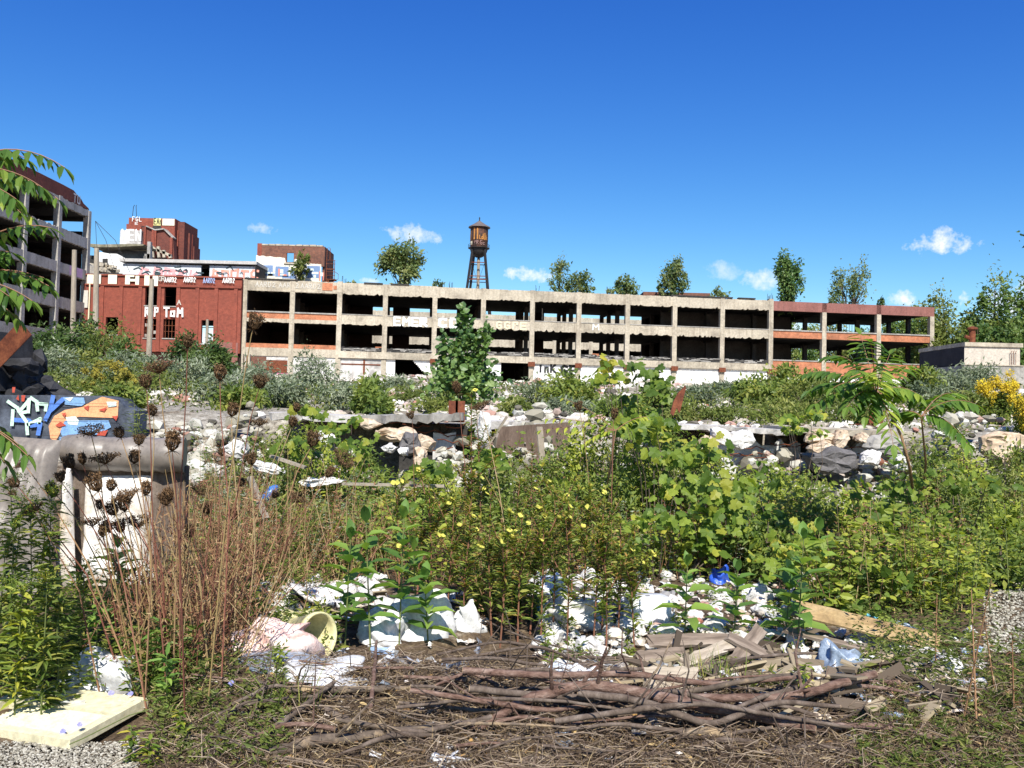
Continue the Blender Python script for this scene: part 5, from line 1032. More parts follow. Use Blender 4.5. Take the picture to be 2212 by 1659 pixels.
# ------------------------------------------------------------------ broken sofa
def cushion(pts2, y, thick, bulge, n=18, rows=14):
    """padded panel: quad outline (4 corners, x/z), thickness along y, bulged"""
    P = [np.array(p, float) for p in pts2]; v = []; f = []
    for side in (0, 1):
        for i in range(n + 1):
            for j in range(rows + 1):
                u, w = i / n, j / rows; p = (P[0] * (1 - u) + P[1] * u) * (1 - w) + (P[3] * (1 - u) + P[2] * u) * w
                b = (1 - (2 * u - 1) ** 6) * (1 - (2 * w - 1) ** 6); b = max(b, 0) ** .5
                wr = .022 * math.sin(9 * u + 7 * w * w + 2) * math.sin(13 * w + 3 * u) + .012 * math.sin(23 * w + 5 * u) + .014 * math.sin(40 * u + 6 * w) * w
                v.append((p[0], y + (thick / 2 - (thick / 2 + bulge + wr) * b if side == 0 else thick / 2 + (thick / 2) * b), p[1]))
    k = (n + 1) * (rows + 1)
    for side in (0, 1):
        for i in range(n):
            for j in range(rows):
                a = side * k + i * (rows + 1) + j; q = (a, a + rows + 1, a + rows + 2, a + 1); f.append(q if side == 0 else q[::-1])
    return v, f
SY = 7.0
def sp(px, py, Y=SY): q = at(px, py, Y); return q[0], q[2]
sfx = sp(150, 1200)[0]; sf = thing('sofa', (sfx, SY, 0), 'broken brown vinyl sofa stripped to its white lining in the weeds', 'sofa')
def sl_(px, py, Y=SY): q = sp(px, py, Y); return q[0] - sfx, q[1]
M['vinyl'] = surf('brown grey vinyl', [(.175, .15, .125), (.215, .185, .158)], 2, .42, bmp=.12, dist=.004, spec=.45)
m = MB(); v, f = cushion([sl_(-60, 1330), sl_(128, 1330), sl_(152, 950), sl_(22, 940)], -.22, .14, .03, 22, 26)
v = [(x + .10 * max(0, (1.0 - z)) * (1 if x > -.3 else -.3), y - .18 * (1.2 - z), z) for x, y, z in v]; m.add(v, f); m.obj('side_panel', M['vinyl'], sf, smooth=True)
m = MB(); a = sl_(120, 980); b = sl_(388, 985); n_ = 20; pts = [(a[0] + (b[0] - a[0]) * k / n_, .10 + .015 * math.sin(k), a[1] + (b[1] - a[1]) * k / n_ + (.035 if k < 4 else 0)) for k in range(n_ + 1)]
m.tube(pts, [.10 + .04 * min(1, k / 3) + .006 * math.sin(2.3 * k) for k in range(n_ + 1)], 18); m.obj('bolster', M['vinyl'], sf, smooth=True)
M['foam'] = surf('white upholstery lining', [(.42, .32, .22), (.66, .60, .52), (.76, .73, .69), (.78, .76, .73)], 2.2, .95, bmp=.3, dist=.01)
m = MB(); v, f = cushion([sl_(160, 1300), sl_(320, 1300), sl_(318, 1028), sl_(172, 1028)], .02, .22, .03, 16, 18); m.add(v, f); m.obj('lining', M['foam'], sf, smooth=True)
m = MB(); v, f = cushion([sl_(126, 1270), sl_(172, 1270), sl_(160, 1010), sl_(150, 1010)], -.10, .10, .02, 6, 12); m.add(v, f); m.obj('torn_flap', M['foam'], sf, smooth=True)
m = MB(); m.box((sl_(118, 1000)[0], .12, .05), (sl_(390, 1000)[0], .20, sl_(200, 1005)[1])); m.obj('back_frame', M['bark'], sf)

# ------------------------------------------------------------------ foreground litter
def gnd(px, py, lift=0.): p = ground(px, py); return np.array([p[0], p[1], p[2] + lift])
# louvred shutter, cream plastic
p0, p1, p2 = gnd(150, 1628, .06), gnd(318, 1542, .08), gnd(-25, 1540, .05)
ex = p1 - p0; Lx = np.linalg.norm(ex); ex /= Lx; ey = p2 - p0; ey -= ex * np.dot(ex, ey); Ly = np.linalg.norm(ey); ey /= Ly; ez = np.cross(ex, ey); ez = ez if ez[2] > 0 else -ez
RM = np.stack([ex, ey, ez], 1)
shu = thing('louvred_shutter', p0, 'cream plastic louvred shutter panel lying on the ground', 'shutter'); shu.rotation_euler = Matrix(RM.tolist()).to_euler()
M['creampl'] = surf('weathered cream plastic', [(.62, .56, .36), (.72, .67, .46)], 3, .5, bmp=.05, spec=.4)
def part(lo, hi, name, mat, par):
    m = MB(); m.box(lo, hi); return m.obj(name, mat, par)
for lo, hi in (((0, 0, -.05), (.05, Ly, .0)), ((.30, .05, -.05), (.36, Ly - .05, .0)), ((0.05, 0, -.05), (Lx, .05, .0)), ((.05, Ly - .05, -.05), (Lx, Ly, .0)), ((Lx - .05, .05, -.05), (Lx, Ly - .05, 0))): part(lo, hi, 'frame_rail', M['creampl'], shu)
for k in range(11):
    x = .075 + k * .021; m = MB(); m.obox((x, Ly * .42, -.016), (.016, Ly * .8 - .06, .006), roty(-.6)); m.obj('slat', M['creampl'], shu)
part((.36, .05, -.045), (Lx - .05, Ly - .05, -.008), 'solid_panel', M['creampl'], shu)
# logs and branches
def log(pts, rr, label, group=None, mat='bark', name='branch', n=10, stubs=0):
    P = [gnd(px, py, lf * .7) for px, py, lf in pts]; rr = [a * .62 for a in rr]; k = len(P)
    tt = np.linspace(0, k - 1, 6 * (k - 1) + 1); Q = np.array([[np.interp(t, range(k), [p[c] for p in P]) for c in range(3)] for t in tt])
    ker = np.array([.25, .5, .25])
    for _ in range(3): Q[1:-1] = .25 * Q[:-2] + .5 * Q[1:-1] + .25 * Q[2:]
    Q[1:-1] += rng.normal(0, rr[0] * .10, Q[1:-1].shape); rad = np.interp(np.linspace(0, 1, len(Q)), np.linspace(0, 1, len(rr)), rr) * rng.uniform(.94, 1.06, len(Q))
    t = thing(name, P[0], label, 'branch', group); o = P[0]
    m = MB(); m.tube(Q - o, rad, n, cap=False); m.obj('bark', M[mat], t, smooth=True)
    for e, i in ((0, 0), (1, -1)):
        d = Q[1] - Q[0] if i == 0 else Q[-2] - Q[-1]; d /= np.linalg.norm(d); m = MB(); m.tube([Q[i] - o - d * .002, Q[i] - o + d * .012], rad[i] * .93, n); m.obj('cut_end', M['cutwood'], t)
    for s_ in range(stubs):
        i = random.randrange(3, len(Q) - 3); dv = np.array([random.uniform(-.5, .5), random.uniform(-.6, .2), random.uniform(.1, .8)]); dv /= np.linalg.norm(dv); L = random.uniform(.04, .35)
        m = MB(); m.tube([Q[i] - o, Q[i] - o + dv * L * .6 + rng.normal(0, .02, 3), Q[i] - o + dv * L], [rad[i] * .4, rad[i] * .3, rad[i] * .12], 6); m.obj('twig', M[mat], t)
    return t
M['cutwood'] = surf('cut pale wood', [(.36, .25, .14), (.52, .38, .23)], 30, .8)
M['barkred'] = surf('reddish brown bark', [(.05, .028, .022), (.13, .075, .055), (.20, .13, .10), (.30, .22, .18)], 22, .8, bmp=1.0, dist=.01, stretch=(.5, 1, 1), fine=90)
M['barkpeel'] = surf('peeling bark with bare wood', [(.06, .045, .035), (.13, .10, .075), (.42, .30, .17)], 7, .85, bmp=.6, dist=.006)
log([(1030, 1588, .04), (1130, 1562, .16), (1250, 1545, .22), (1370, 1560, .22), (1480, 1580, .2), (1620, 1588, .14), (1760, 1602, .08)], [.030, .042, .046, .044, .04, .034], 'long curved reddish branch arching over the brush pile', mat='barkred', stubs=4)
log([(1400, 1540, .12), (1560, 1550, .14), (1700, 1550, .14), (1800, 1528, .16), (1890, 1508, .18)], [.03, .034, .036, .034], 'straight brown branch ending in a pale cut beside the rubbish', mat='barkred', stubs=3)
log([(1440, 1605, .06), (1520, 1600, .06), (1580, 1608, .06)], [.034, .038, .038], 'short thick log with a sawn end facing out, under the arching branch', mat='barkpeel')
log([(570, 1650, .05), (680, 1620, .06), (800, 1612, .06), (960, 1590, .08)], [.04, .044, .036, .026], 'thick peeling log at the front of the brush pile', mat='barkpeel', stubs=2)
log([(575, 1508, .06), (700, 1512, .07), (820, 1505, .06), (930, 1500, .04)], [.026, .03, .028, .02], 'grey branch lying behind the peeling log', mat='barkpeel', stubs=3)
log([(800, 1540, .02), (808, 1480, .1), (812, 1440, .22)], [.02, .018, .012], 'broken upright stick with orange torn tip', mat='barkred')
log([(690, 1540, .04), (770, 1580, .05), (900, 1618, .1), (1060, 1580, .1)], [.028, .026, .02, .02], 'crooked dark branch crossing in front of the peeling log', stubs=2)
log([(520, 1640, .04), (640, 1570, .10), (720, 1510, .12)], [.026, .024, .018], 'forked grey branch leaning up towards the wild carrots', stubs=2)
log([(520, 1640, .05), (590, 1655, .05), (700, 1668, .05)], [.022, .022, .018], 'lower arm of the fork lying along the ground', stubs=1)
log([(1750, 1595, .08), (1900, 1590, .07), (2010, 1608, .05)], [.03, .028, .02], 'red barked branch running on towards the plastic litter', mat='barkred', stubs=2)
log([(1600, 1560, .04), (1740, 1572, .06), (1860, 1590, .05)], [.022, .024, .018], 'thin straight stick under the red barked branch', stubs=1)
log([(1280, 1530, .14), (1180, 1500, .2), (1060, 1495, .14), (1000, 1520, .08)], [.014, .018, .016, .012], 'thin pale stick bent over the dry litter', stubs=2)
log([(1640, 1640, .04), (1760, 1625, .05), (1880, 1650, .04), (1990, 1640, .03)], [.02, .02, .018, .014], 'low crooked stick along the front edge of the brush', stubs=3)
log([(1120, 1655, .04), (1330, 1640, .05), (1480, 1650, .04)], [.016, .018, .014], 'slim stick lying under the arching branch shadow', stubs=2)
log([(940, 1440, .1), (1080, 1420, .16), (1200, 1440, .14), (1300, 1480, .08)], [.012, .015, .014, .01], 'thin forked twig over the far side of the brush pile', stubs=4)
log([(1010, 1340, .1), (1100, 1400, .15), (1250, 1440, .12)], [.010, .012, .008], 'slender pale twig sloping down from the reddish primrose stalks', stubs=3)
log([(1540, 1500, .06), (1700, 1515, .08), (1860, 1530, .05)], [.014, .014, .01], 'grey stick behind the pale cut branch', stubs=2)
log([(440, 1600, .05), (520, 1560, .12), (640, 1535, .1), (760, 1520, .05)], [.014, .016, .013, .01], 'wiry dark stick reaching under the chicory', stubs=3)

LS = 'dead stick in the brush pile'
for k in range(34):
    px = random.uniform(460, 1950); py = random.uniform(1430, 1650); a = random.gauss(0, .35) + (math.pi if random.random() < .5 else 0); L = random.uniform(90, 330)
    q = [(px, py, random.uniform(.02, .12)), (px + L * .5 * math.cos(a) + random.uniform(-20, 20), py + L * .16 * math.sin(a) + random.uniform(-8, 8), random.uniform(.05, .2)), (px + L * math.cos(a), min(1660, max(1410, py + L * .3 * math.sin(a))), random.uniform(.02, .12))]
    r0_ = random.uniform(.009, .024); log(q, [r0_, r0_ * .9, r0_ * .6], LS, 'dead sticks in the brush pile', mat=random.choice(['bark', 'barkred', 'bark']), n=7, stubs=random.choice([0, 1, 2]))

for k in range(11):
    px = random.uniform(620, 1350); py = random.uniform(1455, 1620); L = random.uniform(420, 820); s_ = random.uniform(-.06, .06)
    q = [(px + L * u, min(1650, py + L * u * s_ + random.uniform(-12, 12)), random.uniform(.06, .26)) for u in (0, .25, .5, .75, 1)]
    r0_ = random.uniform(.014, .03); log(q, [r0_, r0_, r0_ * .8, r0_ * .55], 'long dead limb lying along the brush pile', 'long limbs along the brush pile', mat=random.choice(['bark', 'bark', 'barkpeel', 'barkred']), stubs=3)
# ------------------------------------------------------------------ dumped rubbish
def lump(name, px, py, wpx, hpx, mat, label, cat, depth=.8, wr=.10, seed=1, tilt=0., flat_=.35, parent=None, loc=None):
    """crumpled soft heap: wrinkled squashed dome sitting on the ground"""
    p = gnd(px, py) if loc is None else np.array(loc); D = p[1]; w = wpx / F * D; hh = hpx / F * D; r_ = np.random.default_rng(seed); ph = r_.uniform(0, 6.28, 12); fr = r_.uniform(2, 9, 12)
    n, k = 40, 20; v = []; f = []
    for j in range(k + 1):
        e = -.35 + (math.pi / 2 + .35) * j / k
        for i in range(n):
            a = i / n * 6.283; s_ = 1; fade = math.cos(e) ** .5 if e > 0 else 1
            for q in range(5): s_ += fade * wr * math.sin(round(fr[q] * .45 + 1) * a + fr[q + 6] * e * .9 + ph[q]) / (1 + .3 * q)
            s_ += fade * wr * .35 * (1 - abs(math.sin(round(fr[3]) * .5 * 2 * a / 2 * 2 + 3 * e + ph[8])) * 2) + wr * .12 * math.sin(11 * a + 9 * e) * fade
            ce = abs(math.cos(e)) ** .7
            v.append((math.cos(a) * ce * w / 2 * s_, math.sin(a) * ce * w / 2 * depth * s_, (math.sin(e) ** .8 if e > 0 else math.sin(e) * flat_) * hh * (.6 + .4 * s_ + wr * 1.2 * math.sin(2 * a + ph[9]) * math.cos(e) + wr * math.sin(3.1 * math.cos(a) * math.cos(e) * 2 + ph[10]) * .8)))
    for j in range(k):
        for i in range(n): f.append((j * n + i, j * n + (i + 1) % n, (j + 1) * n + (i + 1) % n, (j + 1) * n + i))
    m = MB(); m.add(np.array(v) @ roty(tilt).T, f)
    return m.obj(name, mat, loc=p, label=label, cat=cat, smooth=True)
M['whitepl'] = surf('dirty white plastic', [(.52, .52, .51), (.70, .70, .69), (.76, .76, .76)], 4, .45, bmp=.15, dist=.006, spec=.4)
M['pinkcloth'] = surf('pale pink printed cloth', [(.58, .30, .24), (.70, .52, .46), (.74, .64, .58)], 8, .95, bmp=.4, dist=.01)
M['bluebag'] = surf('blue grey plastic bag', [(.10, .14, .20), (.26, .32, .40), (.42, .48, .55)], 7, .3, bmp=.3, dist=.01, spec=.6)
M['blue'+'pl'] = flat('bright blue plastic', (.03, .10, .55), .35, .5); M['cyan'] = flat('light blue plastic', (.16, .48, .66), .35, .5)
M['potyel'] = surf('pale yellow plastic', [(.60, .54, .26), (.70, .65, .36)], 3, .45, bmp=.05, spec=.4)
lump('crumpled_cloth', 592, 1422, 175, 75, M['pinkcloth'], 'crumpled pale pink printed cloth heaped beside the yellow tub', 'cloth', .7, .16, 3)
lump('crumpled_cloth', 640, 1350, 90, 30, M['potyel'], 'small yellow rag behind the pink cloth', 'cloth', .7, .2, 5)
lump('plastic_sack', 905, 1372, 150, 88, M['whitepl'], 'big white plastic sack slumped behind the milkweed', 'sack', .6, .15, 4)
lump('plastic_sack', 830, 1385, 90, 55, M['whitepl'], 'smaller torn white sack between tub and big sack', 'sack', .7, .2, 9)
lump('plastic_sack', 1010, 1368, 60, 62, M['whitepl'], 'upright folded white packaging right of the big sack', 'sack', .5, .18, 12)
lump('crumpled_cloth', 690, 1312, 190, 46, M['palechunk'], 'pale heap of plaster and cloth behind the pink cloth', 'rubbish', .5, .22, 15)
lump('crumpled_cloth', 222, 1490, 150, 80, M['whitepl'], 'crumpled white sheet lying behind the louvred shutter', 'cloth', .8, .14, 22)
lump('crumpled_cloth', 610, 1442, 190, 22, M['bluebag'], 'flattened blue grey film under the pink cloth', 'plastic', .8, .2, 33)
lump('plastic_wrap', 690, 1458, 200, 22, M['whitepl'], 'white netting flattened among twigs below the tub', 'netting', .8, .25, 37)
lump('plastic_bag', 1262, 1476, 66, 34, M['whitepl'], 'clean white plastic scrap lying on the brown litter', 'bag', .7, .22, 41)
lump('plastic_bag', 1812, 1462, 92, 66, M['bluebag'], 'blue grey plastic bag crumpled against the tan board', 'bag', .8, .2, 45)
lump('plastic_bag', 1555, 1262, 40, 34, M['bluepl'], 'bright blue plastic bag in the pale rubble', 'bag', .8, .2, 51)
lump('plastic_bag', 1182, 1330, 46, 30, M['cyan'], 'light blue plastic wrapper beside the primrose stalks', 'bag', .8, .2, 52)
lump('plastic_bag', 1880, 1350, 60, 20, M['cyan'], 'pale turquoise wrapper by the tan board', 'bag', .8, .22, 53)
lump('plastic_bag', 1950, 1372, 70, 24, M['bluebag'], 'silvery plastic bag at the edge of the gravel', 'bag', .8, .2, 55)
lump('plastic_bag', 1930, 1555, 70, 14, M['bluebag'], 'flat pale blue film on the ground by the stick ends', 'bag', .6, .2, 57)
lump('plastic_bag', 1640, 1445, 46, 22, M['bluebag'], 'small grey film scrap beside the broken planks', 'bag', .7, .2, 58)
lump('plastic_bag', 1890, 1440, 60, 22, M['whitepl'], 'white plastic scraps under the tan board', 'bag', .7, .25, 59)
lump('plastic_bag', 1180, 1285, 70, 44, M['whitepl'], 'white carton scrap among red primrose stalks', 'bag', .7, .2, 60)
lump('foam_block', 1235, 1350, 120, 60, M['palechunk'], 'pale broken foam lump left of the white tub', 'rubble', .7, .16, 61)
lump('paper_scrap', 965, 1655, 74, 22, M['whitepl'], 'torn white paper lying at the front of the brush', 'paper', .7, .25, 62)
# white squared tub
p = gnd(1398, 1345); D = p[1]; s_ = D / F
t = thing('plastic_tub', p, 'bright white rounded plastic tub lying in the pale rubble', 'tub', rz=.25)
m = MB(); n = 28
def rr(a, r0_, e=5): c, s = math.cos(a), math.sin(a); k = (abs(c) ** e + abs(s) ** e) ** (-1 / e); return (c * k * r0_, s * k * r0_ * .75)
prof = [(.1, 0), (44 * s_, .0), (47 * s_, .015), (46 * s_, 50 * s_), (43 * s_, 56 * s_), (.02, 57 * s_)]
v = [(*rr(i / n * 6.283, r_), z) for r_, z in prof for i in range(n)]; f = [(j * n + i, j * n + (i + 1) % n, (j + 1) * n + (i + 1) % n, (j + 1) * n + i) for j in range(len(prof) - 1) for i in range(n)]
m.add(v, f); m.obj('body', flat('clean white plastic', (.80, .80, .80), .4, .4, .02), t, smooth=True)
m = MB(); m.tube([(38 * s_, -20 * s_, 52 * s_), (52 * s_, -22 * s_, 40 * s_), (52 * s_, -22 * s_, 22 * s_), (40 * s_, -20 * s_, 12 * s_)], .012, 6); m.obj('handle', M['whitepl'], t, smooth=True)
# pale yellow tub on its side
p = gnd(690, 1425); t = thing('yellow_tub', p, 'pale yellow plastic tub lying on its side with the rim facing out', 'tub')
s_ = p[1] / F; ax = np.array([.80, -.58, .12]); ax /= np.linalg.norm(ax); bx_ = np.cross((0, 0, 1.), ax); bx_ /= np.linalg.norm(bx_); by_ = np.cross(ax, bx_); AX = np.stack([bx_, by_, ax], 1)
R0 = 50 * s_; m = MB(); m.lathe([(R0 * .72, -R0 * 1.5), (R0 * .95, -.02), (R0 * 1.03, -.02), (R0 * 1.04, .02), (R0 * .96, .025), (R0 * .90, .0), (R0 * .70, -R0 * 1.4), (.01, -R0 * 1.42)], c=(-.02, 0, R0 * .98), n=36, axis=AX); m.obj('shell', M['potyel'], t, smooth=True)
# planks and boards
def board(px, py, L, w, th, rz, rx, ry, lift, mat, name, label, cat='plank'):
    p = gnd(px, py, lift); m = MB(); n = 12; xs = np.linspace(-L / 2, L / 2, n); v = []; f = []
    e0, e1 = rng.normal(0, .012, n), rng.normal(0, .012, n)
    for i in range(n): v += [(xs[i], -w / 2 + e0[i] * .3, th / 2), (xs[i], w / 2 + e1[i] * .3, th / 2), (xs[i], w / 2 + e1[i] * .3, -th / 2), (xs[i], -w / 2 + e0[i] * .3, -th / 2)]
    v[0] = (v[0][0] + .03, *v[0][1:]); v[-4] = (v[-4][0] - .04, *v[-4][1:])
    for i in range(n - 1): a = 4 * i; c = a + 4; f += [(a, c, c + 1, a + 1), (a + 1, c + 1, c + 2, a + 2), (a + 2, c + 2, c + 3, a + 3), (a + 3, c + 3, c, a)]
    f += [(0, 1, 2, 3), (4 * n - 4, 4 * n - 1, 4 * n - 2, 4 * n - 3)]
    m.add(np.array(v), f); o = m.obj(name, M[mat], loc=p, label=label, cat=cat); o.rotation_euler = (rx, ry, rz); return o
M['oldplank'] = surf('old grey brown plank', [(.10, .075, .055), (.22, .17, .13), (.34, .28, .22)], 8, .9, stretch=(.12, 1, 1), bmp=.4, dist=.004)
M['paleplank'] = surf('pale splintered plank', [(.30, .24, .17), (.46, .40, .32)], 8, .9, stretch=(.12, 1, 1))
M['tanboard'] = surf('water stained tan board', [(.16, .10, .05), (.36, .25, .12), (.44, .33, .18)], 3.5, .85)
board(1500, 1430, .62, .10, .022, .10, .5, -.02, .14, 'oldplank', 'plank', 'broad weathered plank on top of the broken pile')
board(1540, 1450, .55, .08, .022, .62, .5, -.15, .12, 'paleplank', 'plank', 'pale splintered plank slanting across the broken pile')
board(1610, 1445, .60, .09, .022, .95, .4, -.25, .13, 'oldplank', 'plank', 'grey plank crossing behind the pale splintered one')
board(1640, 1450, .45, .08, .022, -.6, .3, .3, .12, 'oldplank', 'plank', 'short plank end poking out on the far side of the pile')
board(1430, 1450, .34, .08, .022, .35, .7, .0, .10, 'oldplank', 'plank', 'stubby dark plank at the near end of the pile')
board(1450, 1500, .30, .16, .05, .05, 1.1, .0, .06, 'paleplank', 'plank', 'upright block of timber below the plank pile')
board(1575, 1468, .5, .06, .022, .25, .3, .05, .05, 'oldplank', 'plank', 'narrow lath lying under the plank pile')
board(1865, 1400, .95, .17, .015, -.52, .45, .12, .16, 'tanboard', 'board', 'long tan stained board slanting through the litter', 'board')
board(1825, 1432, .8, .05, .02, -.50, .3, .10, .12, 'oldplank', 'plank', 'thin grey lath lying along the tan board')
board(1850, 1178, 1.15, .50, .012, -.35, .42, .14, .14, 'tanboard', 'plywood_sheet', 'curled tan plywood sheet lying in the green weeds', 'plywood')
board(1860, 1140, .8, .3, .03, .2, .3, .05, .1, 'oldplank', 'board', 'brown board lying just behind the plywood sheet', 'board')
board(1970, 1475, .5, .2, .02, .2, .2, .0, .05, 'paleplank', 'board', 'pale square of board in the litter past the cut branch', 'board')
board(1858, 1612, .12, .05, .03, .1, .1, 0, .03, 'paleplank', 'wood_chip', 'bright wood offcut lying on the ground by the sticks', 'offcut')
m = MB(); p = gnd(470, 1300); m.obox((0, 0, .05), (.9, .25, .03), rotz(-.1)); m.obj('board', M['greychunk'], loc=p, label='dark flat board hidden under the dry red stalks', cat='board')
# pale plaster lumps
protos = []
for k in range(6):
    m = MB(); rocks(m, np.zeros((1, 3)), np.array([1.0]), .8, np.array([random.random()])); _v, _f = roughen(m.V[0], m.Fc[0], .08, 2); m = MB(); m.add(_v, _f); protos.append(m.mesh('plaster_lump', M['palechunk']))
LPL = 'lump of pale broken plaster in the rubbish heap'
spots = [(1440, 1250), (1500, 1235), (1470, 1300), (1550, 1290), (1600, 1260), (1250, 1270), (1290, 1300), (1320, 1340), (1210, 1350), (1500, 1340), (1330, 1390), (1270, 1410), (1440, 1390), (1480, 1420), (1640, 1300), (1690, 1340), (1560, 1390), (1720, 1420), (600, 1290), (640, 1275), (720, 1285), (760, 1300), (780, 1265), (580, 1305), (1930, 1400), (1980, 1410), (2000, 1385), (2050, 1430), (1760, 1470), (1700, 1480), (1670, 1400), (1880, 1490), (2080, 1400), (2110, 1490), (470, 1250), (420, 1330), (1230, 1310), (1370, 1270), (1400, 1235), (1360, 1370)]
spots += [(random.uniform(1170, 1750), random.uniform(1215, 1450)) for _ in range(70)] + [(random.uniform(560, 830), random.uniform(1255, 1330)) for _ in range(25)] + [(random.uniform(1700, 2050), random.uniform(1370, 1500)) for _ in range(25)]
for i, (px, py) in enumerate(spots):
    p = gnd(px, py); sz = random.uniform(.06, .2); o = link('plaster_lump', protos[i % 6], None, p + (0, 0, sz * .2), (random.uniform(-.3, .3), random.uniform(-.3, .3), random.uniform(0, 6)), LPL, 'rubble', 'pale plaster lumps in the rubbish'); o.scale = (sz, sz, sz)
def pxpts(n, x0, x1, y0, y1, z=.1):
    px = rng.uniform(x0, x1, n); py = rng.uniform(y0, y1, n)
    d = f0[None] + ((px - CX) / F)[:, None] * cr + ((CY - py) / F)[:, None] * cu
    t = (z - 1.6) / d[:, 2]; P = CAM + d * t[:, None]; ok = (P[:, 1] > 2.5) & (P[:, 1] < 14.3) & (t > 0); return P[ok], px[ok], py[ok]
m = MB()
for (n, x0, x1, y0, y1, s0, s1) in ((900, 1160, 1760, 1215, 1460, .02, .09), (420, 560, 830, 1255, 1320, .02, .09), (300, 1700, 2120, 1360, 1520, .015, .07), (160, 380, 720, 1180, 1400, .02, .06), (420, 430, 2212, 1440, 1659, .006, .03), (200, 640, 1050, 960, 1060, .04, .14), (160, 1500, 1990, 960, 1020, .04, .14)):
    P, _, _ = pxpts(n, x0, x1, y0, y1); s = rng.uniform(s0, s1, len(P)); P[:, 2] = h(P[:, 0], P[:, 1]) + s * .25; rocks(m, P, s, .7)
m.obj('scattered_rubble', M['rub'], kind='stuff', label='small pale rubble bits scattered among weeds and litter')
m = MB()
for (n, x0, x1, y0, y1) in ((3600, -20, 300, 1600, 1670), (2600, 2125, 2230, 1235, 1410)):
    P, _, _ = pxpts(n, x0, x1, y0, y1, .03); s = rng.uniform(.003, .013, len(P)) * (1 if x0 < 0 else 1.9); P[:, 2] = h(P[:, 0], P[:, 1]) + s * .2 + .01; rocks(m, P, s, .7, rng.uniform(.02, .55, len(P)))
m.obj('gravel', M['rub'], kind='stuff', label='patches of pale grey gravel')
# dry litter: twigs, dead grass, leaves
m = MB(); P = np.vstack([pxpts(3300, 430, 2230, 1400, 1665)[0], pxpts(1300, 900, 1900, 1480, 1665)[0], pxpts(700, 560, 1250, 1390, 1500)[0], pxpts(300, 330, 560, 1560, 1665)[0]]); k = len(P)
a = rng.uniform(0, 6.28, k); L = rng.uniform(.05, .34, k) * rng.choice([.5, .8, 1.2], k); dz = rng.normal(.0, .10, k)
P[:, 2] = h(P[:, 0], P[:, 1]) + rng.random(k) * .07; D = np.stack([np.cos(a), np.sin(a) * .7, dz], 1) * L[:, None]; r_ = rng.uniform(.0012, .0042, k) * (.6 + L)
m.sticks(P, P + D, r_, r_ * .5, rng.normal(0, .03, (k, 3)), rng.random(k), n=4); m.obj('twig_litter', leafmat('twig bark', [(.035, .024, .017), (.10, .072, .052), (.18, .135, .10), (.32, .26, .19)], 0., .9, .1), kind='stuff', label='tangle of thin dead twigs over the ground')
m = MB(); P = np.vstack([pxpts(15000, 560, 2000, 1400, 1665)[0], pxpts(5000, 1850, 2230, 1440, 1665)[0], pxpts(2500, 330, 600, 1480, 1665)[0]]); k = len(P); P[:, 2] = h(P[:, 0], P[:, 1]) + rng.random(k) * .045
D = unit(k) * (1, 1, .35); m.leaves(P, D, unit(k) + (0, 0, 1.2), rng.uniform(.03, .13, k), rng.uniform(.002, .006, k), T_BLADE, rng.random(k) ** 1.3); m.obj('dry_grass_litter', leafmat('dead grass', [(.06, .04, .022), (.15, .105, .06), (.26, .19, .11), (.42, .33, .20)], .1, .9, .1, (1, .9, .6)), kind='stuff', label='matted brown dead grass and leaf litter')
m = MB(); P = np.vstack([pxpts(900, 430, 2230, 1450, 1665)[0]]); k = len(P); P[:, 2] = h(P[:, 0], P[:, 1]) + rng.random(k) * .03 + .01
m.leaves(P, unit(k) * (1, 1, .3), unit(k) * .5 + (0, 0, 1), rng.uniform(.015, .05, k), rng.uniform(.012, .03, k), T_OVAL, rng.random(k)); m.obj('leaf_litter', leafmat('fallen leaves and bark chips', [(.10, .06, .03), (.22, .13, .06), (.45, .26, .09), (.52, .38, .18), (.14, .11, .09)], .1, .85, .1, (1, .9, .6)), kind='stuff', label='fallen leaves and pale bark chips')

# paper and film scraps, splintered wood
m = MB(); G = 4
def scraps(n, x0, x1, y0, y1, s0, s1):
    P, _, _ = pxpts(n, x0, x1, y0, y1)
    for p in P:
        p = p.copy(); p[2] = hz(p[0], p[1]) + .03; s = random.uniform(s0, s1); A = rotz(random.uniform(0, 6.28)) @ rotx(random.gauss(0, .5)); asp = random.uniform(.5, 1.1); ph = rng.uniform(0, 6, 4); v = []
        for i in range(G + 1):
            for j in range(G + 1): u, w = i / G - .5, j / G - .5; v.append((u + rng.normal(0, .03), w * asp + rng.normal(0, .03), .14 * math.sin(5 * u + ph[0]) * math.sin(4 * w + ph[1]) + rng.normal(0, .05)))
        f = [(i * (G + 1) + j, (i + 1) * (G + 1) + j, (i + 1) * (G + 1) + j + 1, i * (G + 1) + j + 1) for i in range(G) for j in range(G)]
        m.add(np.array(v) * s @ A.T + p, f, random.random())
scraps(170, 1160, 1800, 1230, 1500, .05, .17); scraps(80, 540, 1040, 1270, 1460, .05, .18); scraps(90, 1700, 2120, 1350, 1560, .04, .14); scraps(30, 120, 330, 1380, 1510, .05, .14); scraps(30, 600, 1900, 1500, 1650, .03, .08)
m.obj('paper_scraps', leafmat('mixed paper and film scraps', [(.72, .72, .70), (.60, .60, .60), (.74, .73, .70), (.30, .38, .50), (.70, .69, .66), (.50, .40, .28), (.74, .74, .73), (.12, .14, .17), (.66, .58, .50), (.12, .28, .55), (.70, .70, .70)], .1, .6, .3, (1, 1, 1)), kind='stuff', label='scattered scraps of paper, film and card in the rubbish')
m = MB(); P = np.vstack([pxpts(90, 1360, 1760, 1370, 1500)[0], pxpts(70, 1700, 2050, 1380, 1560)[0], pxpts(40, 560, 900, 1280, 1340)[0]])
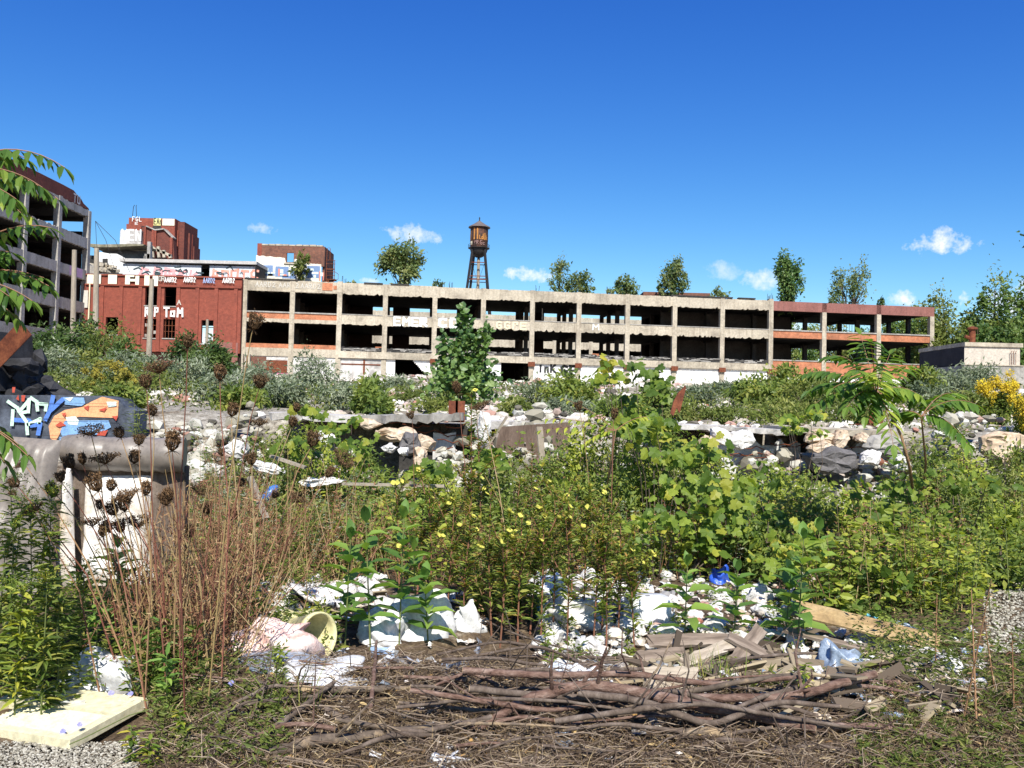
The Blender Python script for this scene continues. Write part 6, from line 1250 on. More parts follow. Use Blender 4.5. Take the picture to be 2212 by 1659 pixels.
for p in P: m.obox((p[0], p[1], hz(p[0], p[1]) + random.uniform(.02, .09)), (random.uniform(.08, .42), random.uniform(.015, .07), random.uniform(.008, .02)), rotz(random.uniform(0, 6.28)) @ roty(random.gauss(0, .25)) @ rotx(random.gauss(0, .5)), random.random())
m.obj('splintered_wood', leafmat('splintered wood', [(.06, .045, .035), (.16, .12, .09), (.30, .24, .17), (.42, .33, .22)], 0., .9, .1), kind='stuff', label='splintered laths and wood bits in the rubbish')
# ------------------------------------------------------------------ undergrowth masses
def weeds(m, P, H, nl, L, W, T, up=.25, ms=None, rl=(0, 1), droop=0.):
    k = len(P); P = P.copy(); P[:, 2] = h(P[:, 0], P[:, 1]); H = np.broadcast_to(H, (k,)) * rng.uniform(.4, 1.1, k) * (1 + .45 * np.clip(wob(P[:, 0] * 1.7, P[:, 1] * 1.3), -1, 1.4))
    lean = rng.normal(0, .18, (k, 3)); lean[:, 2] = 1; top = P + lean * H[:, None]
    if ms is not None: ms.sticks(P, top, .0035 + .002 * H, .0012, None, rng.random(k))
    idx = np.repeat(np.arange(k), nl); t = rng.uniform(.12, 1.02, len(idx)); pos = P[idx] + (top - P)[idx] * t[:, None]
    a = rng.uniform(0, 6.283, len(idx)); D = np.stack([np.cos(a), np.sin(a), np.full(len(idx), up) + rng.normal(0, .25, len(idx))], 1)
    side = np.stack([np.cos(a), np.sin(a), np.zeros(len(idx))], 1) * (rng.random(len(idx)) * .35 * (1.1 - t) * H[idx])[:, None]; pos = pos + side
    br = rng.uniform(*rl, k)[idx]; r_ = np.clip(br * .65 + .35 * rng.random(len(idx)), 0, 1)
    s = np.clip(rng.lognormal(-.05, .35, len(idx)), .35, 2.1); m.leaves(pos, D, unit(len(idx)) * .8 + (0, -.4, .75), L * s, W * s, T, r_)
def cull(P, px, py, f): ok = f(px, py); return P[ok]
ms = MB()
green = lambda px, py: ~((px > 1150) & (px < 1760) & (py > 1225)) & ~((px > 560) & (px < 1020) & (py > 1255)) & ~((px < 400) & (py > 960)) & ~((px > 1740) & (px < 1960) & (py > 1120) & (py < 1260)) & ~((px > 2110) & (py > 1235))
dens = lambda px, py: rng.random(len(px)) < .35 + .65 * (wob(px * .016, py * .03) > -.2)
m = MB(); P = cull(*pxpts(3400, 400, 2260, 975, 1330), lambda a, b: green(a, b) & dens(a, b)); weeds(m, P, .46, 34, .050, .017, T_LANCE, .3, ms); P = cull(*pxpts(1900, 560, 2260, 955, 1080), green); weeds(m, P, .62, 34, .075, .024, T_LANCE, .3, ms); m.obj('weed_undergrowth', M['lf_mid'], kind='stuff', label='dense green undergrowth of narrow leaved weeds')
m = MB(); P = cull(*pxpts(1900, 620, 2260, 975, 1330), lambda a, b: green(a, b) & (rng.random(len(a)) < .4 + .6 * (a > 1330)) & (wob(a * .011 + 3, b * .02) > -.4)); weeds(m, P, .50, 22, .07, .036, T_OVAL, .2, ms); m.obj('lime_undergrowth', M['lf_lime'], kind='stuff', label='bright yellowish green leafy undergrowth')
m = MB(); P = cull(*pxpts(1900, 380, 1400, 975, 1340), lambda a, b: green(a, b) & (rng.random(len(a)) < .55)); weeds(m, P, .52, 24, .04, .010, T_LANCE, .4, ms, (0, .9)); P = cull(*pxpts(900, 1400, 2260, 975, 1300), green); weeds(m, P, .58, 22, .04, .010, T_LANCE, .4, ms, (0, .9)); m.obj('brown_undergrowth', M['lf_dry'], kind='stuff', label='withered brown weeds mixed through the undergrowth')
m = MB(); P = cull(*pxpts(1100, 420, 2260, 975, 1250), lambda a, b: green(a, b) & (wob(a * .009 + 1, b * .02 + 4) > .1)); weeds(m, P, .62, 60, .028, .010, T_LANCE, .4, ms); m.obj('feathery_undergrowth', M['lf_grey'], kind='stuff', label='fine grey green feathery weeds in the undergrowth')
m = MB(); P = cull(*pxpts(560, 1850, 2260, 1200, 1500), lambda a, b: ~((a > 2090) & (b > 1215) & (b < 1440))); weeds(m, P, .20, 16, .035, .011, T_LANCE, .3, None); P, _, _ = pxpts(520, 1850, 2260, 1480, 1665); weeds(m, P, .08, 12, .03, .008, T_LANCE, .4, None); P, _, _ = pxpts(260, 330, 620, 1440, 1640); weeds(m, P, .10, 12, .03, .009, T_LANCE, .4, None); P, _, _ = pxpts(120, 1400, 1760, 1440, 1500); weeds(m, P, .08, 12, .05, .008, T_LANCE, .6, None); m.obj('low_ground_weeds', M['lf_olive'], kind='stuff', label='low sparse weeds at the edges of the litter')
m = MB(); P, _, _ = pxpts(230, 380, 760, 1180, 1400); weeds(m, P, .22, 26, .04, .012, T_LANCE, .3, None); P = cull(*pxpts(260, 1160, 1760, 1230, 1430), lambda a, b: rng.random(len(a)) < .6); weeds(m, P, .20, 22, .035, .011, T_LANCE, .3, None); P = cull(*pxpts(220, 0, 420, 1300, 1490), lambda a, b: rng.random(len(a)) < .9); weeds(m, P, .25, 26, .045, .014, T_LANCE, .3, None); m.obj('fine_weeds', M['lf_mid'], kind='stuff', label='fine green weeds between rubbish and stalks')
ms.obj('weed_stalks', M['lf_dry'], kind='stuff', label='thin brown stalks of the undergrowth')
# dense dry reddish stalk thicket on the left
m = MB(); P = np.vstack([pxpts(130, 340, 530, 1340, 1480)[0], pxpts(50, 300, 420, 1350, 1440)[0], pxpts(90, 480, 760, 1180, 1320)[0]]); k = len(P); P[:, 2] = h(P[:, 0], P[:, 1]); top = P + np.stack([rng.normal(.06, .20, k), rng.normal(0, .15, k), rng.uniform(.35, 1.15, k)], 1)
m.sticks(P, top, rng.uniform(.0022, .005, k), .0015, rng.normal(0, .03, (k, 3)), rng.random(k), n=4)
q = P + (top - P) * rng.uniform(.3, .9, (k, 1)); t2 = q + np.stack([rng.normal(0, .13, k), rng.normal(0, .1, k), rng.uniform(.08, .3, k)], 1); m.sticks(q, t2, .0022, .001, None, rng.random(k)); m.obj('red_stalk_thicket', M['lf_red'], kind='stuff', label='thicket of dry reddish brown weed stalks')
m = MB(); idx = np.repeat(np.arange(k), 22); pos = P[idx] + (top - P)[idx] * rng.uniform(.05, .95, (len(idx), 1)) + rng.normal(0, .05, (len(idx), 3)); m.leaves(pos, unit(len(idx)), unit(len(idx)) + (0, 0, .6), rng.uniform(.015, .05, len(idx)), .007, T_LANCE, rng.random(len(idx)) ** 1.2); m.obj('withered_leaves', M['lf_dry'], kind='stuff', label='tiny withered brown leaves and seed husks on the red stalks')

# ------------------------------------------------------------------ wild carrot with dried seed heads
heads_m = []
for var in range(3):
    m = MB(); n = 26; op = (.35, .75, 1.25)[var]
    for i in range(n):
        a = i / n * 6.283 + random.uniform(-.1, .1); r_ = random.uniform(.75, 1.0); L = .040
        ca, sa = math.cos(a), math.sin(a)
        if var < 2: pts = [(0, 0, 0), (ca * L * .55 * r_, sa * L * .55 * r_, L * .35), (ca * L * .75 * r_, sa * L * .75 * r_, L * .95), (ca * L * op * r_, sa * L * op * r_, L * 1.45)]
        else: pts = [(0, 0, 0), (ca * L * .7 * r_, sa * L * .7 * r_, L * .3), (ca * L * 1.2 * r_, sa * L * 1.2 * r_, L * .75), (ca * L * 1.5 * r_, sa * L * 1.5 * r_, L * .95)]
        m.tube(pts, [.0022, .002, .0018, .0012], 3, random.random(), cap=False)
        e = np.array(pts[-1]); k = 11; pp_ = e + rng.normal(0, .007, (k, 3)); m.leaves(pp_, unit(k), unit(k), .011, .006, T_LANCE, rng.random(k))
    k = 110; dd = unit(k); m.leaves(np.array([0, 0, .036]) + dd * np.array([.026, .026, .018]) * (1.25 if var == 2 else 1), unit(k), dd, .013, .007, T_LANCE, rng.random(k) * .7)
    for i in range(9): a = i / 9 * 6.283; m.tube([(0, 0, .002), (math.cos(a) * .018, math.sin(a) * .018, -.004), (math.cos(a) * .03, math.sin(a) * .03, -.012)], [.0012, .001, .0006], 3, .4, cap=False)
    heads_m.append(m.mesh('seed_head', M['seedhead']))
HEADS = [(405, 752, 4.3), (545, 712, 4.2), (316, 838, 4.4), (344, 806, 4.5), (475, 822, 4.6), (560, 838, 5.0), (332, 898, 4.8), (197, 940, 4.6), (262, 946, 5.0), (300, 962, 4.4), (372, 975, 4.2), (55, 1006, 4.6), (40, 1052, 4.7), (133, 1042, 4.8), (123, 1070, 5.0), (76, 1108, 4.6), (32, 1074, 5.2), (158, 1012, 5.3), (180, 1003, 5.0), (228, 1002, 4.9), (290, 1002, 5.2), (213, 1062, 4.5), (240, 1060, 4.4), (275, 1085, 4.8), (270, 1105, 5.0), (250, 1113, 5.1), (215, 1100, 5.3), (200, 1137, 4.9), (222, 1160, 4.7), (262, 1150, 5.1), (238, 1150, 5.4), (298, 1140, 5.2), (315, 1070, 4.8), (360, 1092, 5.0), (370, 1080, 4.5), (430, 1068, 5.2), (410, 1160, 4.9), (450, 1110, 5.4), (500, 1122, 5.6), (470, 1160, 5.4), (520, 1050, 5.6), (545, 1005, 5.2), (480, 985, 5.6), (560, 920, 5.6), (630, 922, 5.4), (672, 965, 5.2), (705, 1030, 5.6), (640, 1085, 5.8), (520, 1190, 5.8), (590, 1075, 5.7), (500, 900, 5.2), (1040, 885, 7.5), (1325, 905, 7.6), (1252, 888, 8.2), (990, 850, 9.5), (735, 1000, 7.0), (640, 890, 8.0), (890, 905, 9.0)]
LQ = 'dried wild carrot with curled brown seed head'; GQ = 'dried wild carrot plants'
for i, (px, py, D) in enumerate(HEADS):
    e = at(px, py, D); bxp = (385 + (px - 330) * .45 if px < 760 else px + random.uniform(-40, 60)); bpos = at(bxp + random.uniform(-50, 60), 1200, D + random.uniform(-.15, .25)); z = hz(bpos[0], bpos[1]); base = np.array([bpos[0], bpos[1], z])
    t = thing('wild_carrot', base, LQ + (' in front of the brown sofa' if px < 330 and py > 930 else ' rising above the sofa and the graffiti wall' if px < 420 else ' growing out of the red stalk thicket' if px < 720 else ' standing by the dock edge'), 'plant', GQ); r_ = e - base
    mid = r_ * .55 + np.array([-.10 * r_[0] + random.uniform(-.05, .05), 0, .03]); q1 = r_ * .88 + np.array([-.06 * r_[0], 0, 0])
    m = MB(); m.tube([(0, 0, 0), mid, q1, r_], [.0048, .0038, .0028, .0022], 5, random.random(), cap=False)
    for s_ in range(2):
        u = random.uniform(.4, .8); b0 = mid * u * 1.1; d = np.array([random.uniform(-.16, .16), random.uniform(-.1, .1), random.uniform(.12, .3)]); m.tube([b0, b0 + d * .5, b0 + d], [.0026, .002, .0014], 4, random.random(), cap=False)
    k = 26; tt = rng.uniform(.1, .75, k); pl = mid[None] * tt[:, None] * 1.2 + rng.normal(0, .03, (k, 3)); m.leaves(pl, unit(k), unit(k), .035, .006, T_LANCE, rng.random(k))
    m.obj('stem', M['lf_red'], t)
    d = Vector((r_ - q1).tolist()).normalized(); o = link('seed_head', heads_m[[0, 1, 0, 2][i % 4]], t, r_, (d + Vector((random.uniform(-.4, .4), random.uniform(-.4, .1), .3))).to_track_quat('Z', 'Y').to_euler()); sc = random.uniform(.75, 1.25) * (1.0 if D < 6 else 1.5); o.scale = (sc, sc, sc * random.uniform(.8, 1.2))

# ------------------------------------------------------------------ evening primrose
M['lf_prim'] = leafmat('evening primrose leaves', [(.09, .14, .03), (.18, .24, .05), (.27, .32, .07), (.38, .21, .07)], .35)
petal = MB(); k = 4; a = np.arange(4) * 1.5708; petal.leaves(np.zeros((4, 3)), np.stack([np.cos(a), np.sin(a), np.full(4, .45)], 1), np.tile((0, 0, 1.), (4, 1)), .024, .027, T_OVAL, rng.random(4)); FLOWER = petal.mesh('flower', M['yellow'])
for i, (px, py, top) in enumerate(((1008, 1330, 842), (1225, 1400, 1085), (1168, 1395, 1105), (1282, 1392, 1078), (1335, 1380, 1120), (1118, 1392, 1110), (1062, 1380, 1060), (930, 1325, 1045), (862, 1300, 1040), (1000, 1365, 1120), (1105, 1340, 1035), (1365, 1350, 1165), (1195, 1360, 1060), (965, 1340, 1085), (1260, 1350, 1055), (1310, 1400, 1150), (1040, 1200, 880), (1150, 1210, 960), (1235, 1330, 1070), (1145, 1370, 1090), (1080, 1400, 1140), (900, 1310, 1090), (1300, 1360, 1090), (1370, 1400, 1180), (985, 1300, 1060))):
    b = gnd(px, py); H = at(px, top, b[1])[2] - b[2]
    t = thing('evening_primrose', b, ['tall evening primrose rising alone above the dock line'][0] if i == 0 else 'bushy evening primrose ' + ('left of the tall lone one' if px < 1000 else 'between the milkweed and the white tub'), 'plant', None if i == 0 else 'evening primroses')
    ln = np.array([random.uniform(-.06, .06), random.uniform(-.05, .05), 1.]) * H; m = MB(); m.tube([(0, 0, 0), ln * .5 + (random.uniform(-.02, .02), 0, 0), ln], [.007, .005, .003], 6, .3); tips = [ln]
    ml = MB(); n = 105 if i else 170; tt = rng.uniform(.12, 1, n) ** .8; aa = rng.uniform(0, 6.28, n); ml.leaves(ln[None] * tt[:, None], np.stack([np.cos(aa), np.sin(aa), .45 + rng.normal(0, .2, n)], 1), np.tile((0, 0, 1.), (n, 1)) + rng.normal(0, .3, (n, 3)), (.115 - .06 * tt) * rng.uniform(.7, 1.2, n), (.026 - .010 * tt), T_LONG, rng.random(n) * (.9))
    for s_ in range(5):
        u = random.uniform(.3, .8); d = np.array([random.uniform(-.18, .18), random.uniform(-.12, .1), random.uniform(.12, .3)]) * (1.2 if H > .6 else .7); m.tube([ln * u, ln * u + d * .6, ln * u + d], [.004, .003, .002], 5, .3); tips.append(ln * u + d)
        n = 36; tt = rng.uniform(.1, 1, n); aa = rng.uniform(0, 6.28, n); ml.leaves(ln * u + d[None] * tt[:, None], np.stack([np.cos(aa), np.sin(aa), .5 + rng.normal(0, .2, n)], 1), np.tile((0, 0, 1.), (n, 1)), .065, .017, T_LONG, rng.random(n))
    m.obj('stem', M['lf_red'], t); ml.obj('foliage', M['lf_prim'], t); mb = MB(); n = 0
    for tp in tips:
        k = 7; aa = rng.uniform(0, 6.28, k); mb.leaves(np.array(tp)[None] - np.array([0, 0, 1]) * rng.uniform(0, .05, (k, 1)), np.stack([np.cos(aa) * .5, np.sin(aa) * .5, np.ones(k)], 1), np.stack([np.sin(aa), -np.cos(aa), np.zeros(k)], 1), .034, .008, T_LANCE, rng.uniform(.6, 1, k))
        for _ in range(random.choice([0, 1, 1, 2, 2])):
            d = np.array([random.uniform(-.03, .03), random.uniform(-.035, .0), random.uniform(-.03, .015)]); o = link('flower', FLOWER, t, np.array(tp) + d, (random.uniform(.2, 1.1), random.uniform(-.6, .6), random.uniform(0, 3)))
    mb.obj('flower_buds', M['lf_grape'], t, kind='stuff')

# ------------------------------------------------------------------ milkweed
lm = MB(); lm.leaves(np.zeros((1, 3)), [(1, 0, 0)], [(0, 0, 1)], 1., .40, T_LONG, .5); LEAFM = [ ]
for k in range(3): lm = MB(); lm.leaves(np.zeros((1, 3)), [(1, 0, 0)], [(0, 0, 1)], 1., .44, ([(a, b, c * (1 + k * .5)) for a, b, c in T_LONG[0]], T_LONG[1]), .15 + .35 * k); LEAFM.append(lm.mesh('leaf', M['lf_milk'], True))
for i, (px, py, top) in enumerate(((745, 1400, 1165), (800, 1405, 1130), (862, 1395, 1120), (900, 1360, 1190), (925, 1395, 1255), (1478, 1402, 1225), (1585, 1385, 1235), (1722, 1420, 1165), (1695, 1400, 1240), (258, 1300, 1185), (1760, 1330, 1150), (1930, 1120, 975), (1640, 1150, 1010))):
    b = gnd(px, py); H = at(px, top, b[1])[2] - b[2]; LB = 'broad leaved milkweed with paired oval leaves ' + ('before the white sack' if px < 1000 and px > 400 else 'before the brown sofa' if px < 400 else 'in the pale rubbish heap' if py > 1250 else 'in the green weeds by the dock')
    t = thing('milkweed', b, LB, 'plant', 'milkweed plants'); ln = np.array([random.uniform(-.08, .08), random.uniform(-.05, .05), 1.]) * H
    m = MB(); m.tube([(0, 0, 0), ln * .5, ln], [.006, .005, .003], 6, .5); m.obj('stem', M['stemgreen'], t)
    for j in range(8):
        u = .26 + .74 * j / 7.; an = j * 1.57 + random.uniform(-.3, .3)
        for s_ in (0, math.pi):
            o = link('leaf', LEAFM[random.randrange(3)], t, ln * u, (random.uniform(-.3, .3), -.55 + .5 * (1 - u) - .25 * (j == 7) * 2 + random.uniform(-.2, .2), an + s_)); L = (.21 if j < 6 else .14) * random.uniform(.8, 1.15) * (1 if H > .35 else .6); o.scale = (L, L, L)

# ------------------------------------------------------------------ goldenrod stand in the left corner and right-hand weeds
def leafy(px, py, top, name, label, group, mat, L, W, n, plume=None, cat='plant', lean=.1, sp=.0, T=T_LONG):
    b = gnd(px, py); H = at(px, top, b[1])[2] - b[2]; t = thing(name, b, label, cat, group); ln = np.array([random.uniform(-lean, lean), random.uniform(-lean, lean), 1.]) * H
    m = MB(); m.tube([(0, 0, 0), ln * .5, ln], [.005, .004, .002], 5, .5); m.obj('stem', M['stemgreen'] if not plume == 'dry' else M['lf_dry'], t)
    m = MB(); tt = rng.uniform(.08, 1, n); aa = rng.uniform(0, 6.28, n); m.leaves(ln[None] * tt[:, None] + np.stack([np.cos(aa), np.sin(aa), aa * 0], 1) * (rng.random((n, 1)) * sp), np.stack([np.cos(aa), np.sin(aa), .15 + rng.normal(0, .3, n)], 1), np.tile((0, 0, 1.), (n, 1)) + rng.normal(0, .25, (n, 3)), L * rng.uniform(.6, 1.2, n), W * rng.uniform(.7, 1.2, n), T, rng.random(n)); m.obj('foliage', M[mat], t)
    if plume == 'gold':
        m = MB()
        for s_ in range(7):
            d = np.array([random.uniform(-.16, .16), random.uniform(-.12, .12), random.uniform(.0, .09)]); k = 46; u = rng.random(k); m.leaves(ln * .97 + d[None] * u[:, None] + np.array([0, 0, .05]) * (u * (1 - u) * 4)[:, None] + rng.normal(0, .006, (k, 3)), unit(k), unit(k) + (0, 0, 1), .010, .006, T_LANCE, rng.random(k))
        m.obj('flower_plume', M['lf_grape'], t)
    return t
for (px, py, top) in ((100, 1490, 1060), (58, 1510, 1110), (18, 1530, 1120), (135, 1500, 1150), (172, 1470, 1230), (40, 1470, 1040), (5, 1500, 1085), (88, 1560, 1250), (125, 1540, 1290), (30, 1560, 1270), (70, 1440, 1090), (-15, 1540, 1180)):
    leafy(px, py, top, 'goldenrod', 'leafy green goldenrod in the stand before the brown sofa', 'goldenrod stand by the sofa', 'lf_lime' if random.random() < .5 else 'lf_mid', .10, .022, 120, 'gold')
for (px, py, top) in ((240, 1430, 1190), (265, 1450, 1260), (210, 1480, 1290), (330, 1500, 1330), (360, 1540, 1420)):
    leafy(px, py, top, 'leafy_weed', 'fresh green leafy weed growing up before the white lining', 'fresh weeds near the sofa', 'lf_milk', .09, .026, 44)
for (px, py, top) in ((2100, 1370, 1120), (2065, 1340, 1140), (2140, 1330, 1130), (2020, 1400, 1170), (2090, 1400, 1200), (2180, 1300, 1100), (2000, 1330, 1110), (2050, 1290, 1080), (2150, 1260, 1060), (2195, 1250, 1010), (1960, 1290, 1090)):
    leafy(px, py, top, 'leafy_weed', 'tall thin green weed beside the gravel patch', 'tall weeds by the gravel', 'lf_lime', .055, .026, 80, sp=.06, T=T_OVAL)
for (px, py, top) in ((2110, 1580, 1290), (2080, 1560, 1240), (2150, 1500, 1330), (2020, 1470, 1290), (2190, 1540, 1360)):
    leafy(px, py, top, 'dry_weed', 'leaning straw coloured dry weed stalk by the gravel', 'straw coloured weeds', 'lf_dry', .035, .008, 50, 'dry', lean=.3)
for (px, py, top, lb) in ((285, 1655, 1570, 'small lime seedling at the corner of the louvred shutter'), (395, 1615, 1530, 'small yellowing seedling with pointed leaves right of the shutter'), (320, 1670, 1600, 'low lime sprout in front of the yellowing seedling'), (1730, 1520, 1430, 'leafy green sprout beside the blue grey bag'), (605, 1460, 1395, 'spiky green sprout in front of the pink cloth'), (1180, 1420, 1330, 'bushy small green weed near the primrose roots')):
    leafy(px, py, top, 'seedling', lb, None, 'lf_grape' if 'lime' in lb or 'yellow' in lb else 'lf_lime', .05, .018, 46)
# grass tufts
for (px, py, lb) in ((620, 1530, 'green grass tuft with broad dock leaves behind the grey branch'), (1540, 1480, 'green grass tuft below the plank pile'), (350, 1460, 'fine green grass tuft among red stalks')):
    b = gnd(px, py); k = 60; m = MB(); m.leaves(rng.normal(0, .05, (k, 3)) * (1.6, 1, 0), np.stack([rng.normal(0, .6, k), rng.normal(0, .4, k), np.ones(k)], 1), unit(k) + (0, -1, .3), rng.uniform(.08, .24, k), .006, T_BLADE, rng.random(k)); m.obj('grass_tuft', M['lf_mid'], loc=b, label=lb, cat='grass')
# chicory: trailing stem with blue flowers
pm = MB(); k = 14; a = np.arange(k) / k * 6.283; pm.leaves(np.zeros((k, 3)), np.stack([np.cos(a), np.sin(a), np.full(k, .25)], 1), np.tile((0, 0, 1.), (k, 1)), .019, .007, T_BLADE, rng.random(k)); CH = pm.mesh('flower', M['blue'])
b = gnd(520, 1500); t = thing('chicory', b, 'wiry chicory stem with pale blue flowers trailing over the shutter', 'plant')
pa = [at(560, 1480, 4.55), at(420, 1505, 4.4), at(280, 1545, 4.2), at(180, 1595, 4.0), at(150, 1608, 3.95)]; m = MB(); m.tube([b * 0, pa[0] - b] + [q - b for q in pa[1:]], .0028, 5); m.obj('stem', M['stemgreen'], t)
for px, py in ((105, 1600), (136, 1580), (172, 1566), (282, 1500), (500, 1476), (240, 1498), (1180, 1125)):
    if px > 1000: continue
    link('flower', CH, t, at(px, py, 4.05 if px < 200 else 4.5) - b, (random.uniform(.5, 1.0), random.uniform(-.4, .4), 0))

# ------------------------------------------------------------------ trees of heaven: fronds of paired leaflets
def frond(m, ms_, A, B, lift, L, W, pairs=11, sag=.5, yel=0.):
    A = np.array(A); B = np.array(B); n = 12; u = np.linspace(0, 1, n); pts = A + (B - A) * u[:, None] + np.array([0, 0, 1.]) * (lift * 4 * u * (1 - u))[:, None]
    ms_.tube(pts, np.linspace(.005, .0018, n), 5, .4, cap=False)
    uu = np.linspace(.16, .98, pairs); pos = np.stack([np.interp(uu, u, pts[:, c]) for c in range(3)], 1); tg = np.gradient(pts, axis=0); tg = np.stack([np.interp(uu, u, tg[:, c]) for c in range(3)], 1); tg /= np.linalg.norm(tg, axis=1)[:, None]
    sd_ = np.cross(tg, (0, 0, 1.)); sd_ /= np.linalg.norm(sd_, axis=1)[:, None] + 1e-9
    for s_ in (-1, 1):
        D = sd_ * s_ * .9 + tg * .45 + np.array([0, 0, -sag]) + rng.normal(0, .10, (pairs, 3)); sz = L * (1.05 - .45 * np.abs(uu - .45)) * rng.uniform(.85, 1.1, pairs)
        m.leaves(pos + sd_ * s_ * .006, D, np.tile((0, -.2, 1.), (pairs, 1)) + rng.normal(0, .15, (pairs, 3)), sz, W * sz / L, T_LONG, np.clip(rng.normal(.35 + yel, .16, pairs), 0, 1))
    m.leaves(pos[-1:], tg[-1:] + (0, 0, -.3), [(0, 0, 1)], L * .8, W, T_LONG, .5)
def heaven(base, label, fr, L, W, stems, pairs=11, sag=.5):
    t = thing('tree_of_heaven', base, label, 'tree'); base = np.array(base)
    m = MB()
    for s_, r_ in stems: m.tube(np.array(s_) - base, r_, 8)
    m.obj('stem', surf('smooth tan stem', [(.22, .13, .07), (.34, .22, .12)], 10, .7), t, smooth=True)
    for a, b, lift, yel in fr:
        ml = MB(); mr = MB(); frond(ml, mr, np.array(a) - base, np.array(b) - base, lift, L, W, pairs, sag, yel); f = ml.obj('frond', M['lf_ail'], t); mr.obj('leaf_stalk', M['lf_red'], f)
D = 8.0; b = gnd(1985, 1160); tip = at(1890, 850, D)
heaven(b, 'young tree of heaven with a bent tan stem and long drooping fronds', [(at(1893, 852, D), at(px, py, D + dy), lf, ye) for px, py, dy, lf, ye in ((1740, 808, .2, .10, -.1), (1760, 872, -.2, .08, 0), (1792, 770, .4, .12, -.1), (1858, 722, .3, .02, .1), (1880, 738, -.4, .05, -.2), (1922, 765, .2, .02, .2), (1960, 790, .4, .05, .1), (1850, 800, -.6, .05, .3), (1930, 965, -.5, .12, .2), (1830, 880, -.5, .08, 0), (1800, 838, -.3, .08, -.1), (1980, 850, -.2, .06, .25), (2020, 880, .3, .06, .1), (1900, 800, -.7, .0, .35), (1745, 845, .5, .1, -.15), (1870, 900, -.4, .05, -.1))] +
       [(at(1990, 900, D), at(px, py, D + dy), lf, ye) for px, py, dy, lf, ye in ((2105, 872, -.2, .08, .1), (2060, 850, .3, .07, 0), (2090, 960, -.3, .1, 0), (1940, 900, .2, .05, .1))],
       .175, .06, [([b, at(1965, 1010, D), at(1948, 945, D), at(1925, 895, D), tip], [.018, .015, .013, .011, .008]), ([b, at(2000, 1000, D + .2), at(1990, 900, D)], [.014, .011, .007])])
Dn = 3.9; off = at(-190, 470, Dn); b2 = np.array([off[0], Dn, hz(off[0], Dn)])
heaven(b2, 'overhanging tree of heaven whose fronds reach in before the grey factory', [(at(-150, 400 if py < 480 else (620 if py < 720 else 900), Dn + dy), at(px, py, Dn + dy), lf, ye) for px, py, dy, lf, ye in ((140, 362, 0, .12, 0), (60, 345, .3, .10, -.1), (128, 432, .1, .10, .05), (92, 405, -.2, .08, .1), (70, 470, .2, .08, .25), (110, 492, .0, .10, -.1), (35, 430, -.3, .05, 0), (30, 500, .3, .06, .1), (20, 395, .4, .06, -.1), (106, 618, .1, .08, 0), (70, 650, -.1, .06, .05), (95, 600, .3, .06, -.15), (40, 690, .2, .06, .15), (20, 640, -.2, .05, -.1), (-10, 560, .1, .05, 0), (60, 985, -.1, .06, 0), (40, 960, .2, .05, -.1), (20, 1010, .0, .05, .1), (10, 930, .3, .05, -.1), (45, 460, .1, .08, .1), (10, 350, 0, .12, 0), (25, 545, .0, .06, 0), (60, 400, .5, .1, .2))],
       .112, .034, [([b2, off + (0, 0, .2), off + (.05, 0, 1.0)], [.05, .04, .025])], sag=.75)
b3 = gnd(1300, 1120); heaven(b3, 'small yellowing tree of heaven seedling in front of the brown board', [(at(1330, 930, 9.5), at(px, py, 9.5), .04, .5) for px, py in ((1215, 860), (1180, 905), (1165, 930), (1400, 900), (1260, 960))], .11, .04, [([b3, at(1320, 1000, 9.5), at(1330, 930, 9.5)], [.01, .008, .006])], pairs=8)

# ------------------------------------------------------------------ wild grape
def vine(px, py, wpx, hpx, D, n, label, L=.13, yel=(0., .85)):
    c = at(px, py, D); w = wpx / F * D / 2; hh = hpx / F * D / 2; z0 = hz(c[0], D); t = thing('grape_vine', (c[0], D, z0), label, 'vine')
    K = max(5, n // 14); q = rng.uniform(-1, 1, (K, 3)) * (w, .5, hh) + (0, 0, c[2] - z0); idx = rng.integers(0, K, n); P = q[idx] + rng.normal(0, 1, (n, 3)) * (w * .22, .18, hh * .22); P[:, 2] = np.maximum(P[:, 2], .05)
    a = rng.uniform(0, 6.28, n); m = MB(); s = L * rng.uniform(.45, 1.15, n); m.leaves(P, np.stack([np.cos(a), np.sin(a) * .6 - .2, -.55 + rng.normal(0, .3, n)], 1), rng.normal(0, .35, (n, 3)) + (.05, -.75, .65), s, s, T_GRAPE, np.clip(rng.uniform(*yel, n), 0, 1)); m.obj('leaves', M['lf_grape'], t)
    m = MB()
    for k in range(K): o = q[k]; m.tube([(o[0] * .4, 0, 0), (o[0] * .8 + .1, o[1] * .5, o[2] * .6), o], [.007, .005, .003], 5)
    m.obj('stem', M['bark'], t)
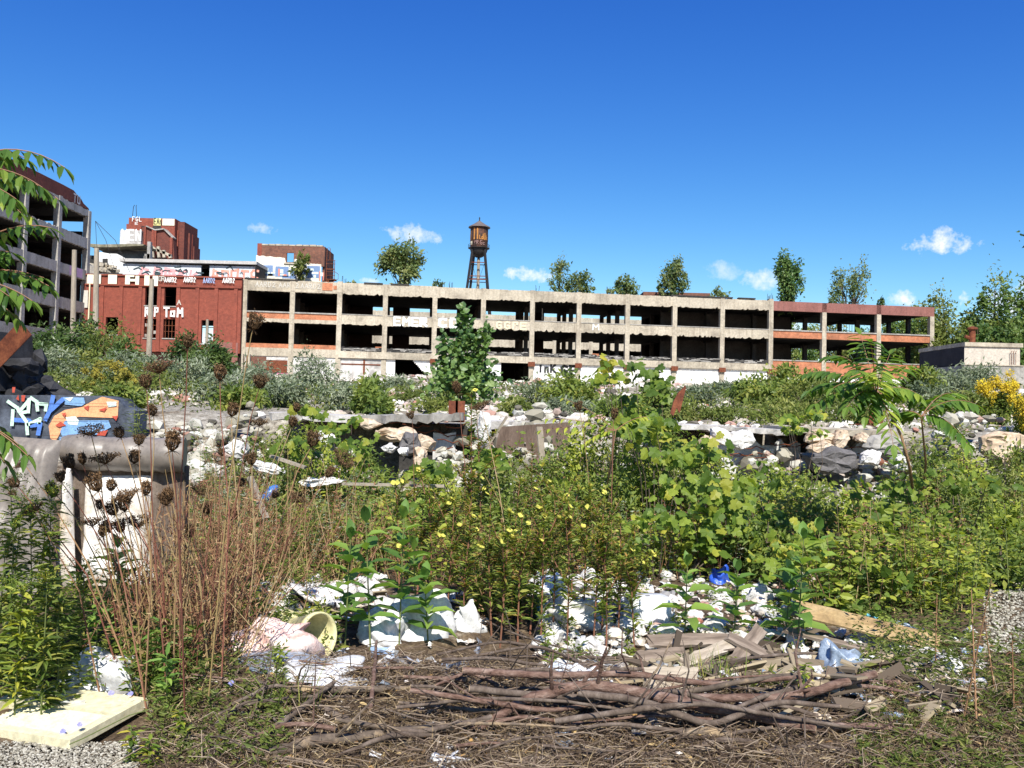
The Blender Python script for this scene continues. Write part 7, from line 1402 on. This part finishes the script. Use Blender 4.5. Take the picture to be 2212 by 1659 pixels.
vine(1370, 860, 130, 130, 11.5, 120, 'wild grape climbing over weeds in front of the white wall', .15)
vine(1330, 800, 60, 40, 11.5, 40, 'topmost grape leaves against the white wall', .15, (.2, 1))
vine(1440, 960, 200, 130, 10.5, 170, 'wild grape mat below the rusty steel plate', .14)
vine(1600, 1080, 260, 160, 9.0, 260, 'broad grape mat in front of the white block wall', .12)
vine(1450, 1100, 200, 150, 8.6, 170, 'grape tangle behind the evening primroses', .11)
vine(700, 900, 110, 60, 12.5, 70, 'pale grape vine at the dock end by the white boulder', .14)
vine(730, 990, 170, 90, 11, 110, 'grape leaves sprawling over the long white slab', .12)
vine(1000, 990, 180, 60, 10, 90, 'grape leaves beside the tall evening primrose', .12, (0, .7))
vine(1720, 920, 120, 50, 13, 70, 'grape shoots hanging over the right hand slab', .13)
vine(1990, 1080, 240, 120, 8.5, 190, 'grape mat under the tree of heaven', .10, (0, .8))
vine(1700, 1190, 120, 110, 7.4, 100, 'grape leaves around the curled plywood', .09, (.1, 1))
vine(1900, 1260, 160, 100, 6.9, 110, 'low grape leaves between plywood and tan board', .08, (0, .8))
vine(890, 1110, 140, 60, 8.8, 70, 'scattered grape leaves left of the evening primroses', .10)

# dark leafy stand at the foot of the tree of heaven and weeds along the dock
for (px, py, top, mt_) in ((1990, 1090, 935, 'lf_mid'), (2030, 1100, 930, 'lf_mid'), (2060, 1110, 950, 'lf_dark'), (1965, 1080, 960, 'lf_mid'), (2100, 1080, 960, 'lf_mid'), (2140, 1090, 990, 'lf_lime'), (1940, 1090, 985, 'lf_mid'), (2015, 1070, 900, 'lf_mid'), (2075, 1060, 915, 'lf_mid')):
    leafy(px, py, top, 'leafy_weed', 'dark leafy weed at the foot of the tree of heaven', 'leafy weeds under the tree of heaven', mt_, .11, .032, 150, sp=.12)
for (px, py, top) in ((300, 1120, 850), (285, 1130, 880), (275, 1125, 900)):
    leafy(px, py, top, 'leafy_weed', 'dark weed growing up in front of the graffiti wall', 'weeds before the graffiti wall', 'lf_mid', .08, .02, 170, sp=.14)
